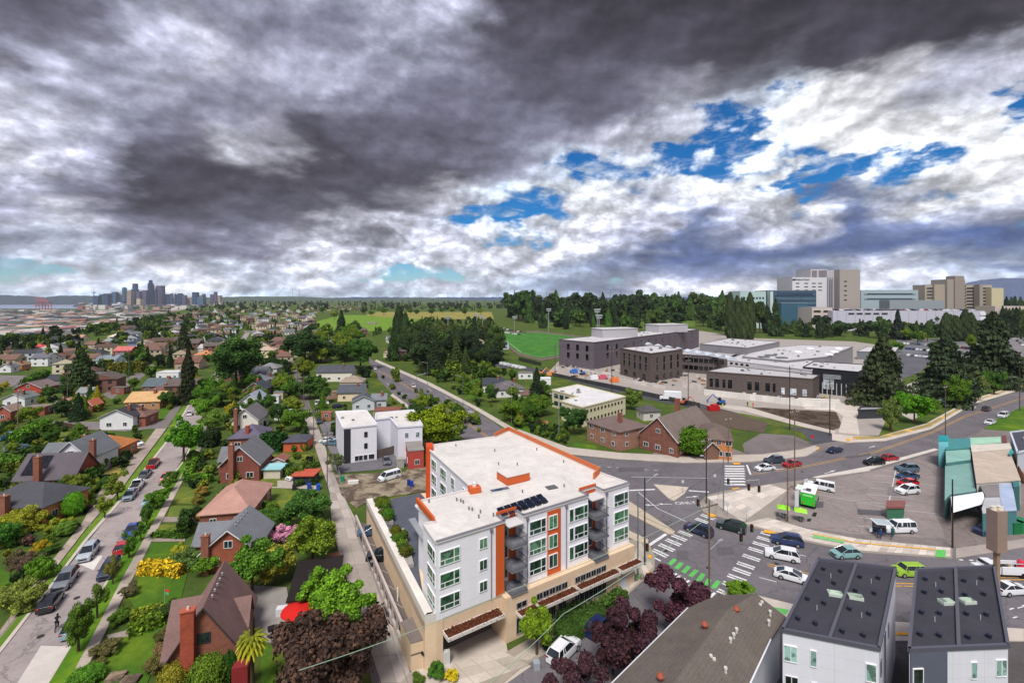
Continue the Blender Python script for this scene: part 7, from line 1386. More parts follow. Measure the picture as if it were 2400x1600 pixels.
# houses up the slope: rows follow the street grid
tries = 0
while len(fill_h) < 290 and tries < 16000:
    tries += 1; y = 716+abs(rf_.gauss(0, 1))*62; x = rf_.uniform(-60, 1000) if rf_.random() < .86 else rf_.uniform(1000, 1280)
    if y > 1000 or not free(x, y): continue
    p = G(x, y)
    if p.x < ridge(p.y)+40: continue
    if x > 860 and y < 790: continue
    if any(abs(p.x-q[0])+abs(p.y-q[1]) < 14+max(0, p.y-500)*.015 for q in fill_h): continue
    fill_h.append((p.x, p.y, x, y)); OCC.append((x-30*300/p.y*.5, x+30*300/p.y*.5, y-6, y+2))
HMESH = []
for kd in range(3):
    for _k in range(3):
        w, d, h = rf_.uniform(9, 13), rf_.uniform(8, 11), rf_.choice((3, 3.4, 5.4)); rh = rf_.uniform(2, 3.2); b = MB(); b.box((0, 0, h/2), (w, d, h)); nf = len(b.f); hx, hy = w/2+.4, d/2+.4; n = len(b.v)
        if kd == 0: b.v += [(-hx, -hy, h), (hx, -hy, h), (hx, hy, h), (-hx, hy, h), (0, -hy, h+rh), (0, hy, h+rh)]; b.f += [(n, n+4, n+5, n+3), (n+4, n+1, n+2, n+5)]; wf = [(n, n+1, n+4), (n+2, n+3, n+5)]
        elif kd == 1: b.v += [(-hx, -hy, h), (hx, -hy, h), (hx, hy, h), (-hx, hy, h), (-hx, 0, h+rh), (hx, 0, h+rh)]; b.f += [(n, n+1, n+5, n+4), (n+5, n+2, n+3, n+4)]; wf = [(n+1, n+2, n+5), (n+3, n, n+4)]
        else: b.v += [(-hx, -hy, h), (hx, -hy, h), (hx, hy, h), (-hx, hy, h), (-hx*.4, 0, h+rh), (hx*.4, 0, h+rh)]; b.f += [(n, n+1, n+5, n+4), (n+1, n+2, n+5), (n+2, n+3, n+4, n+5), (n+3, n, n+4)]; wf = []
        nr = len(b.f); b.f += wf; n2 = len(b.f)
        for i in range(3):
            for f_ in range(2 if h > 5 else 1): b.box((w*(i-1)*.3, -d/2-.02, 1.6+f_*2.6), (1.3, .08, 1.2))
        for wc, rc, wn_, rn in ((WHT, C(104, 104, 110), 'white', 'grey'), (CREAM, BRN, 'cream', 'brown'), (C(120, 86, 74), C(100, 90, 86), 'brick', 'brown'), (C(190, 196, 204), DKG, 'pale grey', 'dark'), (C(186, 172, 150), C(118, 92, 82), 'tan', 'russet')):
            me = bpy.data.meshes.new('house'); me.from_pydata(b.v, [], b.f)
            for m_, c_ in (('stucco', wc), ('shingle', rc), ('glass', C(36, 44, 52))):
                key = f'{m_}_{c_}'
                if key not in M: M[key] = M[m_].copy(); [setattr(nn_, 'operation', nn_.operation) for nn_ in []]; T_ = M[key].node_tree; rg = T_.nodes.new('ShaderNodeRGB'); rg.outputs[0].default_value = c_; oi_ = [q for q in T_.nodes if q.type == 'OBJECT_INFO'][0]; [T_.links.new(rg.outputs[0], l.to_socket) for l in list(oi_.outputs['Color'].links)]
                me.materials.append(M[key])
            mi = [0]*nf+[1]*(nr-nf)+[0]*(n2-nr)+[2]*(len(b.f)-n2); me.polygons.foreach_set('material_index', mi); HMESH.append((me, wn_, rn, ('gabled', 'long gabled', 'hipped')[kd]))
fill_h.sort(key=lambda t: -t[3])
cnt = {}
for (X, Y, x, y) in fill_h:
    me, wn_, rn, kn = rf_.choice(HMESH); key = (wn_, rn, kn); z = height(X, Y)
    o = meshobj('house', me, None, (X, Y, z-.02), (1, 1, 1), .4+rf_.choice((0, math.pi/2))*.0+rf_.uniform(-.15, .1)); cnt.setdefault(key, []).append((o, x))
for (wn_, rn, kn), L_ in cnt.items():
    for i, (o, x) in enumerate(L_): tag(o, f"{wn_} {kn} house with {rn} roof on the slope, {ordw(i)} such counting away", 'house', 'houses scattered up the wooded slope'); uniq(o)
# trees: individually placed ones first (largest in the picture), the rest as a far wood
def band(n, xr, yr, kinds, cols, hr, desc, grp, wr=(.36, .5), far=None, tight=1.0, seed=0):
    """counted trees: a group sorted from left to right"""
    rr = random.Random(seed+len(desc)); L_ = []
    k = 0
    while len(L_) < n and k < n*30:
        k += 1; x, y = rr.uniform(*xr), yr[0]+(yr[1]-yr[0])*rr.random()**(1.0)
        if not free(x, y): continue
        p = G(x, y)
        if p.x < ridge(p.y)+5: continue
        h = rr.uniform(*hr)
        if any((p-q[0]).length < (h*.5+q[1]*.5)*.55*tight for q in L_[-400:]): continue
        L_.append((p, h, x, rr.choice(kinds), rr.choice(cols), rr.uniform(*wr)))
    L_.sort(key=lambda t: t[2]); nk = {}
    for p, h, x, kd, c, w in L_:
        con = kd in CONK; s = 'conifer' if con else 'leafy tree'; i = nk.get(s, 0); nk[s] = i+1
        r = h*w*(.42 if kd in ('column', 'colmid') else (.62 if con else 1.0)); tree_at((p.x, p.y, height(p.x, p.y)), kd, r, h, c, f"{s} {desc}, {ordw(i)} from the left", group=grp)
    return L_
MG, CG = GR, [DKC, C(46, 68, 40), C(56, 78, 40), C(42, 60, 38)]
band(46, (0, 560), (1000, 790+0), ['mid', 'mid', 'mid', 'cmid', 'broad'], MG+[YEL], (4, 8.5), 'among the houses left of the street', 'trees in the left hand blocks', seed=1)
band(30, (0, 340), (890, 1200), ['mid', 'broad'], MG+[C(120, 142, 50)], (2.6, 5), 'in the gardens by the left street', 'garden trees at the left', seed=2)
band(34, (560, 760), (780, 1000), ['mid', 'mid', 'cmid'], MG, (4, 8), 'beside the alley gardens', 'trees along the alley', seed=3)
band(46, (860, 1180), (800, 880), ['mid', 'broad', 'cmid'], CG+[C(48, 74, 36), C(62, 88, 40), C(70, 84, 46)], (13, 24), 'in the dark grove right of the arterial road', 'grove beside the arterial road', seed=4)
band(30, (960, 1290), (880, 1010), ['mid', 'broad'], MG, (4, 9), 'on the bank above the arterial road', 'roadside bank trees', seed=5)
band(26, (740, 900), (790, 880), ['mid', 'broad'], MG, (10, 18), 'in the clump before the meadow', 'clump below the meadow', seed=6)
band(90, (1190, 1740), (741, 757), ['cmid', 'mid', 'mid'], CG+[C(56, 88, 38), C(66, 96, 42)], (32, 56), 'in the dark belt behind the sports field', 'dark tree belt behind the field', seed=7)
band(26, (1380, 1720), (757, 778), ['cmid', 'mid', 'colmid'], CG+[C(60, 96, 36)], (14, 26), 'on the golf greens', 'trees on the golf greens', seed=8)
for k, (x, y, r, h) in enumerate([(1700+i*20+R.uniform(-6, 6), 783+R.uniform(-6, 8), 8+R.random()*4, 24+R.random()*14) for i in range(34)]):
    kd = R.choice(['cmid', 'colmid', 'cmid', 'mid']); tree(x, y, kd, r*(.55 if kd == 'colmid' else .85), h*(1.1 if x < 1830 else .48), R.choice(CG+[C(60, 84, 44)]), f"dark tree in the screen below the hospital, {ordw(k)} from the left", group='tree screen below the hospital')
for k, x in enumerate((1712, 1728, 1742, 1758, 2218, 2242, 2262, 2276)): tree(x, 800, 'colmid', 5.5, (44 if x < 2000 else 29)-(k % 3)*3, C(52, 68, 42), f"tall poplar rising above the screen, {ordw(k)} from the left", group='tall poplars')
band(46, (1240, 1700), (746, 772), ['cmid', 'mid', 'mid', 'colmid'], CG+[C(58, 90, 40), C(70, 100, 44)], (20, 34), 'in the mixed wood above the school', 'mixed wood above the school', seed=14)
band(60, (1640, 2480), (752, 797), ['cmid', 'mid', 'cmid'], CG+[C(60, 88, 42)], (12, 22), 'in the low wood below the hospital hill', 'low wood below the hospital hill', seed=15, tight=.8)
band(30, (1990, 2480), (741, 752), ['cmid', 'cmid'], CG, (36, 50), 'on the hill behind the hospital buildings', 'trees behind the hospital', seed=11)
for k in range(16): tree(2108+k*14+R.uniform(-5, 5), 797+R.uniform(-3, 48 if k % 3 == 0 else 5), 'mid', 4.5, R.uniform(8, 13), R.choice(GR), f"leafy tree round the open lot between the spruces, {ordw(k)} from the left", group='trees round the open lot')
for k in range(14): x_ = 760+k*28+R.uniform(-9, 9); tree(x_, 733+R.uniform(0, 26 if x_ < 960 else 8), 'mid', 9, R.uniform(12, 20), R.choice(GR), f"tree dotted on the far meadow, {ordw(k)} from the left", group='trees on the far meadow')
for k in range(16): tree(2350+k*8, 735+R.uniform(0, 60), 'cmid', 7, 22+R.random()*8, R.choice(CG), f"dark conifer at the right edge of the hill, {ordw(k)} from the left", group='conifers at the right edge')
def wood(name, label, n, xr, yr, hr, kinds, cols, seed, cond=None, z=None, dist=None):
    """far wood, past the counted trees: one object per tone"""
    rr = np.random.default_rng(seed); vs = {}; 
    for i in range(n):
        x = rr.uniform(*xr); y = dist(rr) if dist else rr.uniform(*yr)
        if y < yr[0] or y > yr[1]: continue
        if not free(x, y): continue
        p = G(x, y, z or 0)
        if cond and not cond(p): continue
        h = rr.uniform(*hr); kd = kinds[rr.integers(len(kinds))]; me = CR[kd][rr.integers(len(CR[kd]))]; key = int(rr.integers(len(cols)))
        if me.name not in WV:
            a_ = np.empty(len(me.vertices)*3); me.vertices.foreach_get('co', a_); WV[me.name] = (a_.reshape(-1, 3), np.array([list(q.vertices)+([q.vertices[-1]] if len(q.vertices) == 3 else []) for q in me.polygons])[:, :4], me.attributes['tint'])
            t_ = np.empty(len(me.vertices), dtype=np.float32); me.attributes['tint'].data.foreach_get('value', t_); WV[me.name] = (WV[me.name][0], WV[me.name][1], t_)
        V0, F0, T0 = WV[me.name]; th = rr.uniform(0, 6.28); r = h*(.28 if kd == 'clow' else .48); ca, sa = math.cos(th), math.sin(th)
        v = V0*np.array([r, r, h if kd == 'clow' else h/1.7]); v = np.stack([v[:, 0]*ca-v[:, 1]*sa+p.x, v[:, 0]*sa+v[:, 1]*ca+p.y, v[:, 2]+(height(p.x, p.y) if z is None else z)], 1)
        vs.setdefault(key, []).append((v, F0, T0))
    for key, L_ in vs.items():
        k = 0; Fs = []; 
        for v, f, t in L_: Fs.append(f+k); k += len(v)
        Vv = np.concatenate([q[0] for q in L_]); Ff = np.concatenate(Fs); Tt = np.concatenate([q[2] for q in L_])
        me = bpy.data.meshes.new(name); me.vertices.add(len(Vv)); me.vertices.foreach_set('co', Vv.ravel()); me.loops.add(Ff.size); me.loops.foreach_set('vertex_index', Ff.ravel()); me.polygons.add(len(Ff)); me.polygons.foreach_set('loop_start', np.arange(0, Ff.size, 4)); me.update(calc_edges=True); me.validate()
        at = me.attributes.new('tint', 'FLOAT', 'POINT')
        if len(at.data) == len(Tt): at.data.foreach_set('value', Tt)
        me.materials.append(M['leaf']); o = bpy.data.objects.new(name, me); COL.objects.link(o); o.color = cols[key]; tag(o, label, None, None, 'stuff')
WV = {}
FG = [C(70, 104, 40), C(88, 122, 42), C(54, 82, 40), C(106, 134, 48), C(46, 66, 40)]
wood('far_wood', 'tree cover between the houses up the far slope', 2600, (-200, 1160), (712, 900), (5, 9.5), ['low', 'low', 'clow'], FG, 1, lambda p: p.x > ridge(p.y), dist=lambda r: 712+abs(r.normal())*70)
wood('ridge_wood', 'dense woods along the edge of the ridge', 700, (-300, 700), (706, 830), (8, 13), ['low', 'low', 'clow'], FG[:3]+FG[4:], 2, lambda p: ridge(p.y)-40 < p.x < ridge(p.y)+70+p.y*.08)
wood('distant_wood', 'distant tree cover toward the horizon', 900, (480, 2500), (704.5, 727), (12, 26), ['low', 'clow'], [C(60, 80, 50), C(48, 66, 48), C(76, 92, 56)], 3)
wood('dark_belt_wood', 'dark woods behind the golf greens and hospital', 520, (1200, 2500), (722, 738), (22, 38), ['clow', 'clow', 'low'], [C(46, 68, 40), C(54, 78, 42), C(66, 94, 44)], 4)
wood('low_shrubbery', 'undergrowth filling the gardens and banks', 1100, (-100, 1290), (800, 1180), (1.2, 3.2), ['low'], FG+[C(120, 136, 50)], 5)
wood('garden_shrubbery', 'loose planting in the left front gardens', 200, (0, 330), (1100, 1500), (.8, 2.0), ['low'], FG+[C(130, 140, 50), C(110, 84, 84)], 6)
wood('bank_shrubbery', 'scrub along the avenue bank and school slope', 260, (1180, 1330), (1000, 1060), (.8, 2.4), ['low'], FG, 7)
# ================================================================ vehicles
WHc, BLK, SIL, GRYc, NAVY, REDc, BLU, LGT = C(228, 230, 234), C(24, 26, 30), C(170, 176, 184), C(110, 116, 124), C(28, 40, 72), C(176, 28, 34), C(52, 76, 150), C(150, 178, 186)
UPST = (669, 705)
def c1(kind, x, y, col, lb, up=True, g=None):
    px, py = Q1(x, y); o = G(px, py); n = (px+(669-px)*.06, py+(700-py)*.06) if up else (px-(669-px)*.06, py-(700-py)*.06); car(kind, px, py, n, col, lb, g)
c1('suv', 540, 790, SIL, 'silver grey car above the pale concrete patch, left kerb', False); c1('suv', 402, 960, GRYc, 'grey suv behind the black car at the left kerb', False); c1('hatchback', 310, 1095, BLK, 'black car at the left kerb nearest the bottom', True)
c1('suv', 668, 895, C(44, 54, 78), 'dark blue grey car under the sparse olive tree', False); c1('hatchback', 455, 1245, C(130, 156, 170), 'pale blue car half under the dense round tree', True); c1('hatchback', 752, 755, REDc, 'red car beside the small green street tree'); c1('sedan', 808, 650, BLU, 'blue sedan on the right kerb of the left street', False)
c1('hatchback', 795, 435, C(120, 136, 150), 'blue grey hatchback behind the white pickup', False); c1('pickup', 838, 375, WHc, 'white pickup truck at the left kerb'); c1('sedan', 890, 300, C(84, 98, 104), 'dark teal sedan beyond the white pickup'); c1('pickup', 938, 240, C(170, 24, 34), 'red pickup truck at the head of the parked row')
c1('boxcar', 912, 475, LGT, 'silver wagon parked on the right beside the wide bright tree', False); c1('hatchback', 1015, 325, C(206, 120, 124), 'pink hatchback parked on the right kerb', False); c1('sedan', 1070, 75, WHc, 'white sedan beneath the large maple', False)
px, py = Q1(830, 112); car('sedan', px, py, (px+30, py+4), WHc, 'white sedan parked in the driveway by the orange roof'); car('hatchback', 444, 972, (447, 965), WHc, 'white hatchback parked far up the left street'); car('suv', 425, 996, (428, 990), C(190, 196, 206), 'pale suv parked up the left street'); car('sedan', 423, 942, (440, 941), WHc, 'white car across the sidewalk by the tall conifer'); car('sedan', 498, 900, (500, 895), C(60, 66, 76), 'dark car far up the street')
px, py = Q1(100, 140); car('suv', px, py, (px+20, py-4), C(110, 140, 156), 'blue grey suv in the lane at the left'); px, py = Q1(60, 70); car('pickup', px, py, (px+20, py-5), C(60, 130, 170), 'turquoise pickup at the left edge with a canopy')
# parking by the alley
px, py = Q2(1340, 320); car('van', px, py, (px-30, py+9), WHc, 'white van parked on the gravel yard'); px, py = Q2(1322, 220); car('sedan', px, py, (px+2, py+8), C(90, 92, 104), 'grey car with open boot behind the board fence'); px, py = Q2(985, 110); car('sedan', px, py, (px-20, py-1), C(80, 120, 140), 'teal sedan beside the modern flats'); px, py = Q2(965, 95); car('sedan', px, py, (px+20, py), WHc, 'white sedan behind the teal one')
px, py = Q2(735, 285); car('sedan', px, py, (px-10, py+2), C(60, 66, 74), 'dark car beside the red roofed carport'); px, py = Q2(770, 310); car('sedan', px, py, (px-12, py+5), WHc, 'white car under the red roofed carport'); px, py = Q2(1235, 655); car('sedan', px, py, (px-14, py+2), C(60, 84, 110), 'dark sedan on the carport deck, far one', z=1.9); px, py = Q2(1300, 810); car('suv', px, py, (px-14, py+1), C(20, 22, 28), 'black car on the carport deck, near one', z=1.9)
car('van', 755, 948, (770, 947), WHc, 'white van beside the flat brown garage'); car('hatchback', 793, 955, (805, 953), NAVY, 'dark blue car behind the grey gabled house'); car('sedan', 748, 990, (750, 1000), C(30, 60, 70), 'dark car parked at the alley side')
# arterial road
car('sedan', 879, 865, (872, 852), WHc, 'white car farthest up the arterial road'); car('sedan', 968, 907, (990, 925), C(214, 200, 190), 'cream sedan driving down the arterial road')
Q4 = Z4
def c4(kind, x, y, dx, dy, col, lb): px, py = Q4(x, y); car(kind, px, py, (px+dx, py+dy), col, lb)
c4('sedan', 895, 265, -30, 3, WHc, 'white sedan waiting at the far crosswalk'); c4('suv', 952, 218, -30, 2, C(60, 72, 84), 'dark grey suv behind the white sedan at the crosswalk'); c4('sedan', 1062, 240, -30, 5, REDc, 'red sedan behind the waiting white one'); c4('sedan', 1322, 155, -30, 6, NAVY, 'navy sedan crossing toward the side street')
c4('suv', 490, 650, -30, -12, NAVY, 'navy suv stopped on the near crosswalk'); c4('suv', 690, 630, -30, -8, C(26, 44, 40), 'dark green suv passing the plaza corner'); c4('suv', 1030, 715, -30, -5, C(44, 60, 100), 'blue suv waiting beside the bike lane'); c4('suv', 1000, 805, -30, -6, WHc, 'white suv beside the blue one'); c4('sedan', 1065, 935, 30, 8, WHc, 'white sedan heading away from the junction'); c4('hatchback', 1390, 795, -30, 1, C(130, 172, 172), 'pale teal hatchback passing the plaza')
def c5(kind, x, y, dx, dy, col, lb, **k): px, py = Z5(x, y); car(kind, px, py, (px+dx, py+dy), col, lb, **k)
c5('suv', 650, 230, -30, 2, BLK, 'black suv behind the red hatchback on the avenue'); c5('hatchback', 748, 203, 30, -4, REDc, 'red hatchback on the avenue by the parking lot'); c5('suv', 850, 270, -30, 0, C(84, 106, 124), 'blue grey suv farthest in the parking row'); c5('sedan', 855, 315, -30, 2, C(40, 72, 110), 'blue sedan second in the parking row'); c5('hatchback', 855, 360, -30, 2, C(196, 24, 32), 'red hatchback third in the parking row'); c5('suv', 855, 405, -30, 3, WHc, 'white suv nearest in the parking row')
c5('canopy', 315, 380, -30, -6, WHc, 'white pickup with canopy behind the food truck'); c5('canopy', 795, 640, -30, 1, WHc, 'white pickup with canopy beside the bus shelter'); c5('boxcar', 860, 905, -30, 0, C(150, 190, 60), 'lime green boxy car between the townhouses'); c5('sedan', 1490, 1015, 30, -2, WHc, 'white sedan at the right edge of the front road'); c5('suv', 1345, 650, -30, 6, C(36, 52, 90), 'navy car parked in the store yard')
car('suv', 2312, 962, (2330, 953), C(60, 60, 66), 'dark car at the top of the avenue'); car('van', 2352, 975+2, (2330, 985), WHc, 'white van going down the avenue'); car('sedan', 2321, 993, (2305, 998), WHc, 'white car with green stripe on the avenue'); car('suv', 1408+0, 1470+6, (1430, 1455), C(24, 40, 84), 'dark blue car parked before the podium hedge'); car('suv', 1322, 1534, (1345, 1510), WHc, 'white suv with roof box parked by the plum tree')
settle_cars()
# --- food truck
o = G(*Z5(245, 500)); ft = thing('food_truck', 'bright green food truck with white roof parked on the plaza edge', 'food truck', (o.x, o.y, .1), 0); fr = thing; uniq(ft)
yaw = math.atan2((G(*Z5(290, 380))-o).y, (G(*Z5(290, 380))-o).x); ft.rotation_euler = (0, 0, yaw); ORG[ft.name] = Vector((0, 0, 0))
GT = C(40, 190, 40)
MB().box((2.6, 0, 1.75), (5.6, 2.3, 2.3)).build('body', M['gloss'], ft, GT); MB().box((2.6, 0, 2.95), (5.7, 2.35, .12)).build('roof', M['plain'], ft, C(232, 232, 234)); MB().box((5.9, 0, 1.2), (1.1, 2.0, 1.2)).build('cab', M['gloss'], ft, GT); MB().box((5.75, 0, 1.95), (.8, 1.9, .6)).build('windscreen', M['glass'], ft, BLACKG)
for s in (-1, 1):
    for x in (.9, 5.3): MB().tube((x, s*.9, .4), (x, s*1.18, .4), .42, 14).build('wheel', M['rubber'], ft, TYRE)
    MB().box((-.22, s*.85, 1.0), (.06, .2, .3)).build('tail_light', M['gloss'], ft, C(170, 30, 20))
MB().box((2.8, 1.18, 2.0), (3.0, .06, 1.1)).build('serving_hatch', M['plain'], ft, C(220, 220, 214)); MB().box((2.8, 1.75, 2.7), (3.0, 1.1, .06)).build('hatch_flap', M['plain'], ft, C(206, 214, 206)); MB().box((1.0, 0, 3.15), (.9, .8, .35)).build('roof_fan', M['metal'], ft, C(90, 90, 96)); MB().box((.4, .6, 3.2), (.5, .5, .45)).build('roof_vent', M['metal'], ft, C(220, 220, 225))
MB().box((4.4, -1.17, 2.0), (.7, .04, .6)).build('orange_poster', M['plain'], ft, C(220, 96, 50))
MB().box((-.22, 0, 2.4), (.05, 1.5, .3)).build('name_panel', M['plain'], ft, C(150, 220, 140))
def umbrella(x, y, c, lb, h=2.5):
    p = G(*Z5(x, y)); e = thing('patio_umbrella', lb, 'umbrella', p); uniq(e); ORG[e.name] = Vector((0, 0, 0)); MB().tube((0, 0, 0), (0, 0, h+.1), .04, 6).build('pole', M['metal'], e); m = MB()
    for i in range(4): a0, a1 = math.pi/2*i+.3, math.pi/2*(i+1)+.3; m.poly([(1.4*math.cos(a0), 1.4*math.sin(a0), h-.5), (1.4*math.cos(a1), 1.4*math.sin(a1), h-.5), (0, 0, h)])
    m.build('canopy', M['fabric'], e, c); MB().lathe((0, 0, 0), ((.35, 0), (.3, .1)), 10).build('base', M['plain'], e, C(60, 60, 60)); MB().lathe((0, 0, 0), ((.5, .7), (.5, .76)), 10).build('table_top', M['plain'], e, C(60, 80, 76))
umbrella(95, 560, C(140, 214, 50), 'lime green square umbrella farther from the food truck'); umbrella(200, 580, C(150, 220, 60), 'lime green square umbrella just below the food truck')
for x, y, h, lb in ((222, 420, 3.4, 'tall white feather banner beside the food truck'), (165, 520, 4.0, 'broad white sign board beside the food truck')):
    p = G(*Z5(x, y)); e = thing('banner', lb, 'banner', p); uniq(e); ORG[e.name] = Vector((0, 0, 0)); MB().tube((0, 0, 0), (0, 0, h), .04, 6).build('pole', M['metal'], e); MB().box((.5, .2, h*.6), (1.1, .05, h*.75), .5).build('panel', M['fabric'], e, C(206, 214, 216))
# --- work truck on the front road (white utility body, red tank)
o = G(*Z5(1440, 905)); wt = thing('utility_truck', 'white utility truck with open tool bed and red tank at the right edge', 'truck', (o.x, o.y, .02), math.pi-.06); uniq(wt); ORG[wt.name] = Vector((0, 0, 0))
MB().box((2.0, 0, 1.0), (1.7, 1.95, .9)).box((3.2, 0, .85), (1.0, 1.85, .7)).build('cab', M['gloss'], wt, WHc); MB().box((2.0, 0, 1.65), (1.4, 1.7, .5)).build('window', M['glass'], wt, BLACKG); MB().box((2.0, 0, 1.95), (1.2, 1.65, .1)).build('roof', M['gloss'], wt, WHc)
MB().box((-1.0, 0, .7), (4.0, 2.0, .3)).box((-1.0, .92, 1.2), (4.0, .2, .8)).box((-1.0, -.92, 1.2), (4.0, .2, .8)).build('tool_bed', M['gloss'], wt, WHc); MB().lathe((-2.2, .2, .9), ((.4, 0), (.45, .5), (.4, 1.3), (.1, 1.5)), 12).build('tank', M['gloss'], wt, C(200, 30, 60)); MB().box((-.6, 0, 1.95), (4.6, .08, .08)).box((-.6, .6, 1.95), (4.6, .08, .08)).build('ladder_rack', M['metal'], wt)
for s in (-1, 1):
    for x in (2.6, -1.9): MB().tube((x, s*.8, .42), (x, s*1.02, .42), .42, 14).build('wheel', M['rubber'], wt, TYRE)
for k in range(5): MB().box((-.2-k*.5, R.uniform(-.5, .5), 1.1), (.35, .4, .5), R.random()).build('tool_crate', M['plain'], wt, R.choice([C(40, 50, 50), C(90, 90, 90), C(180, 150, 110)]))
# --- green cement mixer on the arterial road, white box truck at the works
p = G(1106, 990); mx = thing('dump_truck', 'dark green dump truck coming down the arterial road', 'truck', p, math.atan2((G(1125, 1000)-p).y, (G(1125, 1000)-p).x)); uniq(mx); ORG[mx.name] = Vector((0, 0, 0))
MB().box((2.8, 0, 1.9), (1.8, 2.4, 1.8)).build('cab', M['gloss'], mx, C(30, 84, 56)); MB().box((3.5, 0, 2.2), (.5, 2.2, .8)).build('windscreen', M['glass'], mx, BLACKG); MB().box((-1.3, 0, 2.4), (5.2, 2.5, 1.2)).build('tipper_body', M['gloss'], mx, C(36, 90, 60)); MB().box((-1.3, 0, 3.05), (4.8, 2.1, .3)).build('load', M['bare'], mx, C(160, 156, 156))
for s in (-1, 1):
    for x in (2.7, -1.6, -2.8): MB().tube((x, s*.95, .5), (x, s*1.25, .5), .5, 12).build('wheel', M['rubber'], mx, TYRE)
p = G(1570, 938); bt = thing('box_truck', 'white box truck parked at the school works', 'truck', p, math.pi-.25); uniq(bt); ORG[bt.name] = Vector((0, 0, 0))
MB().box((-1, 0, 2.2), (6.4, 2.6, 2.8)).build('box', M['plain'], bt, C(226, 228, 232)); MB().box((3.0, 0, 1.3), (1.7, 2.2, 1.5)).build('cab', M['gloss'], bt, WHc); MB().box((3.3, 0, 1.8), (1.2, 2.1, .5)).build('window', M['glass'], bt, BLACKG)
for s in (-1, 1):
    for x in (2.8, -2.6): MB().tube((x, s*.9, .45), (x, s*1.15, .45), .45, 12).build('wheel', M['rubber'], bt, TYRE)
def digger(px, py, c, lb, rz):
    p = G(px, py); e = thing('excavator', lb, 'excavator', p, rz); uniq(e); ORG[e.name] = Vector((0, 0, 0)); MB().box((0, .9, .4), (3, .5, .8)).box((0, -.9, .4), (3, .5, .8)).build('tracks', M['rubber'], e, TYRE); MB().box((-.4, 0, 1.3), (2.2, 1.9, .9)).build('body', M['gloss'], e, c); MB().box((.4, .4, 2.1), (1, 1, 1.1)).build('cab', M['glass'], e, BLACKG)
    MB().tube((.8, -.3, 1.6), (3, -.3, 3.6), .22, 6).tube((3, -.3, 3.6), (4.8, -.3, 1.2), .17, 6).box((4.8, -.3, .9), (.6, .8, .7)).build('boom', M['gloss'], e, c)
digger(1268, 878, C(214, 130, 60), 'orange excavator at the near end of the works', .4); digger(1600, 948, C(206, 110, 84), 'faded orange excavator behind the box truck', -.6); digger(1690, 948, C(40, 90, 160), 'blue excavator by the retaining wall', 2.6); digger(1365, 878, C(50, 100, 180), 'blue excavator on the dark street', 2.9)
for i, (x, y, c, n) in enumerate(((1345, 874, C(60, 110, 190), 'blue'), (1392, 889, WHc, 'white'), (1412, 888, C(200, 90, 110), 'pink red'), (1440, 895, C(226, 120, 60), 'orange'), (1672, 962, REDc, 'red'), (1290, 880, C(220, 150, 90), 'sandy'))):
    p = G(x, y); o = MB().box((p.x, p.y, .9), (4.0, 2.0, 1.5), .2).box((p.x+.4, p.y, 1.9), (2.2, 1.8, .7), .2).build('site_container', M['plain'], None, c); tag(o, f'{n} equipment unit standing along the school works street', 'container', 'site equipment'); uniq(o)
pc = thing('market_hut', 'small hut with a rusty brown curved roof in the parking lot', 'hut'); uniq(pc); P = [Z5(728, 565), Z5(828, 565), Z5(835, 530), Z5(735, 528)]; Pg = [G(*q) for q in P]
MB().prism(Pg, 0, 2.0).build('wall', M['siding'], pc, C(60, 110, 84)); cm_ = sum(Pg, Vector())/4; MB().prism([cm_+(q-cm_)*1.15 for q in Pg], 2.0, 2.35).build('roof', M['shingle'], pc, C(128, 84, 80))
# bus shelter
bs = thing('bus_shelter', 'glass bus shelter with ribbed white roof beside the white pickup', 'bus shelter'); uniq(bs); P = [G(*Z5(655, 682)), G(*Z5(738, 690)), G(*Z5(738, 668)), G(*Z5(655, 660))]; c = sum(P, Vector())/4; dd = (P[1]-P[0]).normalized(); an = math.atan2(dd.y, dd.x); L = (P[1]-P[0]).length; n = Vector((-dd.y, dd.x, 0))
for s in (-.5, .5):
    for t in (-.8, .8): q = c+dd*L*s+n*t; MB().tube((q.x, q.y, .16), (q.x, q.y, 2.5), .05, 6).build('post', M['metal'], bs, C(60, 70, 90))
MB().box((c.x, c.y, 2.56), (L+.6, 2.2, .12), an).build('roof', M['plain'], bs, C(206, 216, 222))
for k in range(9): q = c+dd*L*(-.5+k/8); MB().box((q.x, q.y, 2.64), (.06, 2.1, .05), an).build('rib', M['plain'], bs, C(110, 124, 130))
q = c+n*.8; MB().box((q.x, q.y, 1.3), (L, .04, 1.9), an).build('glass_panel', M['glass'], bs, C(40, 60, 80)); MB().box((c.x+n.x*.5, c.y+n.y*.5, .6), (L*.8, .4, .08), an).build('bench', M['plain'], bs, C(60, 90, 120))
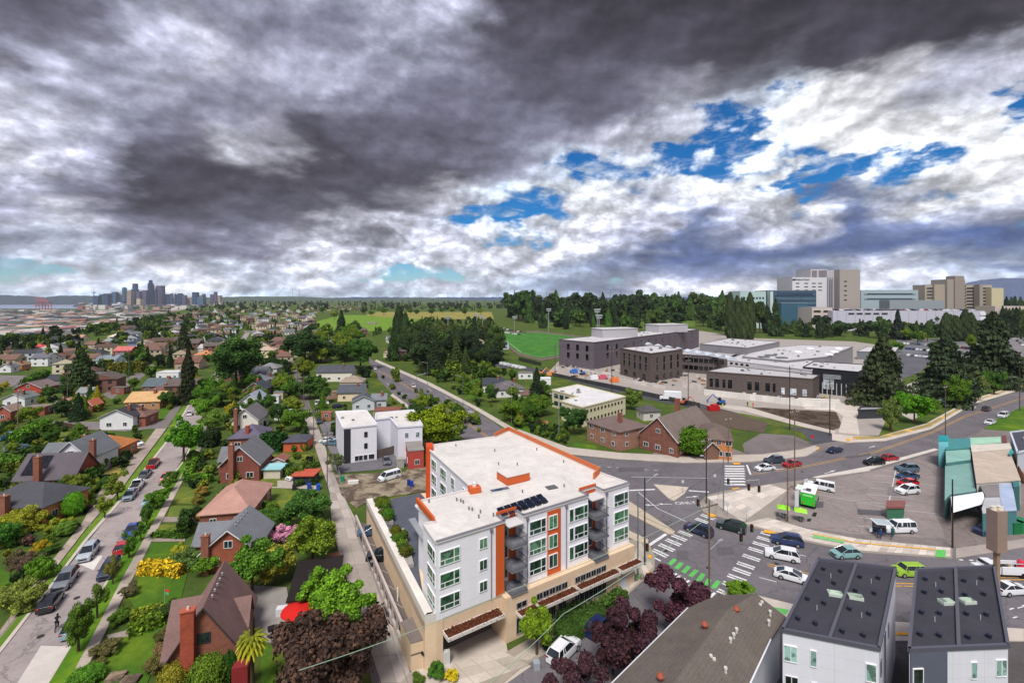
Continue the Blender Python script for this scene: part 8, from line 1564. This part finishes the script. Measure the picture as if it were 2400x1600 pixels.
# ================================================================ people and the cyclist
def person(p, h, c_top, c_leg, label, rz=0, pose='stand', z0=0):
    """continuous figure grown from a skeleton"""
    s = h/1.75
    J = {'stand': [(0, 0, .95), (0, 0, 1.2), (0, 0, 1.42), (0, 0, 1.55), (0, .02, 1.68), (.2, 0, 1.4), (.26, .05, 1.12), (.25, .18, .9), (-.2, 0, 1.4), (-.26, .02, 1.12), (-.25, .1, .88), (.1, 0, .9), (.11, .04, .48), (.11, 0, .06), (.11, .14, .03), (-.1, 0, .9), (-.12, -.06, .48), (-.12, -.16, .06), (-.12, -.02, .03)],
         'ride': [(0, -.15, .98), (0, 0, 1.2), (0, .18, 1.38), (0, .24, 1.5), (0, .3, 1.62), (.2, .16, 1.36), (.25, .34, 1.15), (.22, .55, 1.02), (-.2, .16, 1.36), (-.25, .34, 1.15), (-.22, .55, 1.02), (.1, -.12, .94), (.13, .24, .74), (.12, .06, .34), (.12, .2, .3), (-.1, -.12, .94), (-.13, .2, .62), (-.12, .02, .2), (-.12, .16, .17)]}[pose]
    Ed = [(0, 1), (1, 2), (2, 3), (3, 4), (2, 5), (5, 6), (6, 7), (2, 8), (8, 9), (9, 10), (0, 11), (11, 12), (12, 13), (13, 14), (0, 15), (15, 16), (16, 17), (17, 18)]
    Rd = [.15, .15, .17, .065, .11, .075, .05, .038, .075, .05, .038, .1, .065, .045, .04, .1, .065, .045, .04]
    me = bpy.data.meshes.new('person'); me.from_pydata([tuple(q*s for q in v) for v in J], Ed, []); o = bpy.data.objects.new('person', me); COL.objects.link(o)
    o.location = (p[0], p[1], z0); o.rotation_euler = (0, 0, rz); m = o.modifiers.new('skin', 'SKIN'); me.skin_vertices[0].data[0].use_root = True
    for i, r in enumerate(Rd): me.skin_vertices[0].data[i].radius = (r*s, r*s*(.75 if i < 3 else 1))
    o.modifiers.new('sub', 'SUBSURF').levels = 1; o.modifiers['sub'].render_levels = 1
    me.materials.append(M['fabric']); o.color = c_top; tag(o, label, 'person'); uniq(o); ORG[o.name] = Vector((0, 0, 0))
    MB().lathe((J[4][0]*s, J[4][1]*s, (J[4][2]-.02)*s), ((.07, -.06), (.115, .0), (.12, .07), (.06, .14)), 10).build('hat', M['plain'], o, c_leg)
    MB().box((J[4][0]*s, (J[4][1]+.1)*s, (J[4][2]-.02)*s), (.11, .05, .12)).build('face', M['plain'], o, C(190, 140, 116)); return o
def bicycle(p, rz, c, label, z0=0):
    e = thing('bicycle', label, 'bicycle', (p[0], p[1], z0), rz); uniq(e); ORG[e.name] = Vector((0, 0, 0))
    for y in (-.52, .52):
        w = MB(); n = 18
        for i in range(n): a0, a1 = 2*math.pi*i/n, 2*math.pi*(i+1)/n; w.tube((0, y+.33*math.cos(a0), .34+.33*math.sin(a0)), (0, y+.33*math.cos(a1), .34+.33*math.sin(a1)), .025, 5)
        for i in range(6): a0 = math.pi*i/6; w.tube((0, y+.32*math.cos(a0), .34+.32*math.sin(a0)), (0, y-.32*math.cos(a0), .34-.32*math.sin(a0)), .006, 3)
        w.build('wheel', M['rubber'], e, TYRE)
    f = MB(); pts = {'b': (0, -.52, .34), 'c': (0, -.08, .3), 's': (0, -.2, .82), 'h': (0, .36, .86), 'f': (0, .52, .34)}
    for a, b in (('b', 'c'), ('b', 's'), ('c', 's'), ('c', 'h'), ('s', 'h'), ('h', 'f')): f.tube(pts[a], pts[b], .025, 6)
    f.build('frame', M['gloss'], e, c); MB().box((0, -.22, .93), (.14, .26, .06)).build('saddle', M['rubber'], e, TYRE); MB().tube((-.28, .4, 1.0), (.28, .4, 1.0), .018, 6).tube((0, .38, .84), (0, .4, 1.0), .018, 6).build('handlebar', M['metal'], e); return e
p = G(*Q1(348, 1240)); rz = math.atan2(G(*Q1(400, 1140)).y-p.y, G(*Q1(400, 1140)).x-p.x)-math.pi/2
bicycle(p, rz, C(40, 40, 44), 'black bicycle ridden up the left street', .03); person(p, 1.78, C(26, 28, 34), C(20, 20, 24), 'person in dark clothes riding the black bicycle', rz, 'ride', .03)
p = G(*Z4(125, 945)); bicycle(p, -1.1, C(90, 220, 60), 'lime green share bicycle leaning at the corner pole', .17); p = G(*Z4(85, 945)); bicycle(p, -1.3, C(40, 46, 60), 'dark bicycle beside the lime green one', .17); p = G(*Z5(90, 575)); bicycle(p, 1.0, C(90, 90, 96), 'grey bicycle standing by the umbrella pole', .17)
for i, (x, y, c, lb) in enumerate(((1752, 952, C(30, 40, 60), 'person in navy jacket at the left of the works group'), (1757, 953, C(200, 200, 60), 'person in yellow vest in the works group'), (1765, 954, C(210, 90, 40), 'person in orange vest at the right of the works group'), (1934, 934, C(180, 220, 60), 'person in lime vest by the entrance columns'), (1694, 956, C(190, 210, 60), 'person in yellow green vest by the blue excavator'))): person(G(x, y), 1.78, c, C(60, 60, 70), lb)
p = G(*Z4(600, 452)); person(G(*Z5(690, 690)), 1.75, C(40, 60, 110), C(40, 40, 44), 'person in a blue jacket waiting at the bus shelter', 3, 'stand', .13); person(G(*Z5(765, 678)), 1.7, C(30, 90, 90), C(40, 40, 44), 'person in teal standing right of the bus shelter', 3, 'stand', .13)
# ================================================================ poles, lamps, signals and wires
POLES = {}
def pole(key, px, py, h, label, r=.16, arms=(), c=C(112, 96, 84), nm='utility_pole', cat='utility pole', m='bark', z0=0, rz=.45, lamp=None, trans=False, sign=None):
    p = G(px, py); e = thing(nm, label, cat, (p.x, p.y, z0)); uniq(e); ORG[e.name] = Vector((0, 0, 0)); POLES[key] = Vector((p.x, p.y, z0+h))
    MB().tube((0, 0, 0), (0, 0, h), r*.8, 8, r*.55).build('shaft', M[m], e, c)
    for z, L in arms:
        a = MB().box((0, 0, z), (L, .12, .14), rz).build('crossarm', M['bark'], e, C(110, 94, 80)); ins = MB()
        for t in (-.45, -.25, .25, .45): ins.lathe((L*t*math.cos(rz), L*t*math.sin(rz), z+.07), ((.06, 0), (.09, .12), (.04, .26)), 6)
        ins.build('insulators', M['plain'], a, C(190, 190, 196))
    if lamp:
        L, z, az_ = lamp; q = (L*math.cos(az_), L*math.sin(az_), z+.7); MB().tube((0, 0, z), q, .05, 6).build('lamp_arm', M['metal'], e, C(180, 184, 190)); MB().box((q[0], q[1], q[2]), (.8, .3, .16), az_).build('lamp_head', M['metal'], e, C(214, 218, 222))
    if trans: MB().lathe((.35, 0, h*.78), ((.25, 0), (.28, .1), (.28, .8), (.2, .9)), 10).build('transformer', M['metal'], e, C(150, 154, 158))
    if sign: w, hh, z, cc_ = sign; MB().box((0, -r-.05, z), (w, .05, hh), .1).build('sign_plate', M['plain'], e, cc_)
    return e
pole('A', *Z4(555, 1090), 13.8, 'tall wooden utility pole with crossarm in the junction by the purple tree', .17, [(12.9, 3.2)], lamp=(2.2, 7.2, .5)); pole('B', *Z4(537, 472), 13.0, 'dark utility pole at the left tip of the plaza', .17, [(12.2, 2.6)], lamp=(-1.5, 9.0, .6), c=C(60, 54, 52)); pole('C', *Z4(1078, 385), 17, 'tall brown pole at the plaza top carrying wires', .18, [(16.2, 3)])
pole('D', *Z4(1035, 580), 11.2, 'slim brown pole beside the food truck tables', .14, (), c=C(120, 84, 70), lamp=(.9, 10.4, 1.6)); pole('E', *Z4(160, 850), 13.2, 'black lamp pole at the apartment corner', .16, (), c=C(34, 34, 38), lamp=(2.6, 12.4, .6), m='plain'); pole('E2', *Z4(118, 905), 12.0, 'grey steel signal pole at the apartment corner', .15, (), c=C(150, 160, 170), nm='signal_pole', cat='signal pole', m='metal'); pole('F', *Z4(642, 520), 11.5, 'pale blue grey steel signal pole on the plaza', .16, (), c=C(150, 164, 176), nm='signal_pole', cat='signal pole', m='metal', lamp=(-1.5, 5, 2.5))
pole('G', *Z4(672, 218), 11, 'wooden pole before the orange brick apartments', .15, [(10.4, 2.2)]); pole('H', *Z5(1130, 740), 11, 'dark leaning pole at the store yard entrance', .16, (), c=C(60, 50, 46)); pole('I', *Z2(965, 330) if 0 else (767, 1143), 12, 'wooden utility pole halfway down the alley', .15, [(11.3, 2.4)], trans=True, c=C(104, 84, 74)); pole('J', 735, 1096, 14, 'wooden utility pole up the alley', .15, [(13.2, 2.4)]); pole('K', 712, 975, 14, 'utility pole on the left side of the upper alley', .15, [(13.2, 2.4)])
pole('L', 697, 905, 14, 'utility pole far up the alley', .15, [(13, 2.2)]); pole('M', 42, 1012, 15, 'wooden pole near the left hand lane', .16, [(14.2, 2.4)], trans=True, c=C(120, 106, 92)); pole('N', 158, 950, 15, 'wooden pole beside the orange gabled house', .16, [(14, 2.4)]); pole('O', 240, 912, 16, 'wooden pole by the blue two storey house', .16, [(15, 2.4)]); pole('P', 302, 888, 15, 'wooden pole at the clipped hedge', .15, [(14, 2.4)])
pole('Q', 1434, 920, 20, 'tall pole with crossarms on the works street', .2, [(19, 3), (17.5, 2.4)], c=C(66, 60, 58)); pole('R', 1613, 955, 19.5, 'tall pole with crossarms before the low school wing', .2, [(18.6, 3), (17.2, 2.4)], c=C(66, 60, 58)); pole('S', 1851, 1007, 19.5, 'tall pole before the dark school wing', .2, [(18.6, 3)], c=C(60, 54, 52)); pole('T', 1945, 1020, 16.5, 'tall pole before the school entrance', .2, [(15.6, 3), (14, 2.2)], c=C(60, 54, 52)); pole('U', 2216, 1020, 15, 'avenue pole with twin lamps right of the spruces', .17, [(14, 2)], lamp=(-2, 9.8, .2), c=C(90, 84, 82)); pole('U2', 2390, 962, 15, 'avenue pole near the right edge', .17, (), lamp=(-3, 11.5, .3), c=C(80, 74, 72)); pole('V', 1301, 885, 17, 'tall pole beside the sports field fence', .18, [(16, 2.6)], c=C(66, 60, 58))
pole('W', 1199, 992, 13, 'grey lamp pole beside the wooden fence', .12, (), c=C(176, 180, 184), nm='street_lamp', cat='street lamp', m='metal', lamp=(-2.2, 12, .1)); pole('X', 1310, 1030, 13.5, 'grey lamp pole before the brick house', .12, (), c=C(176, 180, 184), nm='street_lamp', cat='street lamp', m='metal', lamp=(-2.4, 12.4, .1)); pole('X2', 977, 957, 13, 'grey lamp pole at the arterial traffic island', .12, (), c=C(140, 144, 150), nm='street_lamp', cat='street lamp', m='metal', lamp=(3.0, 12, .1)); pole('X3', 1085, 948, 11, 'grey lamp pole on the far side of the arterial road', .12, (), c=C(140, 144, 150), nm='street_lamp', cat='street lamp', m='metal', lamp=(-2.6, 10.4, .1)); pole('X4', 1002, 902, 11, 'lamp pole farthest up the arterial road', .12, (), c=C(140, 144, 150), nm='street_lamp', cat='street lamp', m='metal', lamp=(-2, 10, .1)); pole('X5', 1066, 1040, 7.0, 'short lamp pole behind the round yellow green tree', .12, (), c=C(170, 176, 182), nm='street_lamp', cat='street lamp', m='metal', lamp=(2, 6.6, .1))
for i, (x, y) in enumerate(((1600, 1155), (1675, 1140), (1705, 1212), (1750, 1225), (2040, 1275), (2285, 970))): pole('s%d' % i, x, y, 2.7, f'thin sign post, {ordw(i)} from the left around the junction', .04, (), c=C(150, 154, 158), nm='sign_post', cat='sign', m='metal', sign=(.5, .6, 2.4, C(190, 196, 200)))
pole('st', 1903, 1043, 2.6, 'red stop sign at the side street corner', .04, (), c=C(150, 154, 158), nm='stop_sign', cat='sign', m='metal', sign=(.75, .75, 2.4, C(190, 30, 30)))
for i, (x, D_, h) in enumerate(((1206, 560, 0), (1286, 545, 0), (1400, 430, 0), (1404, 395, 0), (1050, 520, 0), (1117, 520, 0), (1131, 560, 0))):
    yt = (742, 724, 725, 739, 742, 736, 741)[i]; q = V(x, yt, D_); e = thing('field_light', f'tall sports field light mast, {ordw(i)} in the list' if 0 else ('sports light mast at the left of the green field', 'sports light mast behind the green field', 'rear light mast beside the school plant room', 'front light mast beside the school plant room', 'left one of the masts over the dark grove', 'middle one of the masts over the dark grove', 'right one of the masts over the dark grove')[i], 'light mast', (q.x, q.y, 0)); uniq(e); ORG[e.name] = Vector((0, 0, 0))
    MB().tube((0, 0, 0), (0, 0, q.z), .55, 6, .35).build('mast', M['metal'], e, C(170, 176, 180)); MB().box((0, 0, q.z), (6, .6, 1.2)).box((0, 0, q.z-2), (5, .6, 1.0)).build('lamp_bank', M['metal'], e, C(200, 204, 206))
# driving range netting
nt_ = thing('range_netting', 'tall driving range net poles rising over the tree belt', 'netting'); uniq(nt_)
for i in range(0, 22, 2):
    x = 1206+i*12.5; q = V(x, 679+(i % 3), 900); MB().tube((q.x, q.y, 0), q, .28 if i else .9, 5).build('net_pole', M['plain'], nt_, C(120, 104, 100))
wl_ = MB()
for i in range(21): a, b = V(1206+i*12.5, 680, 900), V(1206+(i+1)*12.5, 680, 900); [wl_.tube(a+Vector((0, 0, -k*5)), b+Vector((0, 0, -k*5)), .09, 3) for k in range(3)]
wl_.build('net_cable', M['plain'], nt_, C(130, 120, 120))
# traffic signals hung on span wires
def wire(name, pts, label, r=.022, sag=.6, c=C(50, 50, 52), cat='cable', grp=None):
    mb = MB()
    for a, b in zip(pts, pts[1:]):
        prev = None; L = (b-a).length
        for i in range(13):
            t = i/12; p = a.lerp(b, t)-Vector((0, 0, sag*L/30*4*t*(1-t)))
            if prev is not None: mb.tube(prev, p, r, 4)
            prev = p
    o = mb.build(name, M['plain'], None, c, base=pts[0]); tag(o, label, cat, grp); uniq(o); return o
def up(k, dz, dx=0): return POLES[k]+Vector((dx, 0, dz))
wire('overhead_cable', [up('A', -5.6), up('F', -2.5)], 'span wire holding the signals between junction pole and plaza'); wire('overhead_cable', [up('A', -5.4), up('B', -4.5)], 'span wire from the junction pole to the plaza tip'); wire('overhead_cable', [up('F', -3), up('E2', -3)], 'span wire from the plaza to the apartment corner'); wire('overhead_cable', [up('E2', -3.2), up('A', -5.8)], 'span wire from the apartment corner to the junction pole'); wire('overhead_cable', [up('B', -.9), up('C', -1.5)], 'power cable between the two plaza poles'); wire('overhead_cable', [up('A', -.8), G(1200, 1640)+Vector((0, 0, 11)), G(700, 1900)+Vector((0, 0, 11))], 'pale cable sweeping down past the street tree', .03, .5, C(150, 170, 150)); wire('overhead_cable', [up('A', -2.2), G(1320, 1640)+Vector((0, 0, 8.6)), G(1100, 1900)+Vector((0, 0, 8.6))], 'lower pale cable over the white suv', .03, .5, C(150, 176, 150))
for a, b in (('I', 'J'), ('J', 'K'), ('K', 'L'), ('Q', 'R'), ('R', 'S'), ('S', 'T'), ('V', 'Q'), ('M', 'N'), ('N', 'O'), ('O', 'P'), ('T', 'U')):
    for s in (-1, 1): wire('overhead_cable', [up(a, -.6, s*.9), up(b, -.6, s*.9)], f"power cable, {'left' if s < 0 else 'right'} strand, running from the {POLN[a] if 0 else ''}".split(', running')[0]+f" between poles {dict(I='halfway down the alley', J='up the alley', K='on the upper alley', Q='by the works street', R='by the low school wing', S='by the dark school wing', V='by the field fence', M='near the left lane', N='by the orange gabled house', O='by the blue house', T='by the school entrance')[a]}", .03, .9, grp='power cables')
wire('overhead_cable', [up('I', -1), G(880, 1640)+Vector((0, 0, 12)), G(960, 2000)+Vector((0, 0, 12))], 'cable crossing the light green trees along the alley', .03, .6, C(120, 120, 120))
def signal(px, py, D_, label, rz=0):
    q = V(px, py, D_); e = thing('traffic_signal', label, 'traffic signal', q, rz); uniq(e); ORG[e.name] = Vector((0, 0, 0)); MB().box((0, 0, 0), (.36, .3, 1.1)).build('housing', M['plain'], e, C(24, 24, 26))
    for i, c in enumerate((C(90, 20, 20), C(90, 70, 20), C(20, 80, 40))): MB().tube((0, -.16, .34-i*.34), (0, -.3, .34-i*.34), .13, 8).build('lens_hood', M['plain'], e, c)
    MB().tube((0, 0, .55), (0, 0, 1.4), .025, 4).build('hanger', M['metal'], e)
sgn = [(1636, 1177, 78, 'traffic signal beside the left tip of the plaza'), (1755, 1141, 82, 'left signal of the pair hanging over the plaza'), (1779, 1145, 82, 'right signal of the pair hanging over the plaza'), (1762, 1237, 70, 'traffic signal hanging beyond the crosswalk'), (1737, 1259, 68, 'traffic signal hanging nearest the junction pole'), (1517, 1282, 70, 'traffic signal on the apartment corner pole'), (1707, 1128, 88, 'traffic signal at the far crosswalk')]
for s in sgn: signal(*s)
# ================================================================ small things
def simple(nm, px, py, size, c, lb, cat, m='plain', z=0, rz=.2, lid=None):
    p = G(px, py, z); mb = MB().box((p.x, p.y, z+size[2]/2), size, rz)
    if lid: mb.box((p.x, p.y, z+size[2]+.04), (size[0]*1.08, size[1]*1.08, .08), rz)
    o = mb.build(nm, M[m], None, c); tag(o, lb, cat); uniq(o); return o
ra = thing('awning', 'round bright red canopy beside the black garage roof', 'canopy'); uniq(ra); p = G(*Q2(780, 1235), 0); p = Vector((p.x, p.y, 0))
MB().lathe((p.x, p.y, 2.2), ((1.95, 0), (1.9, .12), (1.0, .45), (.08, .6)), 20).build('canopy', M['fabric'], ra, C(196, 30, 24)); MB().tube((p.x, p.y, 0), (p.x, p.y, 2.4), .05, 6).build('pole', M['metal'], ra)
simple('trampoline_tent', 621, 1089, (1.5, 1.5, 1.3), C(196, 20, 26), 'bright red covered play tent behind the grey tudor roof', 'tent', 'fabric'); simple('red_shed', *Q1(1480, 1600), (1.5, 1.2, 2.6), C(128, 40, 44), 'small dark red storage box beside the palm', 'storage box'); simple('fence_gate', *Q1(1512, 1170), (1.6, .3, 1.9), C(200, 160, 96), 'tan wooden gate between the brown house and patio', 'gate', 'siding')
simple('motorcycle_cover', *Q2(690, 1150), (1.6, .9, 1.0), C(200, 204, 210), 'pale covered bins beside the black garage', 'cover', 'fabric'); simple('fire_pit', *Q2(618, 1245), (.8, .8, .4), C(30, 28, 30), 'black fire pit on the patio', 'fire pit', rz=.6); simple('electrical_cabinet', 1258+200, 1395-18, (1.0, .7, 1.5), C(176, 180, 188), 'grey utility cabinet at the sidewalk corner', 'cabinet', lid=1); simple('electrical_cabinet', *P3(378, 1430)[:0] or (1046, 1556), (.8, .5, 1.5), C(190, 190, 188), 'grey meter cabinet beside the garage entry', 'cabinet'); simple('litter_bin', *P3(930, 1475)[:0] or (1257, 1566), (.7, .7, .8), C(150, 156, 164), 'grey concrete block at the driveway verge', 'block')
simple('raised_bed', *Q1(712, 1540), (1.6, 1.1, .4), C(150, 130, 110), 'left raised garden bed at the bottom edge', 'garden bed', 'bare'); simple('raised_bed', *Q1(800, 1560), (1.6, 1.1, .4), C(150, 130, 110), 'right raised garden bed at the bottom edge', 'garden bed', 'bare')
fl = thing('flag', 'small red and green flag on a stick in the front garden', 'flag', G(*Q1(1008, 1090))); uniq(fl); ORG[fl.name] = Vector((0, 0, 0)); MB().tube((0, 0, 0), (0, 0, 2.2), .03, 5).build('stick', M['metal'], fl); MB().box((.35, 0, 1.9), (.7, .03, .3), -.3).build('cloth', M['fabric'], fl, C(210, 60, 50)); MB().box((.35, 0, 1.5), (.6, .03, .3), -.3).build('lower_cloth', M['fabric'], fl, C(90, 170, 110))
for k, (x, y, c, lb) in enumerate(((767, 1262, C(50, 90, 160), 'blue wheeled bin at the alley hedge'), (746, 1147, C(30, 80, 170), 'right blue bin behind the pink roof patio'), (725, 1146, C(30, 70, 150), 'left blue bin behind the pink roof patio'), (803, 1128, C(20, 130, 90), 'green wheeled bin at the guard rail end'), (958, 1137, C(30, 50, 120), 'left blue bin beside the orange tower'), (965, 1140, C(30, 60, 150), 'right blue bin beside the orange tower'), (690, 1148, C(40, 40, 46), 'black bin by the patio wall'))): simple('wheeled_bin', x, y, (.7, .8, 1.1), c, lb, 'bin', lid=1)
simple('white_crate', 828, 1133, (2.2, .8, .7), C(214, 210, 206), 'white crate lying beside the green bin', 'crate'); simple('concrete_shed', *Q2(1408, 245), (1.7, 1.6, 2.0), C(160, 156, 150), 'grey concrete box behind the parked cars', 'shed', 'concrete', lid=1)
for k, (x, y, c) in enumerate(((2374, 1246, C(24, 110, 60)), (2392, 1244, C(40, 120, 80)))): simple('dumpster', x, y, (2.4, 1.8, 1.9), c, ('left', 'right')[k]+' green dumpster beside the store', 'dumpster', lid=1)
gr_ = thing('guard_rail', 'silver guard rail between the alley and parking lot', 'guard rail'); uniq(gr_); a, b = G(782, 1078), G(800, 1128)
for k in range(9): p, q = a.lerp(b, k/9), a.lerp(b, (k+1)/9); d = q-p; MB().box(((p.x+q.x)/2, (p.y+q.y)/2, .9), (d.length*.97, .08, .4), math.atan2(d.y, d.x)).build('rail_panel', M['metal'], gr_, C(176, 184, 200)); MB().box((p.x, p.y, .5), (.14, .14, 1.0)).build('post', M['metal'], gr_, C(150, 156, 166))
def fence(p0, p1, h, c, lb, board=.5, m='siding', z=0):
    a, b = G(*p0), G(*p1); L = (b-a).length; n = max(3, min(60, int(L/board))); e = thing('fence', lb, 'fence'); uniq(e); d = (b-a).normalized(); an = math.atan2(d.y, d.x); me = None
    for k in range(n):
        q = a.lerp(b, (k+.5)/n)
        if me is None: o = MB().box((0, 0, h/2), (L/n*.94, .05, h)).build('board', M[m], e, c); me = o; o.location = (q.x, q.y, z); o.rotation_euler = (0, 0, an)
        else: kk = R.uniform(.85, 1.12); inst(me, None, e, (q.x, q.y, z+R.uniform(-.03, .03)), (0, 0, an), (1, 1, 1), (c[0]*kk, c[1]*kk, c[2]*kk, 1))
    for k in range(max(2, n//5)+1): q = a.lerp(b, k/max(2, n//5)); MB().box((q.x, q.y, z+h/2), (.12, .14, h+.15), an).build('post', M[m], e, c)
fence((1208, 970), (1245, 992), 2.0, C(206, 160, 112), 'tan board fence along the arterial bank, left run'); fence((1245, 992), (1284, 1001), 2.0, C(200, 154, 108), 'tan board fence along the arterial bank, right run'); fence((835, 1062), (885, 1075+0), 2.2, C(112, 96, 86), 'dark board fence behind the lot cars'); fence((885, 1075), (945, 1058), 2.2, C(96, 84, 78), 'dark board fence below the scrubby tree'); fence((130, 998), (205, 1012), 1.6, C(90, 70, 58), 'brown plank fence along the lane'); fence((753, 975), (757, 990), 2.0, C(190, 130, 80), 'orange board fence beside the alley garage'); fence((2360, 1060), (2402, 1135), 1.8, C(170, 120, 84), 'brown timber fence right of the store'); fence((1290, 880), (1640, 955), 1.8, C(96, 96, 100), 'grey mesh site fence along the works street', 1.5, 'metal'); fence((772, 1240), (786, 1290), 1.8, C(120, 100, 84), 'weathered fence between garden and alley'); fence((1216, 845), (1268, 858), 2.4, C(90, 96, 90), 'dark fence below the sports field', 1.2, 'metal')
fence((836, 1062), (800, 1070), 1.8, C(130, 140, 136), 'chain link fence beside the modern flats', .8, 'metal')
jt = thing('stairs', 'broad concrete steps leading to the school entrance', 'stairs'); uniq(jt)
for k in range(5): MB().prism([G(1885-k*4, 958-k*4), G(1980-k*3, 962-k*4), G(1980-k*3, 960-k*4), G(1888-k*4, 956-k*4)], 0, .2+k*.3).build('step', M['concrete'], jt, C(206, 200, 192))
_p = G(104, 1154); _c = _p+Vector((-math.sin(.12), math.cos(.12), 0))*3.5
sm = thing('solar_array', 'black solar panels on the grey roof of the left brick house', 'solar array', (_c.x, _c.y, 0), .12); uniq(sm); ORG[sm.name] = Vector((0, 0, 0))
for i in range(4):
    for j in range(3):
        if i == 3 and j == 0: continue
        q = lambda a, b: (-4.7+a*1.05, -3.9+(.18+b*.24)*3.9-.08, 2.70+(.18+b*.24)*4.46+.1)
        MB().poly([q(i+.03, j+.02), q(i+.97, j+.02), q(i+.97, j+.97), q(i+.03, j+.97)]).build('panel', M['glass'], sm, C(14, 16, 24))
rc_ = random.Random(4); cl_g = {}
for i in range(260):
    t = rc_.random(); x = 1300+t*640; y = 868+t*78+rc_.uniform(-16, 14)-12*math.sin(t*3.1); p = G(x, y); s_ = rc_.uniform(.3, 1.3)
    cl_g.setdefault(rc_.randrange(5), MB()).box((p.x, p.y, s_*.35), (s_*rc_.uniform(.6, 3), s_, s_*.7), rc_.uniform(0, 3))
for k, mb in cl_g.items(): tag(mb.build('building_materials', M['plain'], None, [C(206, 200, 190), C(150, 110, 80), C(60, 64, 70), C(190, 184, 176), C(120, 120, 124)][k]), 'stacked boards, pipes and rubble strewn over the school works', None, None, 'stuff')
for k, (a, b, h) in enumerate((((1400, 884), (1560, 912), 1.4), ((1330, 866), (1440, 880), 1.2), ((1600, 906), (1650, 915), 2.2))):
    w_ = thing('site_wall', ('low concrete wall below the dark brick school blocks, middle run', 'low concrete wall at the field end of the works', 'short concrete wall joining the retaining wall')[k], 'wall'); uniq(w_); a, b = G(*a), G(*b); n = 12
    for i in range(n): p, q = a.lerp(b, i/n), a.lerp(b, (i+1)/n); d = q-p; c = (p+q)/2; MB().box((c.x, c.y, h/2), (d.length*.98, .35, h), math.atan2(d.y, d.x)).build('panel', M['concrete'], w_, C(196, 190, 184))
hz = MB().box((0, 250, 205), (25400, 25000, 536)).build('haze', M['plain'], None); hm = bpy.data.materials.new('haze'); hm.use_nodes = True; hm.node_tree.nodes.clear()
pv = hm.node_tree.nodes.new('ShaderNodeVolumePrincipled'); om = hm.node_tree.nodes.new('ShaderNodeOutputMaterial'); hm.node_tree.links.new(pv.outputs[0], om.inputs['Volume']); pv.inputs['Color'].default_value = (.80, .88, 1, 1); pv.inputs['Density'].default_value = 3.2e-5
hz.data.materials.clear(); hz.data.materials.append(hm); tag(hz, 'thin bluish haze over the far city', None, None, 'stuff')
dup = {k: v for k, v in SEEN.items() if len(v) > 1 and 'parked on the roof' not in (k or '') and 'one of the' not in (k or '')}
print('DUPLABELS', len(dup), list(dup.items())[:12])
nt_f = sum(len(o.data.polygons) for o in bpy.data.objects if o.type == 'MESH'); print('OBJECTS', len(bpy.data.objects), 'FACES', nt_f)
